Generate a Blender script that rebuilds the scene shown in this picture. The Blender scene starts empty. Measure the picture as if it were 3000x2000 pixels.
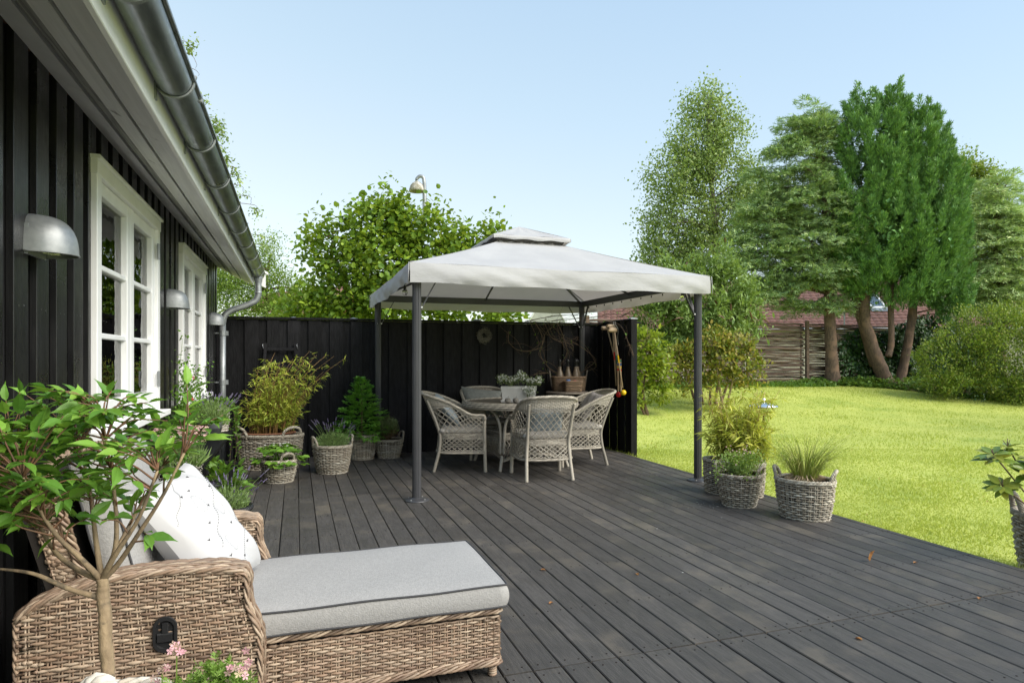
import bpy, math, random
import numpy as np
from mathutils import Vector, Matrix
random.seed(7); rng=np.random.default_rng(7)
SC=bpy.context.scene; COL=SC.collection
PI=math.pi; R=math.radians
# ------------------------------------------------ camera, sky, sun, exposure
YAW=R(18.58); CA,SA=math.cos(YAW),math.sin(YAW)
def site(r,d,z=0.0):
    """site survey axes (right, depth in metres) to world (x away from house wall, y along it)"""
    return Vector((r*CA+d*SA,-r*SA+d*CA,z))
cam=bpy.data.cameras.new('camera'); cam.lens=22.6; cam.sensor_width=36; cam.shift_y=0.01667
cam.clip_end=3000; cam.clip_start=.05
co=bpy.data.objects.new('camera',cam); COL.objects.link(co)
co.location=(0,0,1.31); co.rotation_euler=(R(90),0,-YAW); SC.camera=co
SUN_EL=R(40); SUN_AZ=math.atan2(0.68,-0.73)   # compass style: atan2(x,y) of the direction to the sun
w=bpy.data.worlds.new('World'); SC.world=w; w.use_nodes=True
nt=w.node_tree; nt.nodes.clear()
def nn(t,nt_=None,**k):
    n=(nt_ or nt).nodes.new(t)
    for a,b in k.items(): setattr(n,a,b)
    return n
sky=nn('ShaderNodeTexSky',sky_type='NISHITA',sun_disc=False,sun_elevation=SUN_EL,sun_rotation=SUN_AZ)
bg=nn('ShaderNodeBackground'); bg.inputs[1].default_value=.05; nt.links.new(sky.outputs[0],bg.inputs[0])
tc=nn('ShaderNodeTexCoord'); sp=nn('ShaderNodeSeparateXYZ'); nt.links.new(tc.outputs['Generated'],sp.inputs[0])
rp=nn('ShaderNodeValToRGB'); mx_=nn('ShaderNodeMath',operation='MULTIPLY_ADD'); nt.links.new(sp.outputs[0],mx_.inputs[0]); mx_.inputs[1].default_value=.19; nt.links.new(sp.outputs[2],mx_.inputs[2]); nt.links.new(mx_.outputs[0],rp.inputs[0])
el=rp.color_ramp.elements
el[0].position=0.0; el[0].color=(.47,.45,.40,1); el[1].position=1.0; el[1].color=(.19,.29,.42,1)
for p,c in ((.12,(.42,.44,.40,1)),(.26,(.365,.405,.405,1)),(.42,(.30,.375,.41,1)),(.62,(.24,.33,.41,1))):
    e=el.new(p); e.color=c
bg2=nn('ShaderNodeBackground'); bg2.inputs[1].default_value=.94; nt.links.new(rp.outputs[0],bg2.inputs[0])
ad=nn('ShaderNodeAddShader'); ou=nn('ShaderNodeOutputWorld')
nt.links.new(bg.outputs[0],ad.inputs[0]); nt.links.new(bg2.outputs[0],ad.inputs[1]); nt.links.new(ad.outputs[0],ou.inputs[0])
sl=bpy.data.lights.new('sun','SUN'); sl.energy=3.0; sl.angle=R(48); sl.color=(1,.93,.82)
so=bpy.data.objects.new('sun',sl); COL.objects.link(so); so.location=(6,-8,14)
dsun=Vector((math.sin(SUN_AZ)*math.cos(SUN_EL),math.cos(SUN_AZ)*math.cos(SUN_EL),math.sin(SUN_EL)))
so.rotation_euler=dsun.to_track_quat('Z','Y').to_euler()
vs=SC.view_settings; SC.display_settings.display_device='sRGB'
vs.view_transform='Standard'; vs.look='None'; vs.gamma=1; vs.exposure=0.80; vs.use_curve_mapping=False
SC.cycles.max_bounces=6; SC.cycles.transparent_max_bounces=8; SC.cycles.use_denoising=True
# ------------------------------------------------ mesh helpers
ORG={}
def V3(*a): return np.array(a,float)
class MB:
    def __init__(s): s.v=[]; s.f=[]; s.m=[]; s.n=0
    def add(s,V,F,mi=0):
        V=np.asarray(V,float).reshape(-1,3)
        s.v.append(V)
        if isinstance(F,np.ndarray): F=[F]
        elif len(F) and not isinstance(F[0],np.ndarray):
            d={}
            for f in F: d.setdefault(len(f),[]).append(f)
            F=[np.array(x) for x in d.values()]
        for a in F:
            if len(a): s.f.append(a+s.n); s.m.append(np.full(len(a),mi,np.int32))
        s.n+=len(V); return s
    def box(s,x0,x1,y0,y1,z0,z1,mi=0,M=None):
        V=np.array([(x,y,z) for z in (z0,z1) for y in (y0,y1) for x in (x0,x1)],float)
        if M is not None: V=V@np.asarray(M)[:3,:3].T+np.asarray(M)[:3,3]
        return s.add(V,np.array([(0,2,3,1),(4,5,7,6),(0,1,5,4),(2,6,7,3),(0,4,6,2),(1,3,7,5)]),mi)
    def bbox(s,x0,x1,y0,y1,z0,z1,b=.003,mi=0,M=None):
        """box with bevelled long edges (8-gon section prism along its longest axis)"""
        d=[x1-x0,y1-y0,z1-z0]; ax=int(np.argmax(d)); o=[i for i in range(3) if i!=ax]
        lo=[x0,y0,z0]; hi=[x1,y1,z1]
        a0,a1,b0,b1=lo[o[0]],hi[o[0]],lo[o[1]],hi[o[1]]
        sec=[(a0+b,b0),(a1-b,b0),(a1,b0+b),(a1,b1-b),(a1-b,b1),(a0+b,b1),(a0,b1-b),(a0,b0+b)]
        V=[]
        for e in (lo[ax],hi[ax]):
            for p,q in sec:
                c=[0,0,0]; c[ax]=e; c[o[0]]=p; c[o[1]]=q; V.append(c)
        V=np.array(V,float)
        if M is not None: V=V@np.asarray(M)[:3,:3].T+np.asarray(M)[:3,3]
        F=[(i,(i+1)%8,8+(i+1)%8,8+i) for i in range(8)]+[tuple(range(7,-1,-1)),tuple(range(8,16))]
        if ax==1: F=[f[::-1] for f in F]
        return s.add(V,F,mi)
    def tubes(s,P,r,n=6,up=None,mi=0,flat=(1,1),cap=True):
        """P (M,K,3) polylines; r scalar / (M,K); up (3,) or (M,K,3)"""
        P=np.asarray(P,float)
        if P.ndim==2: P=P[None]
        M,K,_=P.shape
        r=np.broadcast_to(np.asarray(r,float),(M,K)) if np.ndim(r)<2 else np.asarray(r,float)
        T=np.gradient(P,axis=1); T/=np.linalg.norm(T,axis=2,keepdims=True)+1e-12
        if up is None:
            t0=T.mean(1); U=np.where(np.abs(t0[:,2:3])>.8,np.array([[1.,0,0]]),np.array([[0,0,1.]]))[:,None,:]
            U=np.broadcast_to(U,P.shape)
        else: U=np.broadcast_to(np.asarray(up,float),P.shape)
        A=np.cross(T,U); A/=np.linalg.norm(A,axis=2,keepdims=True)+1e-12
        B=np.cross(A,T)
        an=np.arange(n)*2*PI/n+PI/4
        V=P[:,:,None,:]+r[:,:,None,None]*(flat[0]*np.cos(an)[None,None,:,None]*A[:,:,None,:]+flat[1]*np.sin(an)[None,None,:,None]*B[:,:,None,:])
        base=(np.arange(M)*K*n)[:,None,None]; k=np.arange(K-1)[None,:,None]*n; j=np.arange(n)[None,None,:]; j2=(j+1)%n
        F=np.stack([base+k+j,base+k+j2,base+k+n+j2,base+k+n+j],-1).reshape(-1,4)
        fs=[F]
        if cap:
            b=base[:,:,0]; jj=np.arange(n)[None,:]
            fs.append(b+jj[:,::-1]); fs.append(b+(K-1)*n+jj)
        return s.add(V.reshape(-1,3),fs,mi)
    def lathe(s,prof,n=24,c=(0,0,0),mi=0,flute=None,sx=1,sy=1,a0=0,a1=2*PI):
        prof=np.array(prof,float); full=abs(a1-a0-2*PI)<1e-6
        m=n if full else n+1
        an=a0+np.arange(m)*(a1-a0)/n
        k=np.ones(m)
        if flute: k=np.where(np.arange(m)%2==0,1,flute)
        X=prof[:,0][:,None]*np.cos(an)*k*sx+c[0]; Y=prof[:,0][:,None]*np.sin(an)*k*sy+c[1]
        Z=np.broadcast_to(prof[:,1][:,None]+c[2],X.shape)
        Vv=np.stack([X,Y,Z],-1).reshape(-1,3)
        K=len(prof); i=np.arange(K-1)[:,None]; j=np.arange(n)[None,:]; j2=(j+1)%m
        F=np.stack([i*m+j,i*m+j2,(i+1)*m+j2,(i+1)*m+j],-1).reshape(-1,4)
        return s.add(Vv,F,mi)
    def grid(s,P,mi=0,flip=False):
        P=np.asarray(P,float); a,b,_=P.shape
        i=np.arange(a-1)[:,None]; j=np.arange(b-1)[None,:]
        F=np.stack([i*b+j,i*b+j+1,(i+1)*b+j+1,(i+1)*b+j],-1).reshape(-1,4)
        if flip: F=F[:,::-1]
        return s.add(P.reshape(-1,3),F,mi)
    def inst(s,tv,tf,M,T,mi=0):
        tv=np.asarray(tv,float); N=len(T)
        if N==0: return s
        V=np.einsum('nij,vj->nvi',M,tv)+T[:,None,:]
        off=(np.arange(N)*len(tv))[:,None,None]
        fs=[(f[None]+off).reshape(-1,f.shape[1]) for f in (tf if isinstance(tf,list) else [tf])]
        return s.add(V.reshape(-1,3),fs,mi)
    def mesh(s,name,mats,smooth=False,off=(0,0,0)):
        me=bpy.data.meshes.new(name)
        V=(np.concatenate(s.v)-np.array(off)).astype(np.float32) if s.v else np.zeros((0,3),np.float32)
        me.vertices.add(len(V)); me.vertices.foreach_set('co',V.ravel())
        tot=np.concatenate([np.full(len(a),a.shape[1],np.int32) for a in s.f])
        lv=np.concatenate([a.ravel() for a in s.f]).astype(np.int32)
        me.loops.add(len(lv)); me.loops.foreach_set('vertex_index',lv)
        me.polygons.add(len(tot))
        st=np.concatenate([[0],np.cumsum(tot)[:-1]]).astype(np.int32)
        me.polygons.foreach_set('loop_start',st); me.polygons.foreach_set('loop_total',tot)
        me.polygons.foreach_set('material_index',np.concatenate(s.m))
        me.polygons.foreach_set('use_smooth',np.full(len(tot),smooth))
        for m in (mats if isinstance(mats,(list,tuple)) else [mats]): me.materials.append(m)
        me.update(calc_edges=True); return me
    def build(s,name,mats,parent=None,smooth=False,kind=None,label=None,cat=None,group=None,loc=None,stuff=False):
        org=V3(*ORG[parent.name]) if parent is not None and parent.name in ORG else V3(0,0,0)
        if parent is None: org=V3(*(loc or (0,0,0)))
        o=bpy.data.objects.new(name,s.mesh(name,mats,smooth,org)); COL.objects.link(o)
        if parent is not None: o.parent=parent; ORG[o.name]=tuple(org)
        else: o.location=org; ORG[o.name]=tuple(org)
        if stuff: kind='stuff'
        tag(o,label,cat,group,kind); return o
def tag(o,label=None,cat=None,group=None,kind=None):
    if label: o['label']=label
    if cat: o['category']=cat
    if group: o['group']=group
    if kind: o['kind']=kind
    return o
def thing(name,loc,label,cat,group=None,kind=None):
    o=bpy.data.objects.new(name,None); o.empty_display_size=.1; COL.objects.link(o); o.location=loc
    ORG[o.name]=tuple(loc); return tag(o,label,cat,group,kind)
def place(name,mesh,M,parent):
    """a part that shares its mesh; M world matrix"""
    o=bpy.data.objects.new(name,mesh); COL.objects.link(o); o.parent=parent
    o.matrix_local=Matrix.Translation(-Vector(ORG[parent.name]))@M
    return o
KIDS={}
def dup(root,loc,rz=None,label=None,scale=None):
    def rec(o,par):
        c=o.copy(); COL.objects.link(c)
        if par: c.parent=par
        for k in list(o.children): rec(k,c)
        return c
    r=rec(root,None); r.location=loc
    if rz is not None: r.rotation_euler=(0,0,rz)
    if scale: r.scale=(scale,)*3
    if label: r['label']=label
    return r
def frames(d,n):
    """columns (side, dir, normal) from directions d (N,3) and normals n (N,3)"""
    d=d/(np.linalg.norm(d,axis=1,keepdims=True)+1e-9)
    s=np.cross(d,n); s/=np.linalg.norm(s,axis=1,keepdims=True)+1e-9
    u=np.cross(s,d); return np.stack([s,d,u],-1)
def runit(N):
    v=rng.normal(size=(N,3)); return v/np.linalg.norm(v,axis=1,keepdims=True)
# leaf templates: width along x, length along y, up z
LEAF=(np.array([(0,0,0),(-.3,.42,.07),(0,.45,-.02),(.3,.42,.07),(0,1,-.12)]),np.array([(0,2,1),(0,3,2),(1,2,4),(2,3,4)]))
ROUND=(np.array([(0,0,0),(-.42,.3,.06),(.42,.3,.06),(-.36,.75,.04),(.36,.75,.04),(0,1.05,-.1),(0,.5,-.04)]),np.array([(0,6,1),(0,2,6),(1,6,3),(2,4,6),(3,6,5),(6,4,5)]))
LONG=(np.array([(0,0,0),(-.17,.25,.05),(0,.25,0),(.17,.25,.05),(-.2,.5,.02),(0,.52,-.03),(.2,.5,.02),(-.12,.78,-.06),(0,.78,-.1),(.12,.78,-.06),(0,1,-.24)]),
      [np.array([(1,2,5,4),(2,3,6,5),(4,5,8,7),(5,6,9,8)]),np.array([(0,2,1),(0,3,2),(7,8,10),(8,9,10)])])
SMALL=(np.array([(0,0,0),(-.35,.5,.08),(.35,.5,.08),(0,1,-.05)]),np.array([(0,2,1),(1,2,3)]))
BLADE=(np.array([(-.05,0,0),(.05,0,0),(-.07,.4,.0),(.07,.4,.0),(0,1,-.12)]),[np.array([(0,1,3,2)]),np.array([(2,3,4)])])
def _spray():
    V=[];F=[]
    for i,(a,l,y) in enumerate([(0,1,.0),(.75,.6,.1),(-.75,.6,.15),(.6,.5,.4),(-.6,.5,.45),(.35,.35,.6)]):
        k=len(V); dx,dy=math.sin(a)*l,math.cos(a)*l; px,py=-math.cos(a)*.085,math.sin(a)*.085
        V+=[(-px,y-py+.0,0),(dx*.6+px,y+dy*.6+py,.04),(dx*.6-px,y+dy*.6-py,.04),(dx,y+dy,-.03*abs(a))]
        V[k]=(0,y,0); F+=[(k,k+2,k+1),(k+1,k+2,k+3)]
    return np.array(V,float),np.array(F)
SPRAY=_spray()
def clumps(blobs,Z,dep,n,shell=.55):
    """random clump centres on the outer part of ellipsoids given in site axes; returns pos (world) & outward dir"""
    vol=np.array([b[2]*b[3] for b in blobs]); idx=rng.choice(len(blobs),n,p=vol/vol.sum())
    B=np.array(blobs)[idx]; u=runit(n); rad=(shell+(1-shell)*rng.random(n)**.7)[:,None]
    loc=np.stack([B[:,0]+u[:,0]*B[:,2]*rad[:,0],Z+u[:,1]*B[:,2]*dep*rad[:,0],B[:,1]+u[:,2]*B[:,3]*rad[:,0]],-1)
    P=np.stack([loc[:,0]*CA+loc[:,1]*SA,-loc[:,0]*SA+loc[:,1]*CA,loc[:,2]],-1)
    D=np.stack([u[:,0]*CA+u[:,1]*SA,-u[:,0]*SA+u[:,1]*CA,u[:,2]],-1)
    return P,D
def leaves_on(P,D,per,rc,size,tpl,mb,dirbias=.6,up=.3,norm_up=.8,mi=0,sv=.35,flat=1.0,droop=0.0,mis=None):
    N=len(P)*per; c=np.repeat(P,per,0); d0=np.repeat(D,per,0)
    o=rng.normal(size=(N,3))*rc*.5; o[:,2]*=flat
    T=c+o
    d=runit(N)*(1-dirbias)+d0*dirbias+np.array([0,0,up-droop])
    n=runit(N)*(1-norm_up)+np.array([0,0,norm_up])+d0*.25
    M=frames(d,n)*(size*(1+sv*(rng.random(N)*2-1)))[:,None,None]
    mb.inst(tpl[0],tpl[1],M,T,mi)
    return M,T
# ------------------------------------------------ materials
def rgb(h): 
    h=h.lstrip('#'); c=[int(h[i:i+2],16)/255 for i in (0,2,4)]
    return tuple((x/12.92 if x<=.04045 else ((x+.055)/1.055)**2.4) for x in c)+(1,)
def mat(name,c,c2=None,rough=.6,metal=0,ns=5,st=(1,1,1),c3=None,s3=1.5,t3=(.5,.65),isl=None,bump=0,bs=60,bst=(1,1,1),trans=0,spec=.5,isv=.0,coat=0,tint=None,lo=.35,hi=.65,rv=0):
    """c/c2 mixed by noise; c3 patches; isl: list of colours picked per loose piece; isv value jitter per piece"""
    m=bpy.data.materials.new(name); m.use_nodes=True; t=m.node_tree; t.nodes.clear(); L=t.links.new
    N=lambda k,**a: nn(k,t,**a)
    out=N('ShaderNodeOutputMaterial'); b=N('ShaderNodeBsdfPrincipled')
    b.inputs['Roughness'].default_value=rough; b.inputs['Metallic'].default_value=metal; b.inputs['Specular IOR Level'].default_value=spec
    b.inputs['Coat Weight'].default_value=coat; b.inputs['Coat Roughness'].default_value=.25
    tc=N('ShaderNodeTexCoord'); oi=N('ShaderNodeObjectInfo'); geo=N('ShaderNodeNewGeometry')
    mul=N('ShaderNodeVectorMath',operation='SCALE'); mul.inputs[3].default_value=37.0
    cb=N('ShaderNodeCombineXYZ'); 
    for i in range(3): L(oi.outputs['Random'],cb.inputs[i])
    L(cb.outputs[0],mul.inputs[0])
    va=N('ShaderNodeVectorMath',operation='ADD'); L(tc.outputs['Object'],va.inputs[0]); L(mul.outputs[0],va.inputs[1])
    def noise(scale,stretch,det=5):
        mp=N('ShaderNodeMapping'); mp.inputs['Scale'].default_value=stretch; L(va.outputs[0],mp.inputs[0])
        n=N('ShaderNodeTexNoise'); n.inputs['Scale'].default_value=scale; n.inputs['Detail'].default_value=det; n.inputs['Roughness'].default_value=.6
        L(mp.outputs[0],n.inputs[0]); return n.outputs[0]
    def mr(src,a,bb,lo_=0,hi_=1):
        r=N('ShaderNodeMapRange',interpolation_type='SMOOTHSTEP'); r.inputs[1].default_value=a; r.inputs[2].default_value=bb; r.inputs[3].default_value=lo_; r.inputs[4].default_value=hi_
        L(src,r.inputs[0]); return r.outputs[0]
    def mix(f,A,B):
        x=N('ShaderNodeMix',data_type='RGBA'); 
        if hasattr(f,'name') and not isinstance(f,float): L(f,x.inputs[0])
        else: x.inputs[0].default_value=f
        for s,v in ((6,A),(7,B)):
            if isinstance(v,(tuple,list)): x.inputs[s].default_value=v
            else: L(v,x.inputs[s])
        return x.outputs[2]
    col=c
    rnd=N('ShaderNodeMath',operation='ADD'); L(geo.outputs['Random Per Island'],rnd.inputs[0]); L(oi.outputs['Random'],rnd.inputs[1])
    fr=N('ShaderNodeMath',operation='FRACT'); L(rnd.outputs[0],fr.inputs[0])
    if isl:
        cr=N('ShaderNodeValToRGB'); e=cr.color_ramp.elements; k=len(isl)
        while len(e)<k: e.new(.5)
        for i,cc in enumerate(isl): e[i].position=i/(k-1); e[i].color=cc
        L(fr.outputs[0],cr.inputs[0]); col=cr.outputs[0]
    if c2: 
        n1=noise(ns,st); col=mix(mr(n1,lo,hi),col,c2)
    if c3: col=mix(mr(noise(s3,(1,1,1),6),t3[0],t3[1]),col,c3)
    if isv:
        hs=N('ShaderNodeHueSaturation'); wn=N('ShaderNodeMath',operation='MULTIPLY_ADD'); wn2=N('ShaderNodeTexWhiteNoise',noise_dimensions='1D')
        L(fr.outputs[0],wn2.inputs['W']); L(wn2.outputs[0],wn.inputs[0]); wn.inputs[1].default_value=isv*2; wn.inputs[2].default_value=1-isv
        L(wn.outputs[0],hs.inputs['Value'])
        if isinstance(col,tuple): hs.inputs['Color'].default_value=col
        else: L(col,hs.inputs['Color'])
        col=hs.outputs[0]
    if isinstance(col,tuple): b.inputs['Base Color'].default_value=col
    else: L(col,b.inputs['Base Color'])
    if rv: L(mr(noise(3,(1,1,1),5),.3,.7,max(0,rough-rv),min(1,rough+rv)),b.inputs['Roughness'])
    if bump:
        bm=N('ShaderNodeBump'); bm.inputs['Strength'].default_value=bump; bm.inputs['Distance'].default_value=.004
        L(noise(bs,bst,4),bm.inputs['Height']); L(bm.outputs[0],b.inputs['Normal'])
    sh=b.outputs[0]
    if trans:
        tr=N('ShaderNodeBsdfTranslucent'); ms=N('ShaderNodeMixShader'); ms.inputs[0].default_value=trans
        tcol=col
        if tint: tcol=mix(.6,col,tint)
        if isinstance(tcol,tuple): tr.inputs[0].default_value=tcol
        else: L(tcol,tr.inputs[0])
        L(sh,ms.inputs[1]); L(tr.outputs[0],ms.inputs[2]); sh=ms.outputs[0]
    L(sh,out.inputs[0]); return m
def g(v,a=1): return (v,v,v,1)
M={}
M['deck']=mat('deck_stain',(.080,.074,.068,1),(.056,.052,.048,1),spec=.35,rough=.5,ns=9,st=(9,.7,1),c3=(.120,.105,.085,1),s3=3.2,t3=(.50,.76),isv=.18,bump=.7,bs=22,bst=(14,.6,1),rv=.12)
M['nail']=mat('rusty_nail',(.03,.022,.018,1),rough=.6,metal=.4)
M['cladding']=mat('black_paint_gloss',(.014,.014,.0145,1),(.009,.009,.0095,1),rough=.34,ns=8,st=(3,3,.5),isv=.12,bump=.25,bs=30,bst=(3,3,.25),rv=.12,c3=(.035,.037,.035,1),s3=7,t3=(.68,.74))
M['wallback']=mat('black_board',(.007,.007,.008,1),rough=.7,bump=.2,bs=30)
M['fence']=mat('black_tar_wood',(.006,.006,.007,1),(.012,.012,.0135,1),rough=.62,spec=.15,ns=30,st=(1.5,1.5,.25),isv=.35,bump=.9,bs=90,bst=(1,1,.15),c3=(.05,.055,.06,1),s3=9,t3=(.70,.80))
M['white']=mat('white_gloss_paint',(.88,.88,.88,1),(.83,.83,.82,1),rough=.38,ns=6,bump=.12,bs=25,bst=(1,1,.4))
M['eave']=mat('old_white_paint',(.9,.9,.87,1),(.8,.8,.77,1),rough=.6,ns=6,st=(5,.4,5),c3=(.22,.21,.19,1),s3=5,t3=(.66,.72),bump=.4,bs=30,bst=(6,.4,6))
M['weathered']=mat('weathered_board',(.20,.20,.19,1),(.42,.42,.39,1),rough=.75,ns=5,st=(14,.7,14),bump=.8,bs=20,bst=(8,.4,8))
M['soffit']=mat('grey_soffit',(.72,.72,.72,1),(.65,.65,.65,1),rough=.7,ns=4,bump=.2,bs=60)
M['zinc']=mat('zinc_gutter',(.30,.33,.35,1),(.20,.225,.24,1),rough=.36,metal=.85,ns=6,st=(3,.6,3),rv=.1,c3=(.42,.45,.46,1),s3=9,t3=(.6,.75))
M['zincdull']=mat('dull_zinc',(.36,.38,.39,1),(.27,.29,.30,1),rough=.5,metal=.6,ns=9)
M['galv']=mat('galvanised_lamp',(.34,.355,.36,1),(.24,.255,.26,1),rough=.48,metal=.5,ns=14,c3=(.19,.19,.18,1),s3=24,t3=(.66,.76),rv=.08)
M['darkmetal']=mat('charcoal_powder_coat',(.070,.071,.076,1),(.055,.056,.060,1),rough=.42,ns=5,st=(1,1,.3),metal=.3)
M['blackmetal']=mat('black_metal',(.018,.018,.019,1),rough=.4)
M['hinge']=mat('steel_hinge',(.28,.29,.30,1),rough=.4,metal=.7)
M['canopy']=mat('grey_canopy_fabric',(.52,.52,.52,1),(.48,.48,.485,1),rough=.8,ns=3,bump=.9,bs=13,bst=(1,1,2.5),trans=.22,tint=(.62,.52,.42,1))
M['net']=mat('dark_net',(.09,.085,.085,1),rough=.9)
M['screw']=mat('pale_screw',(.55,.55,.55,1),rough=.4,metal=.5)
def glass_mat():
    m=bpy.data.materials.new('window_glass'); m.use_nodes=True; t=m.node_tree; t.nodes.clear(); L=t.links.new
    o=nn('ShaderNodeOutputMaterial',t); a=nn('ShaderNodeBsdfTransparent',t); b=nn('ShaderNodeBsdfGlossy',t); b.inputs['Roughness'].default_value=.01
    a.inputs[0].default_value=(.86,.9,.88,1)
    fr=nn('ShaderNodeFresnel',t); fr.inputs[0].default_value=2.1; nz=nn('ShaderNodeTexNoise',t); nz.inputs['Scale'].default_value=2.2
    bp=nn('ShaderNodeBump',t); bp.inputs['Strength'].default_value=.06; bp.inputs['Distance'].default_value=.05; L(nz.outputs[0],bp.inputs['Height']); L(bp.outputs[0],b.inputs['Normal'])
    mx=nn('ShaderNodeMixShader',t); L(fr.outputs[0],mx.inputs[0]); L(a.outputs[0],mx.inputs[1]); L(b.outputs[0],mx.inputs[2]); L(mx.outputs[0],o.inputs[0]); return m
M['glass']=glass_mat()
def clear_glass(name,col=(.95,.95,.95,1)):
    m=bpy.data.materials.new(name); m.use_nodes=True; b=m.node_tree.nodes['Principled BSDF']
    b.inputs['Base Color'].default_value=col; b.inputs['Transmission Weight'].default_value=1; b.inputs['Roughness'].default_value=.02; b.inputs['IOR'].default_value=1.45
    return m
M['bulb']=clear_glass('bulb_glass')
M['curtain']=mat('white_curtain',(.75,.74,.70,1),rough=.9,trans=.3)
M['room']=mat('room_plaster',(.35,.34,.32,1),rough=.9)
M['soil']=mat('potting_soil',(.03,.022,.016,1),(.06,.045,.03,1),rough=.95,ns=40,bump=1,bs=80)
M['bark']=mat('brown_bark',(.16,.105,.072,1),(.075,.05,.036,1),rough=.85,ns=12,st=(3,3,.5),bump=1.0,bs=18,bst=(3,3,.4),c3=(.21,.13,.085,1),s3=3)
M['barkgrey']=mat('grey_green_bark',(.38,.28,.17,1),(.22,.16,.10,1),rough=.85,ns=14,st=(2,2,.6),bump=1,bs=45,bst=(1,1,.5),c3=(.14,.11,.075,1),s3=26,t3=(.52,.66))
M['birchbark']=mat('birch_bark',(.33,.29,.23,1),(.08,.06,.05,1),rough=.8,ns=9,st=(1,1,3))
M['twig']=mat('brown_twig',(.17,.115,.07,1),(.10,.065,.04,1),rough=.8,ns=30)
def leafm(name,cols,trans=.38,rough=.45,tint=(.30,.42,.03,1),isv=.2,spec=.35): return mat(name,cols[0],isl=cols,rough=rough,trans=trans,tint=tint,isv=isv,spec=spec)
M['L_hazel']=leafm('hazel_leaf',[(.07,.15,.02,1),(.13,.24,.025,1),(.22,.36,.035,1),(.34,.46,.05,1)],tint=(.42,.50,.03,1))
M['L_shrub']=leafm('shrub_leaf',[(0.143,0.243,0.051,1),(0.229,0.343,0.072,1),(0.315,0.415,0.100,1)])
M['L_birch']=leafm('birch_leaf',[(0.176,0.269,0.083,1),(0.269,0.372,0.114,1),(0.414,0.497,0.166,1)],trans=.3)
M['L_conA']=leafm('blue_green_conifer',[(0.208,0.338,0.156,1),(0.338,0.494,0.195,1),(0.520,0.611,0.247,1),(0.260,0.429,0.221,1)],trans=.12,isv=.25)
M['L_conB']=leafm('dense_green_conifer',[(0.066,0.162,0.048,1),(0.120,0.264,0.066,1),(0.228,0.408,0.096,1),(0.084,0.216,0.066,1)],trans=.10,isv=.25)
M['L_conC']=leafm('pale_conifer',[(0.340,0.483,0.212,1),(0.512,0.651,0.284,1),(0.651,0.710,0.312,1)],trans=.12,isv=.25)
M['L_dead']=leafm('brown_needles',[(.12,.06,.03,1),(.16,.085,.04,1)],trans=.1)
M['L_hedge']=leafm('hedge_leaf',[(0.095,0.162,0.034,1),(0.176,0.270,0.041,1),(0.297,0.392,0.061,1),(0.338,0.324,0.095,1)],trans=.3,isv=.25)
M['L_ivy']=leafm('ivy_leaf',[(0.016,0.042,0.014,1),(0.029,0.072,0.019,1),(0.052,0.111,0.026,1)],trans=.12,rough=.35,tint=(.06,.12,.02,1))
M['L_ground']=leafm('ground_ivy_leaf',[(0.065,0.143,0.026,1),(0.117,0.221,0.039,1),(0.195,0.312,0.052,1)],trans=.25)
M['L_budd']=leafm('buddleia_leaf',[(0.172,0.273,0.086,1),(0.259,0.374,0.115,1),(0.359,0.475,0.159,1)],trans=.3)
M['L_rhodo']=leafm('yellow_green_leaf',[(.16,.24,.025,1),(.30,.38,.04,1),(.42,.44,.06,1)],trans=.35)
M['L_azalea']=leafm('orange_tipped_leaf',[(.12,.19,.04,1),(.30,.32,.06,1),(.42,.30,.06,1),(.2,.27,.06,1)],trans=.3)
M['L_cherry']=leafm('cherry_leaf',[(0.083,0.211,0.033,1),(0.129,0.285,0.041,1),(0.184,0.366,0.052,1),(0.275,0.477,0.065,1)],trans=.34,rough=.4,tint=(.22,.36,.03,1),isv=.15)
M['L_bamboo']=leafm('bamboo_leaf',[(0.323,0.457,0.067,1),(0.484,0.605,0.081,1),(0.699,0.699,0.121,1),(0.215,0.363,0.047,1)],trans=.35,tint=(.5,.5,.05,1))
M['L_bamboo2']=leafm('yellow_bamboo_leaf',[(0.391,0.460,0.057,1),(0.575,0.598,0.081,1),(0.667,0.632,0.138,1),(0.276,0.368,0.046,1)],trans=.4,tint=(.55,.6,.05,1))
M['culm']=mat('bamboo_culm',(.34,.20,.06,1),(.22,.13,.05,1),rough=.5,ns=20)
M['L_thuja']=leafm('thuja_leaf',[(0.110,0.302,0.041,1),(0.193,0.440,0.055,1),(0.275,0.550,0.083,1)],trans=.2)
M['L_pine']=leafm('pine_needle',[(0.090,0.153,0.054,1),(0.162,0.216,0.090,1),(0.234,0.270,0.108,1)],trans=.1)
M['L_straw']=leafm('strawberry_leaf',[(0.096,0.228,0.030,1),(0.156,0.324,0.036,1),(0.240,0.432,0.054,1)],trans=.3)
M['L_lav']=leafm('lavender_leaf',[(0.154,0.242,0.088,1),(0.220,0.330,0.110,1),(0.286,0.396,0.132,1)],trans=.25)
M['F_lav']=leafm('lavender_flower',[(0.112,0.096,0.192,1),(0.176,0.144,0.272,1),(0.160,0.144,0.160,1)],trans=.1)
M['F_pink']=leafm('pink_petal',[(.75,.38,.45,1),(.80,.52,.55,1),(.72,.60,.38,1)],trans=.3,tint=(.8,.5,.5,1))
M['F_white']=leafm('white_petal',[(.80,.80,.74,1),(.85,.85,.80,1)],trans=.3,tint=(.8,.8,.7,1),isv=.08)
M['F_red']=mat('red_flower',(.45,.02,.04,1),rough=.6)
M['L_grass']=leafm('ornamental_grass',[(.24,.34,.05,1),(.36,.42,.08,1),(.50,.46,.16,1)],trans=.35)
M['L_lawn']=leafm('lawn_blade',[(0.325,0.416,0.072,1),(0.429,0.520,0.085,1),(0.533,0.585,0.130,1),(0.377,0.455,0.085,1)],trans=.35,isv=.09,tint=(.52,.54,.07,1))
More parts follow.
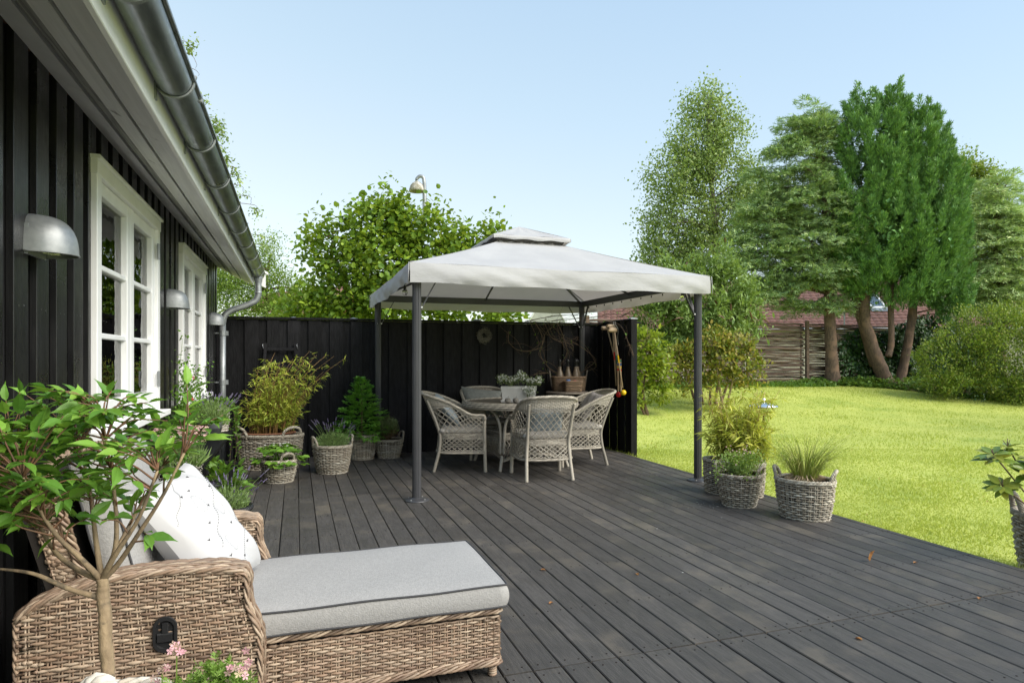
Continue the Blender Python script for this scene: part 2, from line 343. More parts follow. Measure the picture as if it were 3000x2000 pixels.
M['L_green']=leafm('fresh_leaf',[(.09,.20,.03,1),(.15,.28,.04,1)],trans=.3)
M['L_geran']=leafm('geranium_leaf',[(.16,.28,.05,1),(.24,.38,.07,1)],trans=.3)
M['lawn']=mat('mown_lawn',(.37,.43,.08,1),(.47,.51,.11,1),rough=.9,ns=1.2,lo=.3,hi=.7,c3=(.29,.37,.06,1),s3=.7,t3=(.52,.72),bump=1,bs=90)
def wick(name,cols,rough=.5): return mat(name,cols[0],isl=cols,rough=rough,isv=.22,c2=tuple(x*.55 for x in cols[1][:3])+(1,),ns=35,st=(1,1,1),lo=.52,hi=.75,bump=.2,bs=120)
M['W_lounge']=wick('brown_poly_rattan',[(.25,.165,.11,1),(.37,.27,.185,1),(.17,.11,.075,1),(.46,.36,.26,1),(.27,.18,.125,1)])
M['W_chair']=wick('grey_poly_rattan',[(.36,.32,.26,1),(.44,.40,.33,1),(.32,.29,.24,1)])
M['W_basket']=wick('weathered_willow',[(.30,.26,.20,1),(.46,.42,.34,1),(.22,.18,.13,1),(.52,.49,.41,1)],rough=.7)
M['W_pale']=wick('pale_willow',[(.62,.58,.50,1),(.72,.68,.60,1),(.50,.44,.36,1)],rough=.7)
M['W_brown']=wick('brown_willow',[(.17,.11,.07,1),(.24,.16,.10,1),(.12,.08,.05,1)],rough=.6)
M['W_black']=wick('black_wicker',[(.02,.02,.021,1),(.03,.03,.032,1),(.015,.015,.016,1)],rough=.4)
M['lining']=mat('dark_lining',(.018,.014,.011,1),rough=.9)
M['cushion']=mat('grey_woven_cushion',(.365,.358,.348,1),(.315,.31,.30,1),rough=.9,ns=90,st=(1,1,1),bump=.6,bs=160)
M['piping']=mat('dark_piping',(.045,.045,.048,1),rough=.8)
M['pillow']=mat('white_printed_cotton',(.54,.54,.54,1),(.50,.50,.51,1),rough=.85,ns=5)
M['ink']=mat('dark_print',(.05,.05,.055,1),rough=.9)
M['pillow_blue']=mat('faded_blue_linen',(.30,.345,.37,1),(.24,.28,.31,1),rough=.9,ns=30,bump=.3,bs=150)
M['pillow_grey']=mat('grey_green_linen',(.22,.23,.215,1),(.18,.19,.175,1),rough=.9,ns=30,bump=.3,bs=150)
M['pillow_taupe']=mat('taupe_linen',(.30,.275,.26,1),(.25,.23,.215,1),rough=.9,ns=30,bump=.3,bs=150)
M['seat']=mat('beige_seat_cushion',(.42,.39,.35,1),(.36,.335,.30,1),rough=.9,ns=30,bump=.2,bs=150)
M['tabletop']=mat('grey_brown_slats',(.20,.17,.13,1),(.15,.125,.095,1),rough=.6,ns=10,st=(1,14,1),isv=.1)
M['planter']=mat('cream_plastic',(.58,.57,.54,1),(.50,.49,.46,1),rough=.5,ns=7,c3=(.30,.12,.06,1),s3=9,t3=(.74,.80))
M['stone']=mat('grey_stone_ornament',(.24,.22,.19,1),(.13,.12,.10,1),rough=.9,ns=40,bump=.8,bs=70)
M['terracotta']=mat('terracotta',(.30,.13,.07,1),(.22,.10,.06,1),rough=.85,ns=8)
M['claypot']=mat('aged_clay_pot',(.16,.13,.11,1),(.28,.25,.22,1),rough=.9,ns=7,bump=.4,bs=40)
M['wire']=mat('pale_wire',(.60,.57,.50,1),rough=.5,metal=.3)
M['rope']=mat('white_rope',(.66,.63,.57,1),(.52,.49,.43,1),rough=.9,ns=60,isv=.1)
M['chrome']=mat('polished_steel',(.85,.85,.86,1),rough=.06,metal=1)
M['oldwood']=mat('old_grey_wood',(.21,.18,.15,1),(.12,.10,.085,1),rough=.8,ns=8,st=(1,8,8),bump=.4,bs=30)
M['palewood']=mat('pale_wood',(.46,.34,.21,1),(.36,.26,.16,1),rough=.55,ns=20,st=(3,3,.3))
M['bottle']=mat('brown_stoneware',(.12,.09,.06,1),(.18,.14,.10,1),rough=.35,ns=15)
M['red']=mat('red_paint',(.55,.015,.015,1),rough=.3); M['yellow']=mat('yellow_paint',(.75,.48,.01,1),rough=.3)
M['greenp']=mat('green_paint',(.02,.14,.09,1),rough=.4); M['bluep']=mat('blue_paint',(.03,.10,.28,1),rough=.4)
M['tile']=mat('red_roof_tile',(.23,.105,.08,1),(.15,.075,.06,1),rough=.8,isv=.25,ns=12,c3=(.10,.085,.05,1),s3=4,t3=(.6,.75),isl=[(.25,.12,.09,1),(.20,.095,.075,1),(.29,.15,.115,1)])
M['log']=mat('weathered_pole',(.15,.10,.07,1),(.08,.055,.04,1),rough=.85,ns=10,st=(.5,4,4),isv=.25,bump=.8,bs=30,bst=(.6,3,3))
M['fibre']=mat('light_fibre_cement',(.50,.50,.44,1),(.44,.44,.39,1),rough=.8,ns=4)
M['lichen']=mat('lichen_metal',(.36,.34,.28,1),(.22,.20,.13,1),rough=.8,ns=16,c3=(.55,.54,.50,1),s3=12)
M['dryleaf']=mat('dry_leaf',(.42,.20,.05,1),(.26,.11,.04,1),rough=.7,ns=40,trans=.2)
M['bed']=mat('garden_soil',(.06,.045,.03,1),(.10,.085,.04,1),rough=.95,ns=9,bump=1,bs=40)
M['brick']=mat('pale_render',(.5,.47,.42,1),rough=.8)
# ------------------------------------------------ ground
def ss(a,b,x): t=np.clip((x-a)/(b-a),0,1); return t*t*(3-2*t)
def ground_z(x,y):
    x=np.asarray(x,float); y=np.asarray(y,float)
    z=-.10+.62*ss(9.5,15.2,y)*(1-.08*ss(14,20,x))
    z=z-.10*ss(18,26,y)
    return z+.02*np.sin(x*.9+1)*np.cos(y*.7)*ss(4.6,6,x)
xs=np.concatenate([np.linspace(-400,-20,14),np.linspace(-15,4.2,12),np.linspace(4.6,24,60),np.linspace(26,400,16)])
ys=np.concatenate([np.linspace(-300,-12,10),np.linspace(-8,26,90),np.linspace(30,600,18)])
X,Y=np.meshgrid(xs,ys,indexing='ij')
MB().grid(np.stack([X,Y,ground_z(X,Y)],-1)).build('lawn',M['lawn'],smooth=True,kind='structure')
# grass blades, denser near the terrace
def lawn_blades():
    mb=MB()
    for (d0,d1,n,h) in ((4.0,6.5,90000,.034),(6.5,10,90000,.042),(10,19.5,80000,.055)):
        d=np.sqrt(rng.random(n)*(d1**2-d0**2)+d0**2); a=rng.random(n)*1.0-.25
        r=d*np.tan(a); r=np.where(a>0.72,r*.98,r)
        x=r*CA+d*SA; y=-r*SA+d*CA
        k=(x>4.30)&(y<15.35)&(y>.5)
        x,y=x[k],y[k]; N=len(x); z=ground_z(x,y)
        patch=.75+.5*(np.sin(x*2.1+np.sin(y*1.7)*1.3)*np.sin(y*2.6+1))
        dd=np.stack([rng.normal(size=N)*.55,rng.normal(size=N)*.55,np.ones(N)],-1); nr=runit(N)
        Mx=frames(dd,nr); L=h*(.55+.6*rng.random(N))*np.clip(patch,.6,1.2); W=h*(.10+.05*rng.random(N))*2
        Mx=Mx*np.stack([W,L,L],-1)[:,None,:]
        mb.inst(np.array([(-.5,0,0),(.5,0,0),(0,1,.1)]),np.array([(0,1,2)]),Mx,np.stack([x,y,z-.003],-1))
    # longer unmown tufts along the deck edge and posts
    n=9000; x=4.30+np.abs(rng.normal(size=n))*.05; y=rng.random(n)*9+.6
    dd=np.stack([rng.normal(size=n)*.4+.1,rng.normal(size=n)*.4,np.ones(n)],-1); Mx=frames(dd,runit(n))*np.stack([np.full(n,.009),.05+.09*rng.random(n)**2,np.full(n,.1)],-1)[:,None,:]
    mb.inst(np.array([(-.5,0,0),(.5,0,0),(0,1,.1)]),np.array([(0,1,2)]),Mx,np.stack([x,y,ground_z(x,y)],-1))
    mb.build('lawn_grass',M['L_lawn'],stuff=True,label='short bright green mown grass beside the dark deck',cat='grass')
lawn_blades()
# earth bed along the back boundary
mb=MB(); bx=np.linspace(7.6,27,60); by0=14.8-2.7*ss(15.4,17.6,bx)+.10*np.sin(bx*2.3); P=np.zeros((60,12,3))
for j in range(12):
    yy=by0+(19-by0)*j/11; P[:,j]=np.stack([bx,yy,ground_z(bx,yy)+(.008 if j else -.012)],-1)
mb.grid(P).build('planting_bed',M['bed'],smooth=True,kind='structure')
# ------------------------------------------------ deck
deck=thing('deck',(0,0,0),None,None,kind='structure')
PITCH=.1318; rows=((-1.6,2.53),(2.53,6.36),(6.36,9.03)); bid=0
x=-.90; nails=MB()
while x<4.28:
    x1=min(x+PITCH,4.285)
    if x1-x<.03: break
    for (y0,y1) in rows:
        off=random.uniform(-.0012,.0012); gp=random.uniform(.002,.0034)
        mb=MB(); dz=random.uniform(-.0015,.0015)
        mb.bbox(x+gp+off,x1-gp+off,y0+.0045,y1-.0045,-.032+dz,dz,b=.004)
        mb.build('deck_board',M['deck'],deck)
        ny=[y0+.045,y1-.045]+list(np.arange(math.ceil(y0/.62)*.62,y1-.2,.62))
        for yy in ny:
            if yy<.8: continue
            for q in (.25,.75):
                nails.lathe([(.0,.0022),(.0042,.002),(.0048,-.002)],6,(x+(x1-x)*q+random.uniform(-.006,.006),yy+random.uniform(-.006,.006),dz))
    x+=PITCH
nails.build('nail_heads',M['nail'],deck,stuff=True)
MB().box(-.95,4.26,-1.6,9.03,-.22,-.045).build('joists',M['blackmetal'],deck)
mb=MB(); mb.bbox(4.287,4.312,-1.6,9.03,-.16,-.004,b=.003); mb.build('edge_board',M['deck'],deck)
# ------------------------------------------------ house
UW=-.93; WEND=8.75
house=thing('timber_house',(-.93,3,0),'black timber clad house with white casement windows along the left of the deck','house')
def soff(u): return 2.44-(u+.91)*.474      # sloping underside of the eave
W1=(3.566,5.075); W2=(6.045,7.53); WZ=(.955,2.27)
mb=MB()
segs=[(-2.5,W1[0]+.04),(W1[1]-.04,W2[0]+.04),(W2[1]-.04,WEND-.03)]
for a,b in segs: mb.box(-1.1,-.958,a,b,-.05,2.47)
for a,b in (W1,W2): mb.box(-1.1,-.958,a+.04,b-.04,-.05,WZ[0]+.02); mb.box(-1.1,-.958,a+.04,b-.04,WZ[1]-.03,2.47)
mb.box(-8,-1.1,WEND-.2,WEND-.03,-.05,2.5); mb.box(-8,-1.1,-2.5,-2.4,-.05,2.5)
mb.build('wall',M['wallback'],house)
def clad(a,b,z0,z1):
    m_=MB(); m_.bbox(-.956,UW+random.uniform(-.001,.001),a,b,z0,z1,b=.002); m_.build('cladding_board',M['cladding'],house)
v=2.672-.2125*24
while v<WEND:
    a,b=v,min(v+.127,WEND)
    if b-a>.02:
        for (p,q) in (W1,W2):
            if b>p and a<q:
                if a<p-.02: clad(a,p-.004,-.03,2.47)
                if b>q+.02: clad(q+.004,b,-.03,2.47)
                aa,bb=max(a,p),min(b,q)
                if bb-aa>.01: clad(aa,bb,-.03,WZ[0]-.06); clad(aa,bb,WZ[1]+.03,2.47)
                break
        else: clad(a,b,-.03,2.47)
    v+=.2125
mb=MB()     # little white nail heads across the boards
for k in range(-4,30):
    vv=2.672+.2125*k
    for q in (.04,.085): mb.lathe([(0,0),(.0022,.0)],5,(0,0,0)); mb.v[-1]=mb.v[-1][:,[2,1,0]]+np.array([UW+.0012,vv+q,1.50+random.uniform(-.004,.004)])
mb.build('nail_heads',M['screw'],house,stuff=True)
# windows
def window(p,q):
    z0,z1=WZ; fr=MB(); o=-.905
    t=.075
    fr.bbox(-1.0,o,p,p+t,z0,z1-.07,.003); fr.bbox(-1.0,o,q-t,q,z0,z1-.07,.003)
    fr.bbox(-1.0,o+.003,p-.012,q+.012,z1-.07,z1+.0,.003)
    fr.bbox(-1.0,o-.006,p+t,q-t,z0,z0+.05,.003)
    fr.bbox(-.99,o+.018,p-.02,q+.02,z1+.0005,z1+.018,.002)
    w_=fr.build('window',M['white'],house)
    s_=MB(); s_.bbox(-1.0,-.845,p-.035,q+.04,z0-.04,z0-.001,.004); s_.build('sill',M['white'],w_)
    mid=(p+q)/2; 
    for (a,b,hs) in ((p+t+.002,mid-.002,0),(mid+.002,q-t-.002,1)):
        sh=MB(); za,zb=z0+.052,z1-.072; u0,u1=-.985,-.925; st=.078
        sh.bbox(u0,u1,a,a+st,za,zb,.004); sh.bbox(u0,u1,b-st,b,za,zb,.004)
        sh.bbox(u0,u1-.001,a+st,b-st,zb-.07,zb,.004); sh.bbox(u0,u1-.001,a+st,b-st,za,za+.085,.004)
        for zm in (1.425,1.77): sh.bbox(u0+.01,u1-.006,a+st,b-st,zm-.014,zm+.014,.004)
        sh.build('sash',M['white'],w_)
        for (c,d) in ((za+.085,1.411),(1.439,1.756),(1.784,zb-.07)):
            gl=MB(); gl.box(-.962,-.958,a+st,b-st,c,d); gl.build('pane',M['glass'],w_)
    for vv in (q-t,): 
        for zz in (2.05,1.17):
            h_=MB(); h_.lathe([(.0,-.055),(.008,-.055),(.008,.055),(0,.055)],8,(o+.004,vv-.002,zz)); h_.box(o-.0005,o+.002,vv-.02,vv+.035,zz-.045,zz+.045); h_.build('hinge',M['hinge'],w_)
    cu=MB()
    for (a,b) in ((p+.02,p+.30),(mid-.16,mid+.12),(q-.34,q-.02)):
        yy=np.linspace(a,b,40); xx=-1.12+.018*np.sin((yy-a)*70)
        G=np.stack([np.stack([xx,yy,np.full(40,zz)],-1) for zz in (2.4,.9)],0); cu.grid(G)
    cu.build('curtain',M['curtain'],house,smooth=True)
window(*W1); window(*W2)
mb=MB(); mb.box(-5.0,-4.9,-2.4,8.5,-.05,2.5); mb.box(-5,-1.1,-2.4,8.5,-.05,-.0); mb.box(-5,-1.1,-2.4,8.5,2.5,2.55); mb.build('room_shell',M['room'],house)
# eave: sloping soffit boards, fascia, gutter
def sof_board(t0,t1,name,m_,drop=0,th=.02,y1=8.86):
    a=-.93+.01+t0*.385; b=-.92+t1*.385
    mb=MB(); 
    for (ya,yb) in ((-2.5,3.05),(3.053,6.4),(6.403,y1)):
        V=[(u,yy,soff(u)-drop+dz) for dz in (0,th) for yy in (ya,yb) for u in (a,b)]
        mb=MB(); mb.add(V,np.array([(0,2,3,1),(4,5,7,6),(0,1,5,4),(2,6,7,3),(0,4,6,2),(1,3,7,5)])); mb.build(name,m_,house)
sof_board(-.03,.25,'soffit_board',M['soffit'])
sof_board(.25,.33,'soffit_gap',M['wallback'],-.03)
sof_board(.33,.45,'soffit_board',M['weathered'],.006)
sof_board(.45,.68,'soffit_board',M['eave'],.010)
sof_board(.68,.73,'soffit_gap',M['wallback'],-.02)
sof_board(.73,1.0,'soffit_board',M['eave'],.010)
mb=MB(); mb.bbox(-.534,-.512,-2.5,8.86,soff(-.535)-.014,2.47,.003); mb.build('fascia',M['white'],house)
GC=(-.446,2.385); GR=.066
def arc_sheet(r,y0,y1,m_,name,parent,th=.003,a0=PI,a1=2*PI,n=20):
    mb=MB(); an=np.linspace(a0,a1,n); 
    for rr,fl in ((r,False),(r-th,True)):
        G=np.stack([np.stack([GC[0]+rr*np.cos(an),np.full(n,yy),GC[1]+rr*np.sin(an)],-1) for yy in (y0,y1)],0); mb.grid(G,flip=fl)
    return mb
mb=arc_sheet(GR,-2.5,8.83,None,None,None)
an=np.linspace(-PI*.6,PI*1.1,10); G=np.stack([np.stack([GC[0]+GR+.004+.009*np.cos(an),np.full(10,yy),GC[1]+.004+.009*np.sin(an)],-1) for yy in (-2.5,8.83)],0); mb.grid(G,flip=True)
mb.lathe([(0,0),(GR,0)],20,(0,0,0),a0=PI,a1=2*PI); mb.v[-1]=mb.v[-1][:,[0,2,1]]+np.array([GC[0],8.83,GC[1]])
mb.build('gutter',M['zinc'],house,smooth=True)
for vy in (1.3,2.06,2.766,3.45,4.163,4.875,5.617,6.335,7.1,7.812,8.45):
    mb=MB(); an=np.linspace(PI*.98,2*PI,16); P=np.stack([GC[0]+(GR+.005)*np.cos(an),np.full(16,vy),GC[1]+(GR+.005)*np.sin(an)],-1)
    P=np.concatenate([P,[(GC[0]+GR+.012,vy,GC[1]+.022)]]); mb.tubes(P,.0045,4,up=(0,1,0),flat=(1,2.6))
    mb.box(-.512,-.505,vy-.012,vy+.012,2.30,2.44); mb.box(-.512,-.48,vy-.004,vy+.004,2.37,2.385)
    mb.build('gutter_bracket',M['zincdull'],house)
mb=MB(); mb.box(-.385,-.368,2.93,2.955,2.372,2.402); mb.build('gutter_clip',M['zincdull'],house)
# downpipe: outlet, swan neck, pipe
pp=[(-.446,8.62,2.33),(-.446,8.62,2.20),(-.446,8.62,2.11),(-.48,8.62,2.03),(-.56,8.61,1.98),(-.68,8.60,1.93),(-.77,8.59,1.89),(-.83,8.58,1.83),(-.85,8.58,1.74)]
def smooth_path(p,n=5):
    p=np.array(p,float); out=[]
    q=np.vstack([2*p[0]-p[1],p,2*p[-1]-p[-2]])
    for i in range(1,len(q)-2):
        for t in np.linspace(0,1,n,endpoint=False):
            a,b,c,d=q[i-1],q[i],q[i+1],q[i+2]
            out.append(.5*((2*b)+(-a+c)*t+(2*a-5*b+4*c-d)*t*t+(-a+3*b-3*c+d)*t**3))
    out.append(p[-1]); return np.array(out)
mb=MB(); P=smooth_path(pp,6); r=np.full(len(P),.038); r[:5]=np.linspace(.055,.038,5)
mb.tubes(P,r[None],16,up=(0,1,0)); mb.tubes([(-.85,8.58,1.76),(-.85,8.58,.06)],.0375,16)
for z_ in (2.13,): mb.lathe([(.04,-.012),(.043,-.01),(.043,.01),(.04,.012)],16,(-.446,8.62,z_))
dp=mb.build('downpipe',M['zincdull'],house,smooth=True)
for z_ in (1.62,1.02):
    m2=MB(); m2.lathe([(.038,-.03),(.042,-.03),(.042,.03),(.038,.03)],16,(-.85,8.58,z_)); m2.box(-.815,-.785,8.575,8.59,z_-.028,z_+.028); m2.box(-.93,-.88,8.572,8.588,z_-.008,z_+.008); m2.build('pipe_clamp',M['zincdull'],dp)
# gable bargeboard + roof
mb=MB()
def sloped(x0,z0,x1,z1,wd,y0,y1):
    V=[(x,yy,z+dz) for yy in (y0,y1) for (x,z) in ((x0,z0),(x1,z1)) for dz in (0,wd)]
    mb.add(V,np.array([(0,1,3,2),(4,6,7,5),(0,4,5,1),(2,3,7,6),(0,2,6,4),(1,5,7,3)]))
def roofz(x): return 2.43+(-.43-x)*.474
sloped(-.37,2.22,-4.6,roofz(-4.6)-.14,.20,8.865,8.89); mb.build('bargeboard',M['white'],house)
mb=MB(); sloped(-.34,2.39,-4.6,roofz(-4.6)+.055,.03,8.86,8.93); mb.build('verge_cap',M['white'],house)
mb=MB(); sloped(-.42,roofz(-.42),-4.6,roofz(-4.6),.05,-2.5,8.86); V=[(-4.6,-2.5,roofz(-4.6)),(-4.6,8.86,roofz(-4.6)),(-8.8,-2.5,roofz(-.4)),(-8.8,8.86,roofz(-.4))]; mb.add(V,np.array([(0,1,3,2)])); mb.build('roof',M['tile'],house)
mb=MB(); mb.add([(-.95,WEND-.03,2.4),(-8.3,WEND-.03,2.4),(-4.6,WEND-.03,4.35)],np.array([(0,1,2)])); mb.build('gable',M['wallback'],house)
mb=MB()   # pantile courses
for k in range(16):
    xa=-.43-k*.28; 
    yy=np.arange(-2.5,8.86,.05); w_=.018*np.abs(np.sin((yy)*PI/.22))
    G=np.stack([np.stack([np.full(len(yy),xx),yy,roofz(xx)+.06+w_+ex],-1) for xx,ex in ((xa,-.01),(xa,.03),(xa-.3,.0))],0); mb.grid(G)
mb.build('roof_tiles',M['tile'],house,stuff=True)
# wall lamps
def wall_lamp(v,label):
    t=thing('wall_lamp',(UW,v,1.70),label,'wall lamp','galvanised half-dome lamps on the black wall')
    m_=MB(); n,k=28,12; a=np.linspace(-PI/2,PI/2,n); ph=np.linspace(0,1,k)
    def shell(f,dz):
        G=np.zeros((k,n,3))
        for i,p in enumerate(ph):
            h=.145*math.sin(p*PI/2)**.85*f; rr=math.cos(p*PI/2)**.62
            for j,aa in enumerate(a):
                G[i,j]=(UW+.145*f*rr*math.cos(aa)+.001*(1-f)*0,v+.098*f*(rr**.8)*math.sin(aa),1.70+h+dz)
        return G
    m_.grid(shell(1,0)); m_.grid(shell(.965,0),flip=True)
    rim=[(UW+.145*math.cos(x),v+.098*math.sin(x),1.70) for x in a]; m_.tubes(rim,.0035,6,up=(0,0,1))
    m_.build('shade',M['galv'],t,smooth=True)
    b_=MB(); b_.box(UW,UW+.012,v-.09,v+.09,1.69,1.80); b_.build('back_plate',M['zincdull'],t)
    b_=MB(); b_.lathe([(.0,-.0),(.05,0),(.05,.03),(0,.03)],16,(UW+.07,v,1.705)); b_.build('lamp_glass',M['bulb'],t)
wall_lamp(2.85,'galvanised half-dome wall lamp nearest the camera, left of the first window')
wall_lamp(5.55,'galvanised half-dome wall lamp between the two white windows')
wall_lamp(8.20,'galvanised half-dome wall lamp farthest away, beside the downpipe')
# ------------------------------------------------ black board fence
fence=thing('board_fence',(1.8,9.0,0),'tall black vertical board fence behind the gazebo and baskets','fence')
x=-1.14; k=0
FT=1.80
def ftop(x): return FT+.030
while x<4.42:
    wd=random.choice((.115,.12,.125)) if k%2 else random.choice((.13,.14,.15))
    prou=.0 if k%2 else -.022
    mb=MB(); mb.bbox(x+.001,min(x+wd+.02,4.45),8.985+prou,9.003+prou,-.10,ftop(x)-.008,.002); mb.build('fence_board',M['fence'],fence)
    x+=wd; k+=1
y=8.98; k=0
while y>8.06:
    wd=.12; prou=0 if k%2 else -.022
    mb=MB(); mb.bbox(4.43+prou,4.448+prou,max(y-wd-.012,8.05),y-.001,-.14,1.84,.002); mb.build('fence_board',M['fence'],fence); y-=wd; k+=1
mb=MB(); mb.bbox(-.90,4.47,8.94,9.05,ftop(1.8)-.004,ftop(1.8)+.022,.003); o=mb.build('cap_rail',M['fence'],fence)
mb=MB(); mb.bbox(4.395,4.49,8.05,8.93,1.842,1.866,.003); mb.build('cap_rail',M['fence'],fence)
mb=MB(); mb.bbox(-.9,4.42,9.01,9.05,.25,.35); mb.bbox(-.9,4.42,9.01,9.05,1.5,1.6); mb.build('fence_rail',M['fence'],fence)
for (px,py,h) in ((-.03,9.07,1.84),(.75,9.07,1.845),(2.5,9.07,1.86),(4.17,9.07,1.87),(4.47,8.0,1.86)):
    mb=MB(); mb.bbox(px-.048,px+.048,py-.048,py+.048,-.2,h,.004); po=mb.build('fence_post',M['fence'],fence)
    mb=MB(); mb.box(px-.054,px+.054,py-.054,py+.054,h,h+.012); mb.add([(px-.054,py-.054,h+.012),(px+.054,py-.054,h+.012),(px+.054,py+.054,h+.012),(px-.054,py+.054,h+.012),(px,py,h+.028)],[np.array([(0,1,4),(1,2,4),(2,3,4),(3,0,4)])]); mb.build('post_cap',M['zincdull'],po)
mb=MB(); mb.bbox(4.52,4.62,8.02,8.04,1.80,1.825,.003); mb.build('rail_stub',M['fence'],fence)
# ------------------------------------------------ gazebo
gz=thing('gazebo',(2.6,7.4,0),'grey canopy gazebo with two-tier fabric roof on four dark fluted posts','gazebo')
GX=(1.06,4.10); GY=(5.92,8.88)
for gx in GX:
    for gy in GY:
        mb=MB(); mb.lathe([(.042,.02),(.042,2.17)],28,(gx,gy,0),flute=.90); post=mb.build('post',M['darkmetal'],gz)
        mb=MB(); mb.lathe([(.118,.001),(.118,.006),(.105,.012),(.07,.02),(.05,.026),(.045,.03)],32,(gx,gy,0)); mb.build('base_plate',M['darkmetal'],post,smooth=True)
        mb=MB()
        for k in range(4):
            an_=PI/4+k*PI/2; mb.lathe([(0,.019),(.006,.019),(.007,.012)],6,(gx+.09*math.cos(an_),gy+.09*math.sin(an_),0))
        mb.build('bolt',M['screw'],post,stuff=True)
        sx=1 if gx==GX[0] else -1; sy=1 if gy==GY[0] else -1
        for (dx,dy) in ((sx,0),(0,sy)):
            mb=MB(); a=V3(gx+dx*.045,gy+dy*.045,1.78); b=V3(gx+dx*.235,gy+dy*.235,2.13)
            mb.tubes([a,b],.014,4,up=(dy,dx,0),flat=(.45,1.3)); br=mb.build('brace',M['darkmetal'],gz)
            mb=MB(); c=a+V3(abs(dy)*-.008,-abs(dx)*.008,.005); mb.tubes([c,c+V3(-abs(dy)*.008,-abs(dx)*.008,0)],.009,8); mb.build('bolt',M['screw'],br)
mb=MB()
for gy in GY: mb.bbox(GX[0],GX[1],gy-.02,gy+.02,2.085,2.17,.004)
for gx in GX: mb.bbox(gx-.02,gx+.02,GY[0]+.02,GY[1]-.02,2.083,2.168,.004)
mb.build('roof_beam',M['darkmetal'],gz)
CX,CY=2.58,7.40; HX,HY=1.60,1.58; RZ=2.175
def roof_pt(u,v_,h0=RZ,h1=2.64,r0=1.,r1=.27):
    return None
def rafters():
    for (dx,dy) in ((-1,-1),(1,-1),(1,1),(-1,1),(0,-1),(0,1),(-1,0),(1,0)):
        mb=MB(); a=V3(CX+dx*(HX-.07),CY+dy*(HY-.07),2.13); b=V3(CX+dx*.42,CY+dy*.42,2.60)
        mb.tubes([a,b],.014,4,flat=(.8,1.2)); mb.build('rafter',M['darkmetal'],gz)
    mb=MB()
    for s in (-1,1): mb.box(CX-.42,CX+.42,CY+s*.42-.01,CY+s*.42+.01,2.585,2.61); mb.box(CX+s*.42-.01,CX+s*.42+.01,CY-.42,CY+.42,2.586,2.611)
    for dx in (-1,1):
        for dy in (-1,1): mb.tubes([(CX+dx*.40,CY+dy*.40,2.6),(CX+dx*.38,CY+dy*.38,2.68),(CX,CY,2.885)],.009,4)
    mb.build('crown_frame',M['darkmetal'],gz)
rafters()
def canopy_tier(h0,hx,hy,z0,z1,r1x,r1y,nu,nv,sag,val,bulge):
    """four fabric slopes + hanging valance as one sheet"""
    mb=MB()
    c=[(-1,-1),(1,-1),(1,1),(-1,1)]
    for k in range(4):
        a=c[k]; b=c[(k+1)%4]; G=np.zeros((nv,nu,3))
        for i in range(nv):
            t=i/(nv-1)
            for j in range(nu):
                s=j/(nu-1)
                ex=a[0]+(b[0]-a[0])*s; ey=a[1]+(b[1]-a[1])*s
                X_=CX+ex*(hx+(r1x-hx)*t); Y_=CY+ey*(hy+(r1y-hy)*t)
                Z_=z0+(z1-z0)*t-sag*math.sin(PI*s)*(1-t)**1.0*math.sin(min(1,t*1.4+.25)*PI*.5)-sag*.6*math.sin(PI*t)
                Z_+=.004*math.sin(s*23+k)*math.sin(t*PI)+.006*math.sin(s*11-t*9+k)*math.sin(PI*s)*(1-t)
                G[i,j]=(X_,Y_,Z_)
        mb.grid(G)
        n=nu*2; m=7; G=np.zeros((m,n,3))
        for i in range(m):
            t=i/(m-1)
            for j in range(n):
                s=j/(n-1); ex=a[0]+(b[0]-a[0])*s; ey=a[1]+(b[1]-a[1])*s
                ox=(ey if False else 0)
                nx,ny=((0,-1),(1,0),(0,1),(-1,0))[k]
                cw=min(s,1-s)*2
                wv=bulge*(.35*math.sin(s*47+k*3-t*9)*abs(math.sin(s*5+k))+.5*math.exp(-((min(s,1-s)-.04-.10*t)/.018)**2)+math.sin(s*9+k*2)*.5+math.sin(s*31+t*5+k)*.22+math.sin(s*17-t*4)*.3+1.0*math.sin(PI*t)*(.6+.6*math.sin(s*7+k)))*min(1,cw*9)
                e=.012*math.sin(PI*min(t*2,1)/2)+wv*(.25+t*.75)
                zz=z0-sag*math.sin(PI*s)*math.sin(.25*PI*.5)-val*t+.006*math.sin(s*19+k)*t
                # soft rounded edge
                zz+=.0
                G[i,j]=(CX+ex*hx+nx*e,CY+ey*hy+ny*e,zz)
        mb.grid(G,flip=True)
    return mb
canopy_tier(0,HX,HY,2.185,2.645,.40,.40,65,17,.022,.185,.020).build('canopy',M['canopy'],gz,smooth=True)
mb=MB()
for (dx,dy) in ((-1,-1),(1,-1),(1,1),(-1,1)):
    mb.tubes(smooth_path([(CX+dx*HX,CY+dy*HY,2.188),(CX+dx*1.2,CY+dy*1.19,2.298),(CX+dx*.8,CY+dy*.8,2.438),(CX+dx*.40,CY+dy*.40,2.648)],5),.006,6,flat=(1.6,.5))
    mb.tubes([(CX+dx*(HX+.012),CY+dy*(HY+.012),2.183),(CX+dx*(HX+.02),CY+dy*(HY+.02),2.0)],.004,5)
for k,(a,b) in enumerate((((-1,-1),(1,-1)),((1,-1),(1,1)),((1,1),(-1,1)),((-1,1),(-1,-1)))): pass
mb.build('seam',M['canopy'],gz,smooth=True,stuff=True)
canopy_tier(0,.47,.47,2.715,2.915,.004,.004,17,9,.006,.045,.006).build('top_canopy',M['canopy'],gz,smooth=True)
mb=MB()
c4=[(-1,-1),(1,-1),(1,1),(-1,1)]
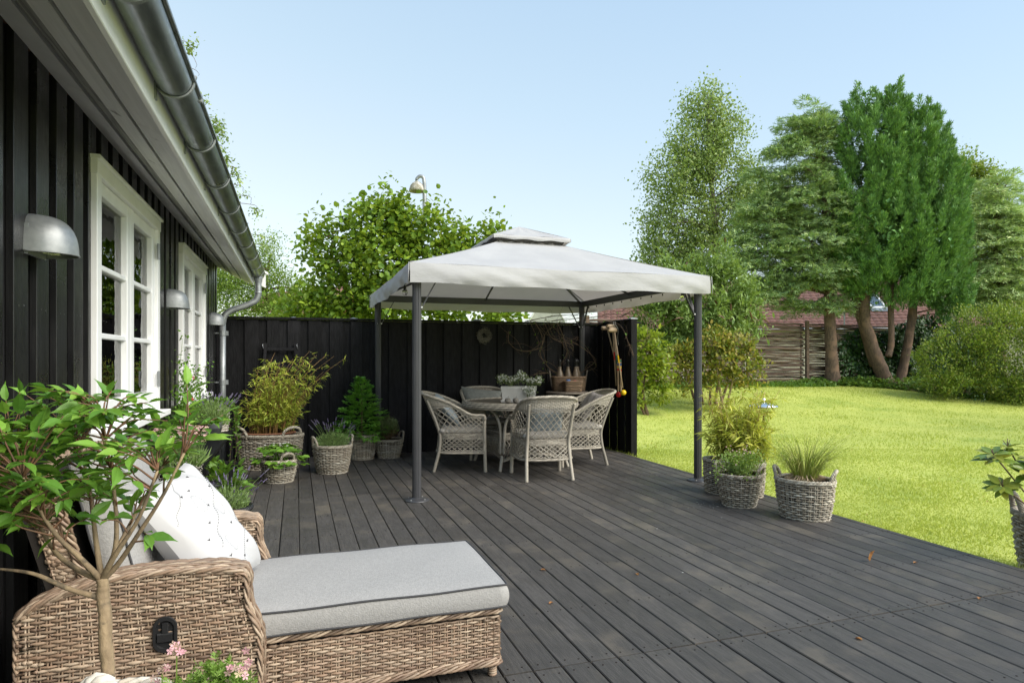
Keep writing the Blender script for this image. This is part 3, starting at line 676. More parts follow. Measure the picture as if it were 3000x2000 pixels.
for k in range(4):
    a=c4[k]; b=c4[(k+1)%4]; G=np.zeros((2,20,3))
    for j in range(20):
        s=j/19; ex=a[0]+(b[0]-a[0])*s; ey=a[1]+(b[1]-a[1])*s
        G[0,j]=(CX+ex*.40,CY+ey*.40,2.648+.006*math.sin(j*2.1)); G[1,j]=(CX+ex*.44,CY+ey*.44,2.70)
    mb.grid(G)
mb.build('vent_net',M['net'],gz)
for k in range(9):
    mb=MB(); yy=6.6+k*.25; mb.lathe([(0,-.012),(.008,-.01),(.008,.01),(0,.012)],6,(4.085,yy,2.06)); mb.build('curtain_ring',M['blackmetal'],gz)
for (bx,by,bz,lab) in ((1.075,6.70,2.0,'clear glass bulb hanging under the left edge of the gazebo'),(4.06,6.15,1.975,'clear glass bulb hanging beside the right front gazebo post')):
    t=thing('hanging_bulb',(bx,by,bz),lab,'light bulb','bulbs hanging under the gazebo')
    mb=MB(); mb.lathe([(0,-.035),(.018,-.03),(.03,-.012),(.032,.004),(.024,.024),(.014,.034)],16,(bx,by,bz)); mb.build('glass',M['bulb'],t,smooth=True)
    mb=MB(); mb.lathe([(.014,.03),(.016,.034),(.016,.07),(.004,.075),(.003,.10)],12,(bx,by,bz)); mb.build('socket',M['blackmetal'],t)
# ------------------------------------------------ weaving and soft-goods helpers
def weave(mb,S,nst,ts,amp=.004,r=.0045,flat=(1,1.5),piece=5,stake_r=.003,t01=None,sub=2,mi=0,pairs=True):
    """S(s,t)->(P,N). rows of over-under strands at heights ts round nst stakes"""
    K=nst*sub+1; s=np.linspace(0,1,K); PP=[];NN=[]
    L=piece*sub+1
    for i,t in enumerate(ts):
        P,N=S(s,np.full(K,t)); ph=np.cos(np.arange(K)*PI/sub+(i%2)*PI)
        Q=P+N*(amp*ph)[:,None]; o=-int(rng.integers(0,L-1))
        while o<K-1:
            ix=np.clip(np.arange(o,o+L),0,K-1)
            if ix[-1]-ix[0]>=sub: 
                if ix[0]==0 or ix[-1]==K-1:
                    ix=np.round(np.linspace(ix[0],ix[-1],L)).astype(int)
                PP.append(Q[ix]+N[ix]*rng.normal()*amp*.12); NN.append(N[ix])
            o+=L-1
    if PP:
        PP=np.array(PP); n=PP.shape[1]; rr=np.full(n,r); rr[0]=rr[-1]=r*.75
        rad=rr[None]*(1+.12*rng.normal(size=(len(PP),1)))
        mb.tubes(PP,rad,5,up=np.array(NN),flat=(flat[1],flat[0]),mi=mi,cap=False)
    if stake_r:
        t0,t1=t01 or (ts[0],ts[-1]); tt=np.linspace(t0,t1,7); Q=[];NN=[]
        for k in range(nst+1):
            for dx in ((-.16,.16) if pairs else (0,)):
                ss_=min(max((k+dx)/nst,0),1); P,N=S(np.full(7,float(ss_)),tt); Q.append(P-N*amp*.3); NN.append(N)
        mb.tubes(np.array(Q),stake_r,4,up=np.array(NN),mi=mi,cap=False)
def rope(mb,path,Rr,ns=3,r=None,pitch=.08,n=5,mi=0,up=(0,0,1),flatten=1.0):
    P=np.array(path,float); d=np.r_[0,np.cumsum(np.linalg.norm(np.diff(P,axis=0),axis=1))]
    K=max(8,int(d[-1]/(pitch/7))); q=np.linspace(0,d[-1],K)
    P=np.stack([np.interp(q,d,P[:,i]) for i in range(3)],-1)
    T=np.gradient(P,axis=0); T/=np.linalg.norm(T,axis=1,keepdims=True)+1e-9
    U=np.broadcast_to(np.array(up,float),P.shape)
    A=np.cross(T,U); A/=np.linalg.norm(A,axis=1,keepdims=True)+1e-9; B=np.cross(A,T)
    r=r or Rr*.62; out=[]
    for k in range(ns):
        a=q/pitch*2*PI+k*2*PI/ns; out.append(P+Rr*(np.cos(a)[:,None]*A+np.sin(a)[:,None]*B*flatten))
    mb.tubes(np.array(out),r,n,mi=mi)
def flatS(O,Ux,Uz,N):
    O,Ux,Uz,N=map(lambda a:np.array(a,float),(O,Ux,Uz,N))
    return lambda s,t:(O+s[:,None]*Ux+t[:,None]*Uz,np.broadcast_to(N,(len(s),3)))
def cushion(mb,lx,ly,lz,puff=.015,n=22,m=12,c=(0,0,0),Mx=None,rd=.04,seed=0,pip=None):
    u=np.linspace(-1,1,n); v=np.linspace(-1,1,m); U,W_=np.meshgrid(u,v,indexing='ij')
    def xy(U,W_,k=1.0):
        q=np.maximum(np.abs(U),np.abs(W_)); cr=(np.abs(U)*np.abs(W_))**6
        return lx/2*U*(1-rd*.25/lx*cr)*k,ly/2*W_*(1-rd*.25/ly*cr)*k
    X_,Y_=xy(U,W_); e=1-np.maximum(np.abs(U),np.abs(W_))**10
    z=lz/2-.006*(1-e)+puff*(1-U**2)**.6*(1-W_**2)**.6+.002*np.sin(U*9+seed)*np.sin(W_*5+seed)
    top=np.stack([X_,Y_,z],-1); bot=top*np.array([1,1,-1])
    def tr(G):
        G=np.asarray(G,float).reshape(-1,3)
        if Mx is not None: G=G@np.array(Mx)[:3,:3].T+np.array(Mx)[:3,3]
        return G+np.array(c)
    mb.grid(tr(top).reshape(n,m,3)); mb.grid(tr(bot).reshape(n,m,3),flip=True)
    ring=[(i,0) for i in range(n)]+[(n-1,j) for j in range(1,m)]+[(i,m-1) for i in range(n-2,-1,-1)]+[(0,j) for j in range(m-2,0,-1)]
    ring.append(ring[0]); G=[]
    for f in np.linspace(1,-1,6):
        row=[]
        for i,j in ring:
            p=top[i,j].copy(); b=1+ .012*(1-f*f)/max(lx,ly)*2; row.append((p[0]*b,p[1]*b,p[2]*f))
        G.append(row)
    G=tr(G).reshape(6,len(ring),3); mb.grid(G,flip=True)
    if pip is not None:
        for f in (1,-1):
            P=tr([(top[i,j][0]*1.004,top[i,j][1]*1.004,top[i,j][2]*f) for i,j in ring]); pip.tubes(P,.0042,6)
def pillow4(mb,c,T=.07,n=22,seed=0,wr=.004):
    """scatter cushion through four corner points (c00,c10,c11,c01)"""
    c=[np.array(x,float) for x in c]; N=np.cross(c[1]-c[0],c[3]-c[0]); N/=np.linalg.norm(N); cen=sum(c)/4
    u=np.linspace(0,1,n); G=[np.zeros((n,n,3)),np.zeros((n,n,3))]
    for i,a in enumerate(u):
        for j,b in enumerate(u):
            A=2*a-1;B=2*b-1; a2=.5+.5*A*(1-.07*(1-B*B)); b2=.5+.5*B*(1-.07*(1-A*A))
            p=(c[0]*(1-a2)+c[1]*a2)*(1-b2)+(c[3]*(1-a2)+c[2]*a2)*b2
            h=T*max(0,(1-A**4))**.55*max(0,(1-B**4))**.55
            edge=max(abs(A),abs(B))
            wv=wr*math.sin(A*14+seed+B*3)*(1-min(1,abs(B)*1.0))*edge+wr*math.sin(B*15+seed*2+A*4)*edge*edge*(1-abs(A))+wr*.8*math.sin((A+B)*7+seed)
            f=1 if edge<.999 else 0
            G[0][i,j]=p+N*(h+wv*f); G[1][i,j]=p-N*(h+wv*f*.4)
    mb.grid(G[0]); mb.grid(G[1],flip=True); return G,N
# ------------------------------------------------ rattan lounger
lo=thing('rattan_lounger',(0,2.85,0),'brown rattan chaise lounger with grey mattress in the foreground','lounger')
TOPU=[-.84,-.79,-.713,-.597,-.45,-.354,-.24,-.19,-.165]; TOPZ=[.485,.525,.556,.586,.596,.594,.588,.575,.545]
def topz(u): return np.interp(u,TOPU,TOPZ)
def fedge(z): return np.interp(z,[0,.17,.30,.375,.46,.60],[-.122,-.122,-.122,-.132,-.163,-.165])
def arm(vo,vi,sgn,nm='arm'):
    mb=MB(); H=.60
    def S(s,t,v_=vo,nrm=-sgn):
        z=t*H; u1=fedge(z); u=-.836+s*(u1+.836)
        # follow the arch at the top
        z=np.minimum(z,topz(u)-.012)
        return np.stack([u,np.full_like(u,v_),z],-1),np.broadcast_to(np.array([0,nrm,0.]),(len(u),3))
    rows=np.arange(.045,.585,.0112)/H
    weave(mb,S,24,rows,amp=.0042,r=.0052,flat=(.8,1.0),piece=5,stake_r=.0036,t01=(.03,.99))
    w_=vi-vo
    def Sf(s,t): z=t*.56+.02; return np.stack([fedge(z)+.002,vo+s*w_,z],-1),np.broadcast_to(np.array([1.,0,0]),(len(s),3))
    weave(mb,Sf,4,np.arange(.02,.95,.02),amp=.004,r=.005,piece=2,stake_r=.0036)
    if sgn<0:
        def Si(s,t): P,N=S(s,t); return P+np.array([0,w_,0]),-N
    else:
        def Si(s,t): P,N=S(s,t); return P+np.array([0,w_,0]),-N
    if sgn<0 or True:
        weave(mb,Si,24,rows[22:],amp=.0042,r=.0052,flat=(.8,1.0),piece=5,stake_r=.0036,t01=(.4,.99))
    a=mb.build(nm,M['W_lounge'],lo,smooth=True,stuff=True)
    # wrapped top: bundles of strands running round the arch and down the front edge
    uu=np.array(TOPU); zz=np.array(TOPZ)-.004
    path=[(u,z) for u,z in zip(uu[:-1],zz[:-1])]+[(-.172,.568),(-.163,.54),(-.163,.46),(-.146,.41),(-.128,.36),(-.120,.30),(-.120,.02)]
    pth=smooth_path([(u,0,z) for u,z in path],5)
    mb=MB(); k=0
    for f in np.linspace(0.02,.98,9):
        off=.012*math.sin(f*PI)
        q=pth.copy(); q[:,1]=vo+w_*f; nz=np.gradient(q,axis=0); nx=-nz[:,2]; nzz=nz[:,0]; l=np.hypot(nx,nzz)+1e-9
        q[:,0]+=nx/l*off+.0; q[:,2]+=nzz/l*off
        rope(mb,q,.0042,ns=2,r=.0052,pitch=.11+.03*rng.random(),up=(0,1,0))
    for v_ in (vo,vi):
        q=pth.copy(); q[:,1]=v_; rope(mb,q,.0065,ns=3,r=.0055,pitch=.13,up=(0,1,0))
    q=np.array([(-.838,vo+.004,.02),(-.838,vo+.004,.48)]); rope(mb,q,.006,ns=3,r=.005,pitch=.1,up=(0,1,0))
    mb.build('arm_edge',M['W_lounge'],lo,smooth=True)
    mb=MB(); G=[]
    for v_ in (min(vo,vi)+.008,max(vo,vi)-.008):
        us=np.linspace(-.83,-.175,20); V=[(u,v_,float(topz(u))-.014) for u in us]+[(-.172,v_,.46),(-.135,v_,.37),(-.13,v_,.04),(-.83,v_,.04)]; G.append(V)
    n=len(G[0]); F=[tuple(range(n)),tuple(range(2*n-1,n-1,-1))]+[(i,n+i,n+(i+1)%n,(i+1)%n) for i in range(n)]
    mb.add(G[0]+G[1],F); mb.build('arm_core',M['lining'],lo)
arm(2.42,2.525,1); arm(3.285,3.18,-1)
# handle
mb=MB(); hx,hz=-.415,.388
def oval(rx,rz,y,n=32): 
    a=np.arange(n)*2*PI/n; x=hx+rx*np.cos(a); z=hz+np.where(np.sin(a)>0,1,-1)*(rz-rx)+rx*np.sin(a); return np.stack([x,np.full(n,y),z],-1)
rings=[oval(.037,.060,2.412),oval(.038,.061,2.408),oval(.036,.059,2.4045),oval(.028,.047,2.4045),oval(.026,.045,2.413)]
V=np.concatenate(rings); F=[(k*32+i,k*32+(i+1)%32,(k+1)*32+(i+1)%32,(k+1)*32+i) for k in range(4) for i in range(32)]
mb.add(V,F+[tuple(range(159,127,-1))])
mb.build('recline_handle',M['blackmetal'],lo); hd=bpy.data.objects['recline_handle']
mb=MB(); mb.bbox(hx-.010,hx+.010,2.4035,2.412,hz+.005,hz+.040,.002); mb.bbox(hx-.023,hx+.023,2.402,2.4115,hz-.026,hz+.006,.004); mb.build('lever',M['blackmetal'],hd)
# chaise base
BZ=.275
def side(O,U_,H,N_,nst,rows_,nm='base_panel'):
    mb=MB(); weave(mb,flatS(O,U_,(0,0,H),N_),nst,np.arange(0,1,rows_/H),amp=.0042,r=.0052,flat=(.8,1.0),piece=5,stake_r=.0036); mb.build(nm,M['W_lounge'],lo,smooth=True,stuff=True)
side((-.13,2.53,.07),(.925,0,0),.19,(0,-1,0),33,.0112)
side((.797,2.53,.07),(0,.64,0),.19,(1,0,0),22,.0112)
side((-.13,3.17,.07),(.925,0,0),.19,(0,1,0),33,.0112)
mb=MB()
for z in (BZ,.062):
    P=[(-.13,2.526,z),(.79,2.526,z),(.799,2.535,z),(.799,3.165,z),(.79,3.174,z),(-.13,3.174,z)]
    rope(mb,P,.009,ns=4,r=.0058,pitch=.15); rope(mb,[(a,b,c+.013) for a,b,c in P],.005,ns=2,r=.005,pitch=.11)
mb.build('base_rim',M['W_lounge'],lo,smooth=True)
mb=MB(); mb.box(-.80,.788,2.542,3.16,.075,.262); mb.build('base_core',M['lining'],lo)
mb=MB(); weave(mb,flatS((-.13,2.535,.268),(.925,0,0),(0,.63,0),(0,0,1)),46,np.arange(0,1,.02),amp=.004,r=.005,piece=4,stake_r=.003,pairs=False); mb.build('base_top',M['W_lounge'],lo,smooth=True,stuff=True)
for (x,y) in ((.772,2.555),(.772,3.145)):
    mb=MB(); P=[(x,y,z) for z in np.linspace(.065,.0,12)]
    mb.tubes(P,.017,10); 
    for z in np.arange(.006,.065,.009): mb.lathe([(.017,-.004),(.0205,0),(.017,.004)],10,(x,y,z))
    mb.build('leg',M['W_lounge'],lo,smooth=True)
# seat mattress (long) and back cushion
mb=MB(); pp_=MB(); cushion(mb,1.36,.685,.098,puff=.012,n=34,m=16,c=(.145,2.852,.338),pip=pp_); cu=mb.build('mattress',M['cushion'],lo,smooth=True); pp_.build('piping',M['piping'],cu,smooth=True)
ang=R(76); ax=np.array([math.cos(R(104)),0,math.sin(R(104))]); nrm=np.array([ax[2],0,-ax[0]])
Mx=np.eye(4); Mx[:3,0]=ax; Mx[:3,1]=(0,1,0); Mx[:3,2]=nrm; Mx[:3,3]=(-.60,2.85,.665)
mb=MB(); pp_=MB(); cushion(mb,.62,.66,.11,puff=.022,n=22,m=18,Mx=Mx,pip=pp_); cu=mb.build('back_cushion',M['cushion'],lo,smooth=True); pp_.build('piping',M['piping'],cu,smooth=True)
mb=MB()
weave(mb,lambda s,t:(np.stack([-.63-.05*0-t*.14-.085*(1-s)+.0,np.full_like(s,2.50),.42+t*.50],-1),np.broadcast_to(np.array([0,-1.,0]),(len(s),3))),5,np.arange(0,1,.022),amp=.004,r=.005,piece=3)
weave(mb,lambda s,t:(np.stack([-.715-t*.14,2.50+s*.70,.42+t*.50],-1),np.broadcast_to(np.array([-1.,0,0]),(len(s),3))),24,np.arange(0,1,.022),amp=.004,r=.005,piece=5)
rope(mb,[(-.63,2.495,.42),(-.77,2.495,.92),(-.79,2.51,.945),(-.82,2.85,.955),(-.79,3.19,.945),(-.77,3.205,.92),(-.63,3.205,.42)],.011,ns=4,r=.006,pitch=.12,up=(1,0,.2))
mb.build('backrest',M['W_lounge'],lo,smooth=True,stuff=True)
mb=MB(); mb.box(-.05,.05,-.34,.34,0,.5,M=np.array([[1,0,-.28,-.70],[0,1,0,2.85],[0,0,1,.42],[0,0,0,1]])); mb.build('backrest_core',M['lining'],lo)
# white printed pillow
pi=thing('throw_pillow',(-.35,2.78,.42),'large white cotton pillow printed with tiny dark birds and dotted lines on the rattan lounger','pillow')
cc=[(-.27,2.545,.41),(-.145,2.985,.425),(-.44,2.985,.875),(-.575,2.59,.825)]
mb=MB(); G,N_=pillow4(mb,cc,T=.088,n=40,seed=1.3,wr=.007); mb.build('cover',M['pillow'],pi,smooth=True)
if N_[0]<0: FG=G[1]; N_=-N_
else: FG=G[0]
def onp(a,b,h=.0015):
    a=min(max(a,0),.999)*39; b=min(max(b,0),.999)*39; i,j=int(a),int(b); fa,fb=a-i,b-j
    p=FG[i,j]*(1-fa)*(1-fb)+FG[i+1,j]*fa*(1-fb)+FG[i,j+1]*(1-fa)*fb+FG[i+1,j+1]*fa*fb
    return p+N_*h
mb=MB()
for (a0,b0,a1,b1) in ((.42,.02,.98,.50),(.25,.30,.98,.93),(.05,.62,.42,.97)):   # stitched dashed lines
    ks=np.linspace(0,1,70)
    for k in range(0,69,2): mb.tubes([onp(a0+(a1-a0)*t+.006*math.sin(t*25),b0+(b1-b0)*t) for t in (ks[k],(ks[k]+ks[k+1])/2,ks[k+1])],.0009,4)
for (a,b) in ((.3,.2),(.55,.12),(.7,.2),(.8,.36),(.62,.40),(.9,.62),(.5,.62),(.35,.5),(.72,.74),(.45,.8),(.6,.9),(.25,.78),(.86,.14),(.18,.4)):  # little birds
    s_=.012
    mb.tubes([onp(a-s_*1.6,b+s_),onp(a-s_*.6,b+s_*.9),onp(a,b),onp(a+s_*.7,b+s_*1.3),onp(a+s_*1.5,b+s_*.9)],.0013,4)
for (a,b,r_) in ((.45,.28,.07),(.66,.56,.06),(.4,.68,.08)):
    for k in range(26):
        q=k*2*PI/26; p=onp(a+r_*math.cos(q),b+r_*math.sin(q)); mb.tubes([p,p+N_*.0008],.0010,4)
mb.build('print',M['ink'],pi,stuff=True)
# ------------------------------------------------ wicker dining chair
def chair_path(n=81):
    ph=np.linspace(0,PI,61); e=.62
    bx=.285*np.sign(np.cos(ph))*np.abs(np.cos(ph))**e; by=.02+.255*np.abs(np.sin(ph))**e
    P=np.concatenate([[(.285,-.265)],np.stack([bx,by],-1),[(-.285,-.265)]])
    d=np.r_[0,np.cumsum(np.hypot(*np.diff(P,axis=0).T))]; q=np.linspace(0,d[-1],n)
    return np.stack([np.interp(q,d,P[:,0]),np.interp(q,d,P[:,1])],-1)
CP=chair_path()
CPN=np.gradient(CP,axis=0); CPN=np.stack([CPN[:,1],-CPN[:,0]],-1); CPN/=np.linalg.norm(CPN,axis=1,keepdims=True)
if (CPN*CP).sum()<0: CPN=-CPN
def chS(s,z):
    x=np.interp(s,np.linspace(0,1,len(CP)),CP[:,0]); y=np.interp(s,np.linspace(0,1,len(CP)),CP[:,1])
    nx=np.interp(s,np.linspace(0,1,len(CP)),CPN[:,0]); ny=np.interp(s,np.linspace(0,1,len(CP)),CPN[:,1])
    wb=ss(-.05,.26,y); up_=np.clip((z-.42)/.5,0,1)
    lean=(.17*wb*up_**1.2); fl=.035*up_+np.where(z<.42,(.42-z)*.10,0)
    P=np.stack([x+nx*fl,y+ny*fl+lean,z],-1); return P,np.stack([nx,ny,np.zeros_like(nx)],-1)
def chtop(s):
    y=np.interp(s,np.linspace(0,1,len(CP)),CP[:,1]); x=np.interp(s,np.linspace(0,1,len(CP)),CP[:,0])
    return .655+.255*ss(-.16,.27,y)*(1-.10*np.abs(x/.285)**2)
def lattice(mb,zlo,zhi,n,slant,r,K=6,s0=0.,s1=1.):
    """two crossing families of diagonal canes; zlo/zhi functions of s"""
    for d in (1,-1):
        Ps=[];Ns=[]
        for k in range(-4,n+4):
            a=(k+.5)/n; t=np.linspace(0,1,K); s=a+d*slant*(t-.5)
            if s.max()<0 or s.min()>1: continue
            s=np.clip(s,0,1); s=s0+s*(s1-s0); z=zlo(s)+(zhi(s)-zlo(s))*t; P,N=chS(s,z); Ps.append(P+N*d*r*.7); Ns.append(N)
        mb.tubes(np.array(Ps),r,4,up=np.array(Ns),flat=(1.2,.8),cap=False)
def wrapped(mb,P,r0,r1,n=10,pitch=.011):
    P=smooth_path(P,6) if len(P)>2 else np.linspace(P[0],P[1],2)
    d=np.r_[0,np.cumsum(np.linalg.norm(np.diff(P,axis=0),axis=1))]; K=int(d[-1]/pitch*2); q=np.linspace(0,d[-1],K)
    Q=np.stack([np.interp(q,d,P[:,i]) for i in range(3)],-1); rr=(r0+(r1-r0)*q/d[-1])*(1+.07*np.cos(np.arange(K)*PI))
    mb.tubes(Q,rr[None],n)
def make_chair():
    t=thing('wicker_chair',(0,0,0),'x','chair','grey wicker armchairs round the table')
    z1=lambda s:np.full_like(s,.245); 
    mb=MB(); lattice(mb,z1,lambda s:np.full_like(s,.385),24,.13,.0046,4)
    def zu(s): y=np.interp(s,np.linspace(0,1,len(CP)),CP[:,1]); return np.minimum(chtop(s)-.03,chtop(s)-.03-.13*ss(.05,.25,y))
    lattice(mb,lambda s:np.full_like(s,.435),zu,24,.17,.0046,6)
    mb.build('lattice',M['W_chair'],t,smooth=True,stuff=True)
    mb=MB()
    weave(mb,lambda s,q:chS(s,.385+q*.05),60,np.linspace(0,1,5),amp=.003,r=.0045,flat=(.7,1.3),piece=3,stake_r=0)
    weave(mb,lambda s,q:chS(s,.215+q*.03),60,np.linspace(0,1,3),amp=.003,r=.0045,flat=(.7,1.3),piece=3,stake_r=0)
    nr=11
    for i in range(nr):       # dense woven panel of the upper back
        f=i/(nr-1); K=121; s=np.linspace(.0,1,K); z=zu(s)+(chtop(s)-.005-zu(s))*f
        P,N=chS(s,z); ph=np.cos(np.arange(K)*PI/2+(i%2)*PI); mb.tubes(P+N*(.003*ph)[:,None],.0052,5,up=N,flat=(1.2,.7),cap=False)
    s=np.linspace(.04,.96,64); 
    Ps=[];Ns=[]
    for q in s:
        a=np.full(4,q); z=zu(a)+(chtop(a)-zu(a))*np.linspace(0,1,4); P,N=chS(a,z); Ps.append(P);Ns.append(N)
    mb.tubes(np.array(Ps),.0035,4,up=np.array(Ns),cap=False)
    # seat lattice underside / front apron
    weave(mb,flatS((-.285,-.262,.385),(.57,0,0),(0,0,.05),(0,-1,0)),20,np.linspace(0,1,5),amp=.003,r=.0045,piece=3,stake_r=0)
    mb.build('woven_panel',M['W_chair'],t,smooth=True,stuff=True)
    # lattice apron in front
    mb=MB()
    for d in (1,-1):
        for k in range(-1,13):
            a=np.array([-.28+k*.048,-.262+d*.003,.245]); b=a+np.array([d*.07,0,.14]); 
            if abs(a[0])<.29 and abs(b[0])<.29: mb.tubes([a,b],.0042,4)
    rope(mb,[(-.29,-.265,.225),(.29,-.265,.225)],.006,ns=3,r=.005,pitch=.09); mb.build('front_apron',M['W_chair'],t,smooth=True,stuff=True)
    mb=MB(); s=np.linspace(0,1,90); P,N=chS(s,chtop(s)); 
    P=np.vstack([[P[0]+V3(0,-.012,-.05)],P,[P[-1]+V3(0,-.012,-.05)]])
    rope(mb,P,.013,ns=5,r=.0085,pitch=.13,flatten=.8); mb.build('rim',M['W_chair'],t,smooth=True)
    mb=MB(); P,N=chS(s,np.full(90,.222)); rope(mb,P,.007,ns=3,r=.0065,pitch=.09); mb.build('lower_rim',M['W_chair'],t,smooth=True)
    for sx in (1,-1):
        mb=MB(); wrapped(mb,[(sx*.282,-.27,.64),(sx*.28,-.268,.45),(sx*.283,-.272,.22),(sx*.288,-.278,0)],.019,.021)
        mb.build('leg',M['W_chair'],t,smooth=True)
        mb=MB(); P,N=chS(np.array([.5-sx*.155]*5),np.array([.24,.40,.55,.70,.83])); P=P+N*.014
        pts=[P[4],P[3],P[2],P[1],P[0],V3(P[0][0]*1.03,P[0][1]+.03,.12),V3(P[0][0]*1.06,P[0][1]+.06,0)]
        wrapped(mb,pts,.017,.019); mb.build('leg',M['W_chair'],t,smooth=True)
    mb=MB(); cushion(mb,.52,.48,.065,puff=.02,n=16,m=14,c=(0,0,.475)); mb.build('seat_cushion',M['seat'],t,smooth=True)
    mb=MB(); mb.lathe([(0,.43),(.25,.43),(.25,.44),(0,.44)],24); mb.build('seat_support',M['W_chair'],t)
    return t
def face(fr,fd): d=site(fr,fd); return math.atan2(d.y,d.x)+PI/2
ch=make_chair()
spots=[((-.60,7.70),(1,.05),'grey wicker armchair at the left of the table, facing right, with blue cushion'),
       ((.335,7.17),(-.22,.97),'grey wicker armchair nearest the camera, its tall back turned to the viewer'),
       ((.80,8.08),(-.96,-.25),'grey wicker armchair at the right of the table, turned left beside the mallets'),
       ((-.33,8.62),(.28,-.96),'grey wicker armchair behind the table against the black fence')]
CH=[]
for i,(p,f,lab) in enumerate(spots):
    q=site(*p); o=ch if i==0 else dup(ch,q,face(*f),lab)
    o.location=q; o.rotation_euler=(0,0,face(*f)); o['label']=lab; CH.append((q,face(*f)))
def local(k,p):
    q,a=CH[k]; return V3(q.x+p[0]*math.cos(a)-p[1]*math.sin(a),q.y+p[0]*math.sin(a)+p[1]*math.cos(a),p[2])
def chpillow(k,pts,m_,lab,T=.055,seed=1):
    c=[local(k,p) for p in pts]; b=sum(c)/4; b[2]=min(x[2] for x in c)
    t=thing('throw_pillow',tuple(b),lab,'pillow','pillows on the wicker chairs')
    mb=MB(); pillow4(mb,c,T,n=16,seed=seed,wr=.006); mb.build('cover',M[m_],t,smooth=True)
chpillow(0,[(-.20,.02,.52),(.2,.06,.52),(.19,.33,.885),(-.18,.33,.87)],'pillow_blue','faded blue linen pillow in the chair at the left of the table',seed=2)
chpillow(1,[(-.20,.10,.50),(.2,.10,.50),(.2,.22,.78),(-.2,.22,.78)],'pillow_blue','faded blue linen pillow seen through the lattice of the nearest chair',seed=3)
chpillow(2,[(-.20,.02,.52),(.2,.0,.52),(.2,.30,.86),(-.2,.31,.89)],'pillow_taupe','taupe linen pillow in the chair at the right of the table',seed=4)
chpillow(3,[(-.27,.10,.56),(.24,.08,.53),(.27,.26,.86),(-.30,.30,.93)],'pillow_grey','wide grey-green linen pillow in the chair behind the table',T=.06,seed=5)
# ------------------------------------------------ round table
TC=site(.10,8.02); TR=.70; TZ=.775
tb=thing('dining_table',(TC.x,TC.y,0),'round grey wicker garden table with slatted top under the gazebo','table')
ta=R(-9); 
sl_=-TR+.05; 
while sl_<TR-.05:
    w_=.098; a,b=sl_+.0025,min(sl_+w_,TR-.05)-.0025; mid=max(abs(a),abs(b)); mb=MB(); V=[]
    n=6; top=[(q,math.sqrt(max(0,(TR-.035)**2-q*q))) for q in np.linspace(a,b,n)]
    V=[(x,y,.0) for x,y in top]+[(x,-y,0) for x,y in top[::-1]]; m_=len(V)
    Vt=[(x,y,TZ) for x,y,_ in V]+[(x,y,TZ-.012) for x,y,_ in V]
    F=[tuple(range(m_-1,-1,-1)),tuple(range(m_,2*m_))]+[(i,(i+1)%m_,m_+(i+1)%m_,m_+i) for i in range(m_)]
    Vr=np.array(Vt); c_,s_=math.cos(R(62)),math.sin(R(62)); Vr=np.stack([Vr[:,0]*c_-Vr[:,1]*s_+TC.x,Vr[:,0]*s_+Vr[:,1]*c_+TC.y,Vr[:,2]],-1)
    mb.add(Vr,F); mb.build('slat',M['tabletop'],tb); sl_+=w_
mb=MB(); a=np.linspace(0,2*PI,100)
for (rr,z) in ((TR-.012,TZ+.004),(TR+.012,TZ-.012),(TR+.016,TZ-.032),(TR+.008,TZ-.052)):
    rope(mb,np.stack([TC.x+rr*np.cos(a),TC.y+rr*np.sin(a),np.full(100,z)],-1),.007,ns=3,r=.0075,pitch=.10)
mb.lathe([(TR-.04,TZ-.013),(TR+.004,TZ-.01),(TR+.004,TZ-.055),(TR-.06,TZ-.055),(TR-.06,TZ-.013)],48,(TC.x,TC.y,0)); mb.build('braided_rim',M['W_chair'],tb,smooth=True)
mb=MB(); mb.lathe([(0,TZ-.014),(TR-.05,TZ-.014)],40,(TC.x,TC.y,0)); mb.build('underside',M['lining'],tb)
LG=[site(.10+dx,8.02+dz) for dx,dz in ((-.24,-.58),(.58,-.24),(.24,.58),(-.58,.24))]
for p in LG:
    d=Vector((p.x-TC.x,p.y-TC.y,0)); q=Vector((-d.y,d.x,0)).normalized()
    mb=MB()
    for s_ in (1,-1):
        c=lambda f,g_,z:(TC.x+d.x*f+q.x*g_*s_,TC.y+d.y*f+q.y*g_*s_,z)
        wrapped(mb,[c(.80,.20,.72),c(.86,.10,.66),c(.88,.045,.56),c(.88,.026,.44),c(.90,.022,.2)],.017,.017)
    wrapped(mb,[tuple(Vector((TC.x,TC.y,.17))+d*.90),(p.x,p.y,0)],.019,.018)
    mb.build('leg',M['W_chair'],tb,smooth=True)
mb=MB()
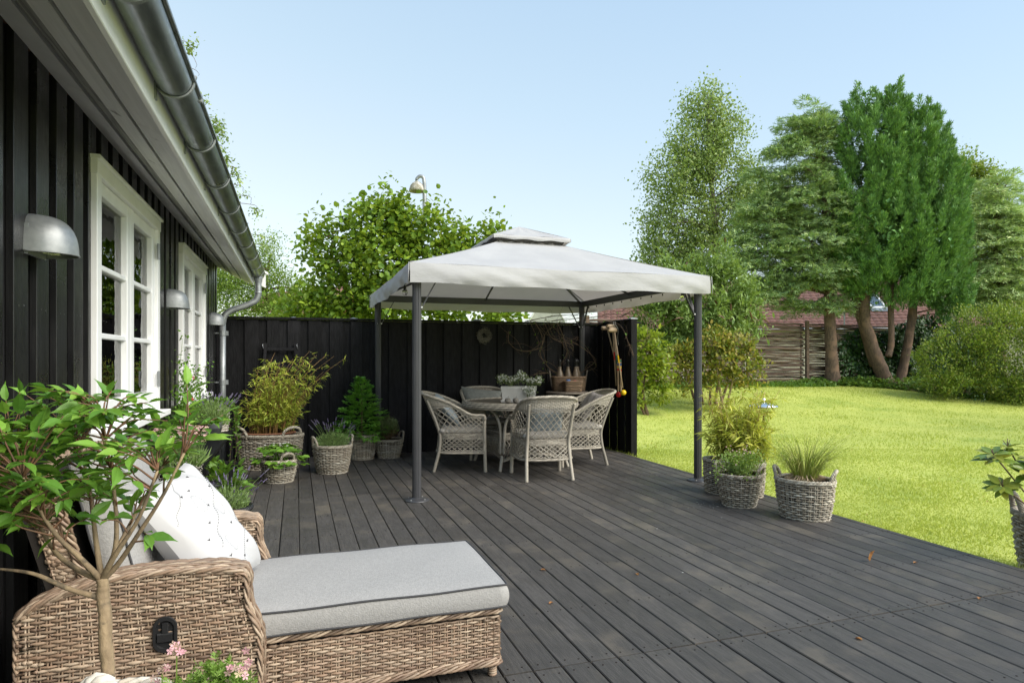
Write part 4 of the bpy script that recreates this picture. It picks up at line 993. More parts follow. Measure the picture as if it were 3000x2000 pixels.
for k in range(4):
    a=Vector((TC.x,TC.y,0))+Vector((LG[k].x-TC.x,LG[k].y-TC.y,0))*.86; b=Vector((TC.x,TC.y,0))+Vector((LG[(k+1)%4].x-TC.x,LG[(k+1)%4].y-TC.y,0))*.86
    N=np.array([a.y-b.y,b.x-a.x,0]); N=N/np.linalg.norm(N); 
    mid=np.array([(a.x+b.x)/2-TC.x,(a.y+b.y)/2-TC.y,0]); N=N if N@mid>0 else -N
    ft=flatS((a.x,a.y,.36),(b.x-a.x,b.y-a.y,0),(0,0,.06),N); weave(mb,ft,18,np.linspace(0,1,5),amp=.003,r=.0045,piece=3,stake_r=0)
    for d in (1,-1):
        for i in range(-2,22):
            s0=i/20; s1=s0+d*.14
            if 0<=s0<=1 and 0<=s1<=1:
                zb=lambda s:.12+.07*math.sin(s*PI)
                A=np.array([a.x+(b.x-a.x)*s0,a.y+(b.y-a.y)*s0,zb(s0)]); B=np.array([a.x+(b.x-a.x)*s1,a.y+(b.y-a.y)*s1,.36]); mb.tubes([A+N*d*.003,B+N*d*.003],.0045,4)
    s=np.linspace(0,1,14); 
    for dz in (0,.018): rope(mb,[(a.x+(b.x-a.x)*q,a.y+(b.y-a.y)*q,.105+dz+.07*math.sin(q*PI)) for q in s],.006,ns=3,r=.0055,pitch=.08)
    rope(mb,[(a.x,a.y,.425),(b.x,b.y,.425)],.008,ns=3,r=.0065,pitch=.09)
mb.build('lower_shelf_lattice',M['W_chair'],tb,smooth=True,stuff=True)
mb=MB(); c4_=[Vector((TC.x,TC.y,.40))+Vector((p.x-TC.x,p.y-TC.y,0))*.84 for p in LG]; mb.add([tuple(v) for v in c4_]+[(v.x,v.y,.39) for v in c4_],[(0,1,2,3),(7,6,5,4)]); mb.build('lower_shelf',M['W_chair'],tb)
# planter with white flowers
def foot(n): pass
pc=site(.085,7.93,TZ); yaw=-YAW+R(-2)
def LM(c,a): return np.array([[math.cos(a),-math.sin(a),0,c[0]],[math.sin(a),math.cos(a),0,c[1]],[0,0,1,c[2]],[0,0,0,1]])
pl=thing('flower_planter',tuple(pc),'cream rectangular planter trough on a saucer on the round table','planter')
def trough(m_,x0,x1,y0,y1,z0,fx,fy,z1,Mx,t=.006):
    V=[]
    for z,ex,ey in ((z0,0,0),(z1,fx,fy)): V+=[(x0-ex,y0-ey,z),(x1+ex,y0-ey,z),(x1+ex,y1+ey,z),(x0-ex,y1+ey,z)]
    V+=[(V[4][0]+t,V[4][1]+t,z1),(V[5][0]-t,V[5][1]+t,z1),(V[6][0]-t,V[6][1]-t,z1),(V[7][0]+t,V[7][1]-t,z1)]
    V+=[(x0+t,y0+t,z0+.03),(x1-t,y0+t,z0+.03),(x1-t,y1-t,z0+.03),(x0+t,y1-t,z0+.03)]
    V=np.array(V)@Mx[:3,:3].T+Mx[:3,3]
    F=[(3,2,1,0)]+[(i,(i+1)%4,4+(i+1)%4,4+i) for i in range(4)]+[(4+i,4+(i+1)%4,8+(i+1)%4,8+i) for i in range(4)]+[(8+i,8+(i+1)%4,12+(i+1)%4,12+i) for i in range(4)]+[(12,13,14,15)]
    m_.add(V,F)
mb=MB(); Mx=LM(pc,yaw); trough(mb,-.195,.195,-.075,.075,.012,.022,.018,.185,Mx); trough(mb,-.219,.219,-.094,.094,.165,.0,.0,.190,Mx,.002); mb.build('trough',M['planter'],pl)
mb=MB(); trough(mb,-.215,.225,-.085,.085,.001,.008,.008,.022,Mx,.004); mb.build('saucer',M['planter'],pl)
mb=MB(); mb.add(np.array([(-.2,-.08,.17),(.2,-.08,.17),(.2,.08,.17),(-.2,.08,.17)])@Mx[:3,:3].T+Mx[:3,3],[(0,1,2,3)]); mb.build('soil',M['soil'],pl)
def star(mb,c,n,r,mi=0):
    k=5; V=[tuple(c)]; n=np.array(n)/np.linalg.norm(n); a=np.cross(n,[0.3,.5,.8]); a/=np.linalg.norm(a); b=np.cross(n,a)
    for i in range(k):
        for o,q in ((-.42,.75),(0,1.05),(.42,.75)):
            t=i*2*PI/k+o; V.append(tuple(c+r*q*(math.cos(t)*a+math.sin(t)*b)+n*r*.15))
    F=[]
    for i in range(k): F+=[(0,1+3*i,2+3*i),(0,2+3*i,3+3*i)]
    mb.add(np.array(V),F,mi)
fl=thing('white_flowers',(pc.x,pc.y,TZ+.17),'mound of small white starry flowers spilling over the cream planter','flowers')
P=[];D=[]
for i in range(420):
    x=rng.uniform(-.25,.27); y=rng.uniform(-.12,.12); top=.075+.055*math.sin(x*26+1)*.6+.04*rng.random()-.6*abs(x)**2.2
    if abs(x)>.2: top-=.02
    p=V3(x,y,.20+max(-.02,top)*rng.uniform(.55,1.25))
    P.append(p); D.append(V3(x*2,y*3-.3,.9))
for i in range(60):
    x=rng.normal(.13,.035); P.append(V3(x,-.105-rng.random()*.02,.20-rng.random()**.8*.13*(1-abs(x-.13)*8 if abs(x-.13)<.1 else .2))); D.append(V3(0,-1,.3))
P=np.array(P)@Mx[:3,:3].T+Mx[:3,3]; D=np.array(D)@Mx[:3,:3].T
mb=MB()
for p,d in zip(P[::1],D[::1]):
    if rng.random()<.85: star(mb,p+d/np.linalg.norm(d)*.012,d+rng.normal(size=3)*.4+np.array([0,-.5,0]),.0135)
mb.build('blossom',M['F_white'],fl,stuff=True)
mb=MB(); leaves_on(P-np.array([0,0,.012]),D,5,.035,.020,SMALL,mb,up=.2); mb.build('leaves',M['L_pine'],fl,stuff=True)
for (r_,d_,lab) in ((-.05,7.66,'left grey stone apple ornament on the table'),(.045,7.68,'right grey stone apple ornament on the table')):
    p=site(r_,d_,TZ); t=thing('stone_apple',tuple(p),lab,'ornament','stone apples in front of the planter')
    mb=MB(); a=np.linspace(-PI/2,PI/2,12); mb.lathe([(.036*math.cos(x)**.8,.036+.034*math.sin(x)-(.010*math.exp(-((PI/2-x)/.35)**2))) for x in a],20,tuple(p)); mb.build('apple',M['stone'],t,smooth=True)
    mb=MB(); mb.tubes([(p.x,p.y,p.z+.058),(p.x+.004,p.y,p.z+.075),(p.x+.012,p.y,p.z+.088)],.0025,5); mb.build('stalk',M['stone'],t)
# ------------------------------------------------ back table with bottle hamper
t=thing('side_table',(3.76,8.68,0),'small round grey wooden table against the fence behind the chairs','table')
mb=MB(); mb.lathe([(0,.80),(.30,.80),(.31,.805),(.31,.825),(.30,.83),(0,.83)],40,(3.76,8.66,0)); mb.build('top',M['oldwood'],t)
for k in range(3):
    a=k*2*PI/3+.5; mb=MB(); mb.tubes([(3.76+.2*math.cos(a),8.66+.2*math.sin(a),0),(3.76+.12*math.cos(a),8.66+.12*math.sin(a),.80)],.018,6); mb.build('leg',M['blackmetal'],t)
def rect_basket(c,lx,ly,h,a,m_,rows=.016,fl=.02):
    """open woven box, rounded corners"""
    n=60; q=np.linspace(0,2*PI,n+1); e=.45
    ox=np.sign(np.cos(q))*np.abs(np.cos(q))**e; oy=np.sign(np.sin(q))*np.abs(np.sin(q))**e
    def S(s,t):
        X_=np.interp(s,np.linspace(0,1,n+1),ox)*(lx/2-fl+fl*t); Y_=np.interp(s,np.linspace(0,1,n+1),oy)*(ly/2-fl+fl*t)
        N=np.stack([X_*ly/lx,Y_*lx/ly,np.zeros_like(X_)],-1); N/=np.linalg.norm(N,axis=1,keepdims=True)+1e-9
        P=np.stack([X_,Y_,t*h],-1); ca,sa=math.cos(a),math.sin(a); Rz=np.array([[ca,sa,0],[-sa,ca,0],[0,0,1]])
        return P@Rz+np.array(c),N@Rz
    mb=MB(); per=2*(lx+ly); weave(mb,S,max(16,int(per/.035)//2*2),np.arange(.03,.97,rows/h),amp=.004,r=rows*.36,piece=4,stake_r=.003,t01=(0,1))
    s=np.linspace(0,1,60); P,N=S(s,np.full(60,.98)); rope(mb,P,.006,ns=3,r=.005,pitch=.07)
    return mb,S
def rect_lining(S,nm,par,t0=.02,t1=.9,m_='lining',shr=.007):
    s=np.linspace(0,1,41); mb=MB(); rows_=[]
    for t in (t0,t1): P,N=S(s,np.full(41,t)); rows_.append(P-N*shr)
    mb.grid(rows_); P,N=S(s,np.full(41,t0)); mb.add((P-N*shr)[:-1],[tuple(range(39,-1,-1))]); mb.build(nm,M[m_],par)
hb=thing('bottle_hamper',(3.80,8.70,.83),'brown willow hamper with stoneware bottles on the back table','basket')
mb,S=rect_basket((3.80,8.70,.835),.50,.26,.21,-.15,None); mb.build('weave',M['W_brown'],hb,smooth=True,stuff=True); rect_lining(S,'lining',hb)
for sx in (-1,1):
    mb=MB(); mb.tubes([(3.80+sx*.25,8.70-sx*.03,.90),(3.80+sx*.285,8.70-sx*.04,1.14)],.011,6); mb.build('handle',M['oldwood'],hb)
for i,(dx,dy,lab) in enumerate(((-.14,0,'leftmost'),(-.0,.02,'second'),(.115,-.01,'third'),(.17,.06,'rearmost'))):
    c=(3.80+dx,8.70+dy,.845); b=thing('stoneware_bottle',c,f'{lab} brown stoneware bottle with black stopper in the willow hamper','bottle','bottles in the hamper')
    mb=MB(); mb.lathe([(0,0),(.05,0),(.056,.02),(.056,.20),(.05,.24),(.03,.30),(.025,.335),(.027,.345),(0,.345)],20,c); mb.build('body',M['bottle'],b,smooth=True)
    mb=MB(); mb.lathe([(.014,.34),(.014,.40),(.02,.41),(.024,.43),(.018,.448),(0,.45)],14,c); mb.tubes([(c[0]-.02,c[1],c[2]+.36),(c[0]-.026,c[1],c[2]+.43),(c[0],c[1],c[2]+.465),(c[0]+.026,c[1],c[2]+.43),(c[0]+.02,c[1],c[2]+.36)],.003,5); mb.build('stopper',M['blackmetal'],b,smooth=True)
sb=thing('small_basket',(3.78,8.50,.83),'small brown willow basket in front of the bottle hamper','basket')
mb,S=rect_basket((3.78,8.49,.835),.27,.16,.15,-.15,None); mb.build('weave',M['W_brown'],sb,smooth=True,stuff=True); rect_lining(S,'lining',sb)
t=thing('mug',(3.71,8.50,.95),'blue and white striped mug in the small basket','mug'); mb=MB(); mb.lathe([(0,-.08),(.03,-.08),(.03,.03),(.027,.03),(.027,-.07)],16,(3.71,8.50,.98)); mb.build('cup',M['bluep'],t,smooth=True)
t=thing('red_ball',(3.81,8.49,.93),'dull red ball lying in the small basket','ball'); mb=MB(); a=np.linspace(-PI/2,PI/2,10); mb.lathe([(.035*math.cos(x),.035*math.sin(x)) for x in a],16,(3.81,8.49,.965)); mb.build('ball',mat('dull_red',(.35,.09,.07,1)),t,smooth=True)
# croquet set on the side fence (hangs at x just under 4.40)
CXF=4.385
for i,(ya,za,yb,zb,band,hy) in enumerate(((8.53,1.755,8.29,.93,'red',0),(8.33,1.775,8.285,.92,'red',0),(8.25,1.73,8.16,.86,'greenp',0),(8.20,1.71,8.02,.90,'yellow',0))):
    if i==0: yb,zb=8.36,1.30
    lab=['croquet mallet hanging farthest left, handle leaning right','croquet mallet with red band on its handle','croquet mallet with green band on its handle','croquet mallet with yellow band on its handle'][i]
    t=thing('croquet_mallet',(CXF-i*.018,ya,za-.1),lab,'mallet','croquet mallets hung on the side fence')
    x=CXF-i*.020
    mb=MB(); a=V3(x-.03,ya,za-.02); b=V3(x,yb,zb); mb.tubes([a,b],.0105,8); h=mb.build('shaft',M['palewood'],t,smooth=True)
    c=a+(b-a)*.42; d=a+(b-a)*.56
    if i: mb=MB(); mb.tubes([c,d],.0113,8); mb.build('band',M[band],h)
    mb=MB(); mb.tubes([(x-.13,ya-.008,za+.004*i),(x-.125,ya-.008,za),(x+.0,ya+.008,za),(x+.005,ya+.008,za)],[[.022,.030,.030,.022]],14); mb.build('head',M['palewood'],t,smooth=True)
for (y,lab,m_) in ((8.18,'left striped croquet peg with coloured rings',0),(8.10,'right striped croquet peg with coloured rings',1)):
    t=thing('croquet_peg',(CXF-.06,y,.8),lab,'croquet peg','croquet pegs hung on the side fence')
    mb=MB(); a=V3(CXF-.05,y,1.30); b=V3(CXF-.05,y-.02,.82-.02*m_); mb.tubes([a,a+(b-a)*.93,b],[[.0125,.0125,.003]],8); h=mb.build('shaft',M['palewood'],t)
    for (f,cm) in ((.02,'greenp'),(.12,'bluep'),(.2,'yellow'),(.28,'red')):
        mb=MB(); mb.tubes([a+(b-a)*f,a+(b-a)*(f+.055)],.0132,8); mb.build('ring',M[cm],h)
for (y,z,m_,lab) in ((8.165,.80,'red','glossy red croquet ball hanging by the fence post'),(8.02,.835,'yellow','glossy yellow croquet ball hanging by the fence post')):
    t=thing('croquet_ball',(CXF-.045,y,z),lab,'ball'); mb=MB(); a=np.linspace(-PI/2,PI/2,14); mb.lathe([(.040*math.cos(x),.040*math.sin(x)) for x in a],24,(CXF-.045,y,z)); mb.build('ball',M[m_],t,smooth=True)
# cord hangers
t=thing('cord_loops',(CXF,8.2,1.7),'loose white cords hanging from the croquet mallets','cord')
mb=MB()
for k in range(2):
    y0=8.30-.05*k; mb.tubes(smooth_path([(CXF-.03,y0+.05,1.84),(CXF-.06,y0-.02,1.80),(CXF-.05,y0-.05-.03*k,1.72),(CXF-.05,y0-.02-.05*k,1.60),(CXF-.05,y0-.06-.03*k,1.50)],5),.0018,5)
mb.build('cord',M['rope'],t)
# wreath
wr=thing('wreath',(2.585,8.945,1.645),'grey lichen twig wreath hanging on the black fence','wreath')
mb=MB(); Ps=[]
for k in range(560):
    a=rng.random()*2*PI; a2=a+rng.uniform(.3,1.0); q=np.linspace(a,a2,4); rr=.070+rng.normal()*.018; rs=rr+rng.normal(size=4)*.006+np.array([0,0,0,rng.random()*.02])
    Ps.append(np.stack([2.585+rs*np.cos(q),8.945+rng.normal()*.012+np.zeros(4),1.645+rs*np.sin(q)],-1))
mb.tubes(np.array(Ps),.0022,3); mb.build('twigs',mat('lichen_twig',(.22,.21,.18,1),(.10,.09,.07,1),ns=60,rough=.9),wr,stuff=True)
# ------------------------------------------------ wicker pots and their plants
def ring_S(c,rt,rb,h,sx,sy,a,bulge=.0):
    def S(s,t):
        q=s*2*PI; r=rb+(rt-rb)*t+bulge*np.sin(t*PI); X_=r*np.cos(q)*sx; Y_=r*np.sin(q)*sy
        N=np.stack([np.cos(q)/sx,np.sin(q)/sy,np.zeros_like(q)],-1); N/=np.linalg.norm(N,axis=1,keepdims=True)
        ca,sa=math.cos(a),math.sin(a); Rz=np.array([[ca,sa,0],[-sa,ca,0],[0,0,1]])
        return np.stack([X_,Y_,t*h],-1)@Rz+np.array(c),N@Rz
    return S
def pot_basket(name,c,rt,rb,h,label,m='W_basket',sx=1,sy=1,a=0,handles=True,hs=(0,.5),hh=.09,rows=.0195,group='woven pot baskets on the deck',thick=1.,soil=.9,solid=False):
    c=(c[0],c[1],c[2]+.002)
    t=thing(name,c,label,'basket',group); S=ring_S(c,rt,rb,h,sx,sy,a,.008)
    per=2*PI*rt*(sx+sy)/2; n=max(18,int(per/.042)//2*2)
    mb=MB(); weave(mb,S,n,np.arange(.025,.96,rows/h),amp=.0075*thick,r=rows*.34,flat=(.85,1.05),piece=5,stake_r=.0045*thick,t01=(0,1))
    s=np.linspace(0,1,60); P,N=S(s,np.full(60,.01)); rope(mb,P,.005,ns=3,r=.005*thick,pitch=.06)
    mb.build('weave',M[m],t,smooth=True,stuff=True)
    mb=MB()
    for tz,off in ((.965,.004),(1.0,.002),(.985,-.008)):
        P,N=S(s,np.full(60,tz)); rope(mb,P+N*off,.0065*thick,ns=3,r=.0062*thick,pitch=.085)
    mb.build('rim',M[m],t,smooth=True)
    if handles:
        for sg in hs:
            q=np.linspace(-1,1,15); s_=sg+q*.068/max(sx,.9); P,N=S(np.mod(s_,1.0),np.full(15,1.0)); w_=np.sqrt(np.clip(1-q**2,0,1)); P=P+np.stack([np.zeros(15),np.zeros(15),hh*w_],-1)+N*(.012*w_)[:,None]
            P=np.vstack([P[0]-[0,0,.035],P,P[-1]-[0,0,.035]])
            mb=MB(); rope(mb,P,.0085*thick,ns=4,r=.0068*thick,pitch=.07,up=tuple(N[7])); mb.build('handle',M[m],t,smooth=True)
    mb=MB(); K=41; s=np.linspace(0,1,K)
    r0=S(s,np.full(K,.03)); r1=S(s,np.full(K,.97)); mb.grid([r0[0]-r0[1]*.010,r1[0]-r1[1]*.010]); mb.grid([r0[0]-r0[1]*.012,r1[0]-r1[1]*.012],flip=True)
    mb.add((r0[0]-r0[1]*.01)[:-1],[tuple(range(K-2,-1,-1))]); mb.build('lining',M['lining'],t)
    mb=MB(); rs=S(s,np.full(K,soil)); cen=rs[0].mean(0); V=np.vstack([cen+[0,0,.012],rs[0]-rs[1]*.008]); mb.add(V,np.array([(0,i,i+1) for i in range(1,K)])); mb.build('soil',M['soil'],t)
    return t,(c[0],c[1],c[2]+h*soil)
def plant(name,base,label,cat='plant',group=None): return thing(name,tuple(base),label,cat,group)
def bamboo(base,rx,ry,a,h0,h1,n,lean,label,mleaf,leafn=13,ls=.075,spread=.12):
    t=plant('bamboo_plant',base,label); cul=[];L=[];Dd=[]
    for k in range(n):
        q=rng.random()*2*PI; r=math.sqrt(rng.random()); x=rx*r*math.cos(q); y=ry*r*math.sin(q); ca,sa=math.cos(a),math.sin(a); bx,by=base[0]+x*ca-y*sa,base[1]+x*sa+y*ca
        f=rng.random(); h=h0+(h1-h0)*f*f*1.0; out=np.array([bx-base[0],by-base[1]]); ln=np.array(lean)*(h/h1)**2+out*spread*4*(h/h1)+rng.normal(size=2)*.05*h
        tt=np.linspace(0,1,7); P=np.stack([bx+ln[0]*tt**2,by+ln[1]*tt**2,base[2]-.02+h*(tt-.06*tt**3)],-1); cul.append(P)
        for i in range(leafn):
            u=rng.uniform(.22,1.0); j=u*6; i0=int(min(j,5)); p=P[i0]+(P[i0+1]-P[i0])*(j-i0)
            q2=rng.random()*2*PI; tw=np.array([math.cos(q2),math.sin(q2),rng.uniform(-.1,.7)]); e=p+tw*rng.uniform(.03,.13)
            cul2.append(np.stack([p,(p+e)/2+[0,0,.008],e]))
            for _ in range(4):
                L.append(p+(e-p)*rng.uniform(.4,1)); d=tw*.7+rng.normal(size=3)*.5; d[2]-=.25; Dd.append(d)
    mb=MB(); mb.tubes(np.array(cul),np.linspace(.0038,.0014,7),5); mb.build('culms',M['culm'],t,smooth=True,stuff=True)
    mb=MB(); mb.tubes(np.array(cul2),.0009,3,cap=False); mb.build('twigs',M['culm'],t,stuff=True); cul2.clear()
    L=np.array(L);Dd=np.array(Dd); n_=runit(len(L))*.6+[0,0,.7]; Mx=frames(Dd,n_)*(ls*(.6+.7*rng.random(len(L))))[:,None,None]
    mb=MB(); mb.inst(BLADE[0]*np.array([1.15,1,1]),BLADE[1],Mx,L); mb.build('leaves',M[mleaf],t,stuff=True); return t
cul2=[]
def lavender(base,r,h,n,label,foliage=260,spread=.55,flow=True,fh=.16,fl_len=.035):
    t=plant('lavender_plant',base,label); q=rng.random(n)*2*PI; rr=r*np.sqrt(rng.random(n))*.7
    b=np.stack([base[0]+rr*np.cos(q),base[1]+rr*np.sin(q),np.full(n,base[2]-.01)],-1)
    hh=h*(.65+.4*rng.random(n)); out=np.stack([np.cos(q),np.sin(q),0*q],-1)*(rr/r)[:,None]*spread*hh[:,None]*1.3+rng.normal(size=(n,3))*[.02,.02,0]
    tt=np.linspace(0,1,5)[None,:,None]; P=b[:,None,:]+out[:,None,:]*tt**1.6+np.array([0,0,1.])*hh[:,None,None]*(tt-.08*tt**2)
    mb=MB(); mb.tubes(P,.0013,3,cap=False); mb.build('stems',M['L_lav'],t,stuff=True)
    if flow:
        mb=MB(); T=P[:,-1]-P[:,-2]; T/=np.linalg.norm(T,axis=1,keepdims=True); E=P[:,-1]
        for k in range(5):
            f=k/4; mb.tubes(np.stack([E+T*fl_len*(f-.1),E+T*fl_len*(f+.08)],1),[[.0042*(1-.35*f),.0055*(1-.45*f)]]*1 if False else np.full((n,2),.0050*(1-.4*f)),5)
        mb.build('flower_spikes',M['F_lav'],t,stuff=True)
    N=foliage*6; q=rng.random(N)*2*PI; rr=r*1.05*np.sqrt(rng.random(N)); zz=rng.random(N)*fh*(1-.4*(rr/r)**2)
    T=np.stack([base[0]+rr*np.cos(q),base[1]+rr*np.sin(q),base[2]+zz],-1); d=np.stack([np.cos(q)*rr/r*.9,np.sin(q)*rr/r*.9,np.full(N,.9)],-1)+rng.normal(size=(N,3))*.35
    Mx=frames(d,runit(N))*(.035*(.7+.6*rng.random(N)))[:,None,None]; mb=MB(); mb.inst(BLADE[0]*[1.1,1,1],BLADE[1],Mx,T); mb.build('leaves',M['L_lav'],t,stuff=True); return t
def grassy(base,r,h,n,droop,label,m,w=.006,spread=.5,lean=(0,0)):
    t=plant('ornamental_grass',base,label); q=rng.random(n)*2*PI; rr=r*np.sqrt(rng.random(n)); K=9
    hh=h*(.5+.55*rng.random(n)); tt=np.linspace(0,1,K)[None,:,None]; dirv=np.stack([np.cos(q)+lean[0],np.sin(q)+lean[1],0*q],-1)*(.35+.65*rng.random(n))[:,None]
    b=np.stack([base[0]+rr*np.cos(q),base[1]+rr*np.sin(q),np.full(n,base[2]-.01)],-1); dr=(droop*rng.random(n)**1.3)[:,None,None]*hh[:,None,None]
    P=b[:,None,:]+dirv[:,None,:]*spread*hh[:,None,None]*(tt*.35+tt**2.2)+np.array([0,0,1.])*(hh[:,None,None]*tt-dr*tt**3.2)
    mb=MB(); mb.tubes(P,w/2*np.array([.8,1,1,.95,.9,.75,.6,.4,.12]),4,up=np.broadcast_to(np.stack([-np.sin(q),np.cos(q),0*q],-1)[:,None,:],P.shape),flat=(.25,1),cap=False)
    mb.build('blades',M[m],t,stuff=True); return t
def indiv(parent,tpl,m,Mx,T,name='leaf',variants=1,limit=300,key=None):
    """largest leaves as parts of their own sharing meshes; the rest one stuff part"""
    order=np.argsort(key) if key is not None else np.arange(len(T)); a=order[:limit]; b=order[limit:]
    mb=MB(); mb.add(tpl[0],tpl[1]); me=mb.mesh(name,M[m])
    for i in a:
        X=Matrix([[*Mx[i][0],T[i][0]],[*Mx[i][1],T[i][1]],[*Mx[i][2],T[i][2]],[0,0,0,1]]); place(name,me,X,parent)
    if len(b): mb=MB(); mb.inst(tpl[0],tpl[1],Mx[b],T[b]); mb.build('leaves',M[m],parent,stuff=True)
# 1 large basket with terracotta pot and bamboo
t,b=pot_basket('wicker_basket',(-.30,8.22,0),.36,.31,.40,'largest wicker basket, wide and oval, holding the tall bamboo by the fence',sx=1.08,sy=.62,a=R(-14),hs=(.90,.60),hh=.10,thick=1.2,soil=.93)
mb=MB(); mb.lathe([(.25,.30),(.285,.415),(.30,.415),(.30,.43),(.27,.43),(.24,.39)],28,(-.30,8.22,0),sx=1.0,sy=.55); tp=thing('terracotta_pot',(-.30,8.22,.30),'orange-brown terracotta pot inside the largest basket','pot'); mb.build('pot',M['terracotta'],tp,smooth=True)
bamboo((-.28,8.23,.40),.25,.13,R(-14),.40,1.08,130,(.42,-.05),'tall yellow-green bamboo leaning right in the largest basket before the ladder','L_bamboo',leafn=13,ls=.062,spread=.26)
# 2 strawberry basket
t,b=pot_basket('wicker_basket',(-.17,7.30,0),.185,.14,.235,'low wicker basket with strawberry plant in front of the bamboo basket',a=R(120),hh=.08)
sp_=plant('strawberry_plant',b,'bushy bright green strawberry plant overflowing its low basket')
Ls=[];Ms=[];St=[]
for k in range(64):
    q=rng.random()*2*PI; r=math.sqrt(rng.random())*.24; z=.15-.9*(r/.30)**2*.12+rng.random()*.05; p=V3(b[0]+r*math.cos(q),b[1]+r*math.sin(q),b[2]+z-.02)
    if r>.19: p[2]-=.05+.07*rng.random()
    St.append(np.stack([V3(b[0]+.3*(p[0]-b[0]),b[1]+.3*(p[1]-b[1]),b[2]),(p+V3(b[0],b[1],b[2]+.16))/2,p]))
    for a in (-1.25,0,1.25):
        d=V3(math.cos(q+a),math.sin(q+a),-.15+.15*rng.random()); n=V3(.3*math.cos(q),.3*math.sin(q),1)+rng.normal(size=3)*.18
        Ls.append(p); Ms.append(frames(d[None],n[None])[0]*rng.uniform(.060,.085))
mb=MB(); mb.tubes(np.array(St),.0016,4,cap=False); mb.build('stalks',M['L_straw'],sp_,stuff=True)
indiv(sp_,(ROUND[0]*[1.0,1,1],ROUND[1]),'L_straw',np.array(Ms),np.array(Ls))
mb=MB()
for k in range(9): star(mb,V3(b[0]+rng.uniform(-.18,.18),b[1]+rng.uniform(-.15,.15),b[2]+.18),(0,-.4,1),.012)
mb.build('blossom',M['F_white'],sp_,stuff=True)
# 3 lavender basket
t,b=pot_basket('wicker_basket',(.40,7.70,0),.215,.165,.315,'round wicker basket of lavender in the middle of the row',a=R(14),hh=.10)
lavender(b,.17,.33,44,'lavender with dark purple spikes in the round basket between strawberry and cypress',spread=.75,fh=.17)
# 4 conifer basket
t,b=pot_basket('wicker_basket',(.82,8.62,0),.185,.15,.315,'wicker basket under the bright green potted cypress by the fence',a=R(40),handles=False)
th=plant('potted_cypress',b,'bright green feathery conical cypress in a basket against the fence','shrub')
n=900; z=rng.random(n)**1.1; q=rng.random(n)*2*PI; tier=np.round(z*13+.4*np.sin(q*2))/13; z=.45*tier+.55*z; r=(.27*(1-z)**.75+.02)*(.35+.65*rng.random(n)**.6)*(1+.38*np.sin(q*3+tier*23)); r[:90]*=1.25
T=np.stack([b[0]+.01+r*np.cos(q)-.02*z,b[1]+r*np.sin(q),b[2]+.0+z*.75],-1); d=np.stack([np.cos(q),np.sin(q),.15+.9*z-.5*rng.random(n)],-1); nn_=np.stack([-np.cos(q)*.5,-np.sin(q)*.5,np.ones(n)],-1)+rng.normal(size=(n,3))*.3
mb=MB(); mb.inst(SPRAY[0],SPRAY[1],frames(d,nn_)*(.125*(1-.45*z)*(.7+.5*rng.random(n)))[:,None,None],T)
mb.build('foliage',M['L_thuja'],th,stuff=True); mb=MB(); mb.tubes([(b[0],b[1],b[2]-.02),(b[0],b[1],b[2]+.7)],[[.012,.003]],6); mb.build('trunk',M['twig'],th)
# 5 pine basket
t,b=pot_basket('wicker_basket',(1.17,8.62,0),.185,.135,.24,'small wicker basket with dwarf pine, last in the row by the gazebo post',a=R(15),hh=.09)
pn=plant('dwarf_pine',b,'dark dwarf pine with brown inner needles in the small basket','shrub')
P=[];mb=MB();br=[]
for k in range(26):
    q=rng.random()*2*PI; r=rng.random()*.16; e=V3(b[0]+r*math.cos(q),b[1]+r*math.sin(q),b[2]+.16+.12*rng.random()-.25*r); br.append(np.stack([V3(b[0],b[1],b[2]),V3(b[0]+.5*(e[0]-b[0]),b[1]+.5*(e[1]-b[1]),b[2]+.06),e])); P.append(e)
mb.tubes(np.array(br),.004,4); mb.build('branches',M['twig'],pn,stuff=True)
P=np.array(P); mb=MB(); D=P-np.array([b[0],b[1],b[2]+.05]); D/=np.linalg.norm(D,axis=1,keepdims=True)
leaves_on(P,D,110,.045,.042,(BLADE[0]*[.5,1,1],BLADE[1]),mb,dirbias=.55,up=.5); mb.build('needles',M['L_pine'],pn,stuff=True)
mb=MB(); leaves_on(P-[0,0,.05],D*[1,1,-.3],40,.05,.04,(BLADE[0]*[.5,1,1],BLADE[1]),mb,dirbias=.3,up=-.1); mb.build('dead_needles',M['L_dead'],pn,stuff=True)
# 6 right: long tall basket with bamboo
t,b=pot_basket('wicker_basket',(4.02,5.22,0),.29,.27,.325,'tall wicker basket with yellow bamboo right of the gazebo post',sx=1.0,sy=.60,a=R(-57),hh=.02,handles=False,thick=1.1)
bamboo((4.06,5.20,b[2]),.21,.11,R(-57),.28,.80,110,(.02,.02),'yellow-green bamboo clump in the basket beside the right gazebo post','L_bamboo2',leafn=12,ls=.085,spread=.26)
# 7 herbs
t,b=pot_basket('wicker_basket',(3.755,4.80,0),.195,.135,.285,'round wicker basket of mixed herbs at the front of the right group',a=R(-56),hh=.078)
hp=plant('herb_plants',b,'mixed pink-flowered herbs and grey-green leaves in the round right basket')
P=np.array([[b[0]+rng.normal()*.10,b[1]+rng.normal()*.08,b[2]+.03+.15*rng.random()] for _ in range(90)]); D=runit(90)*.5+[0,0,.7]
mb=MB(); leaves_on(P,D,22,.06,.020,SMALL,mb); mb.build('small_leaves',M['L_shrub'],hp,stuff=True)
Ls=[];Ms=[]
for k in range(26):
    q=rng.random()*2*PI; r=rng.random()*.07; p=V3(b[0]-.06+r*math.cos(q),b[1]+r*math.sin(q)-.05,b[2]+.03+.07*rng.random()); d=V3(math.cos(q),math.sin(q),rng.uniform(.3,1.4)); Ls.append(p); Ms.append(frames(d[None],V3(-math.cos(q),-math.sin(q),.6)[None])[0]*rng.uniform(.05,.08))
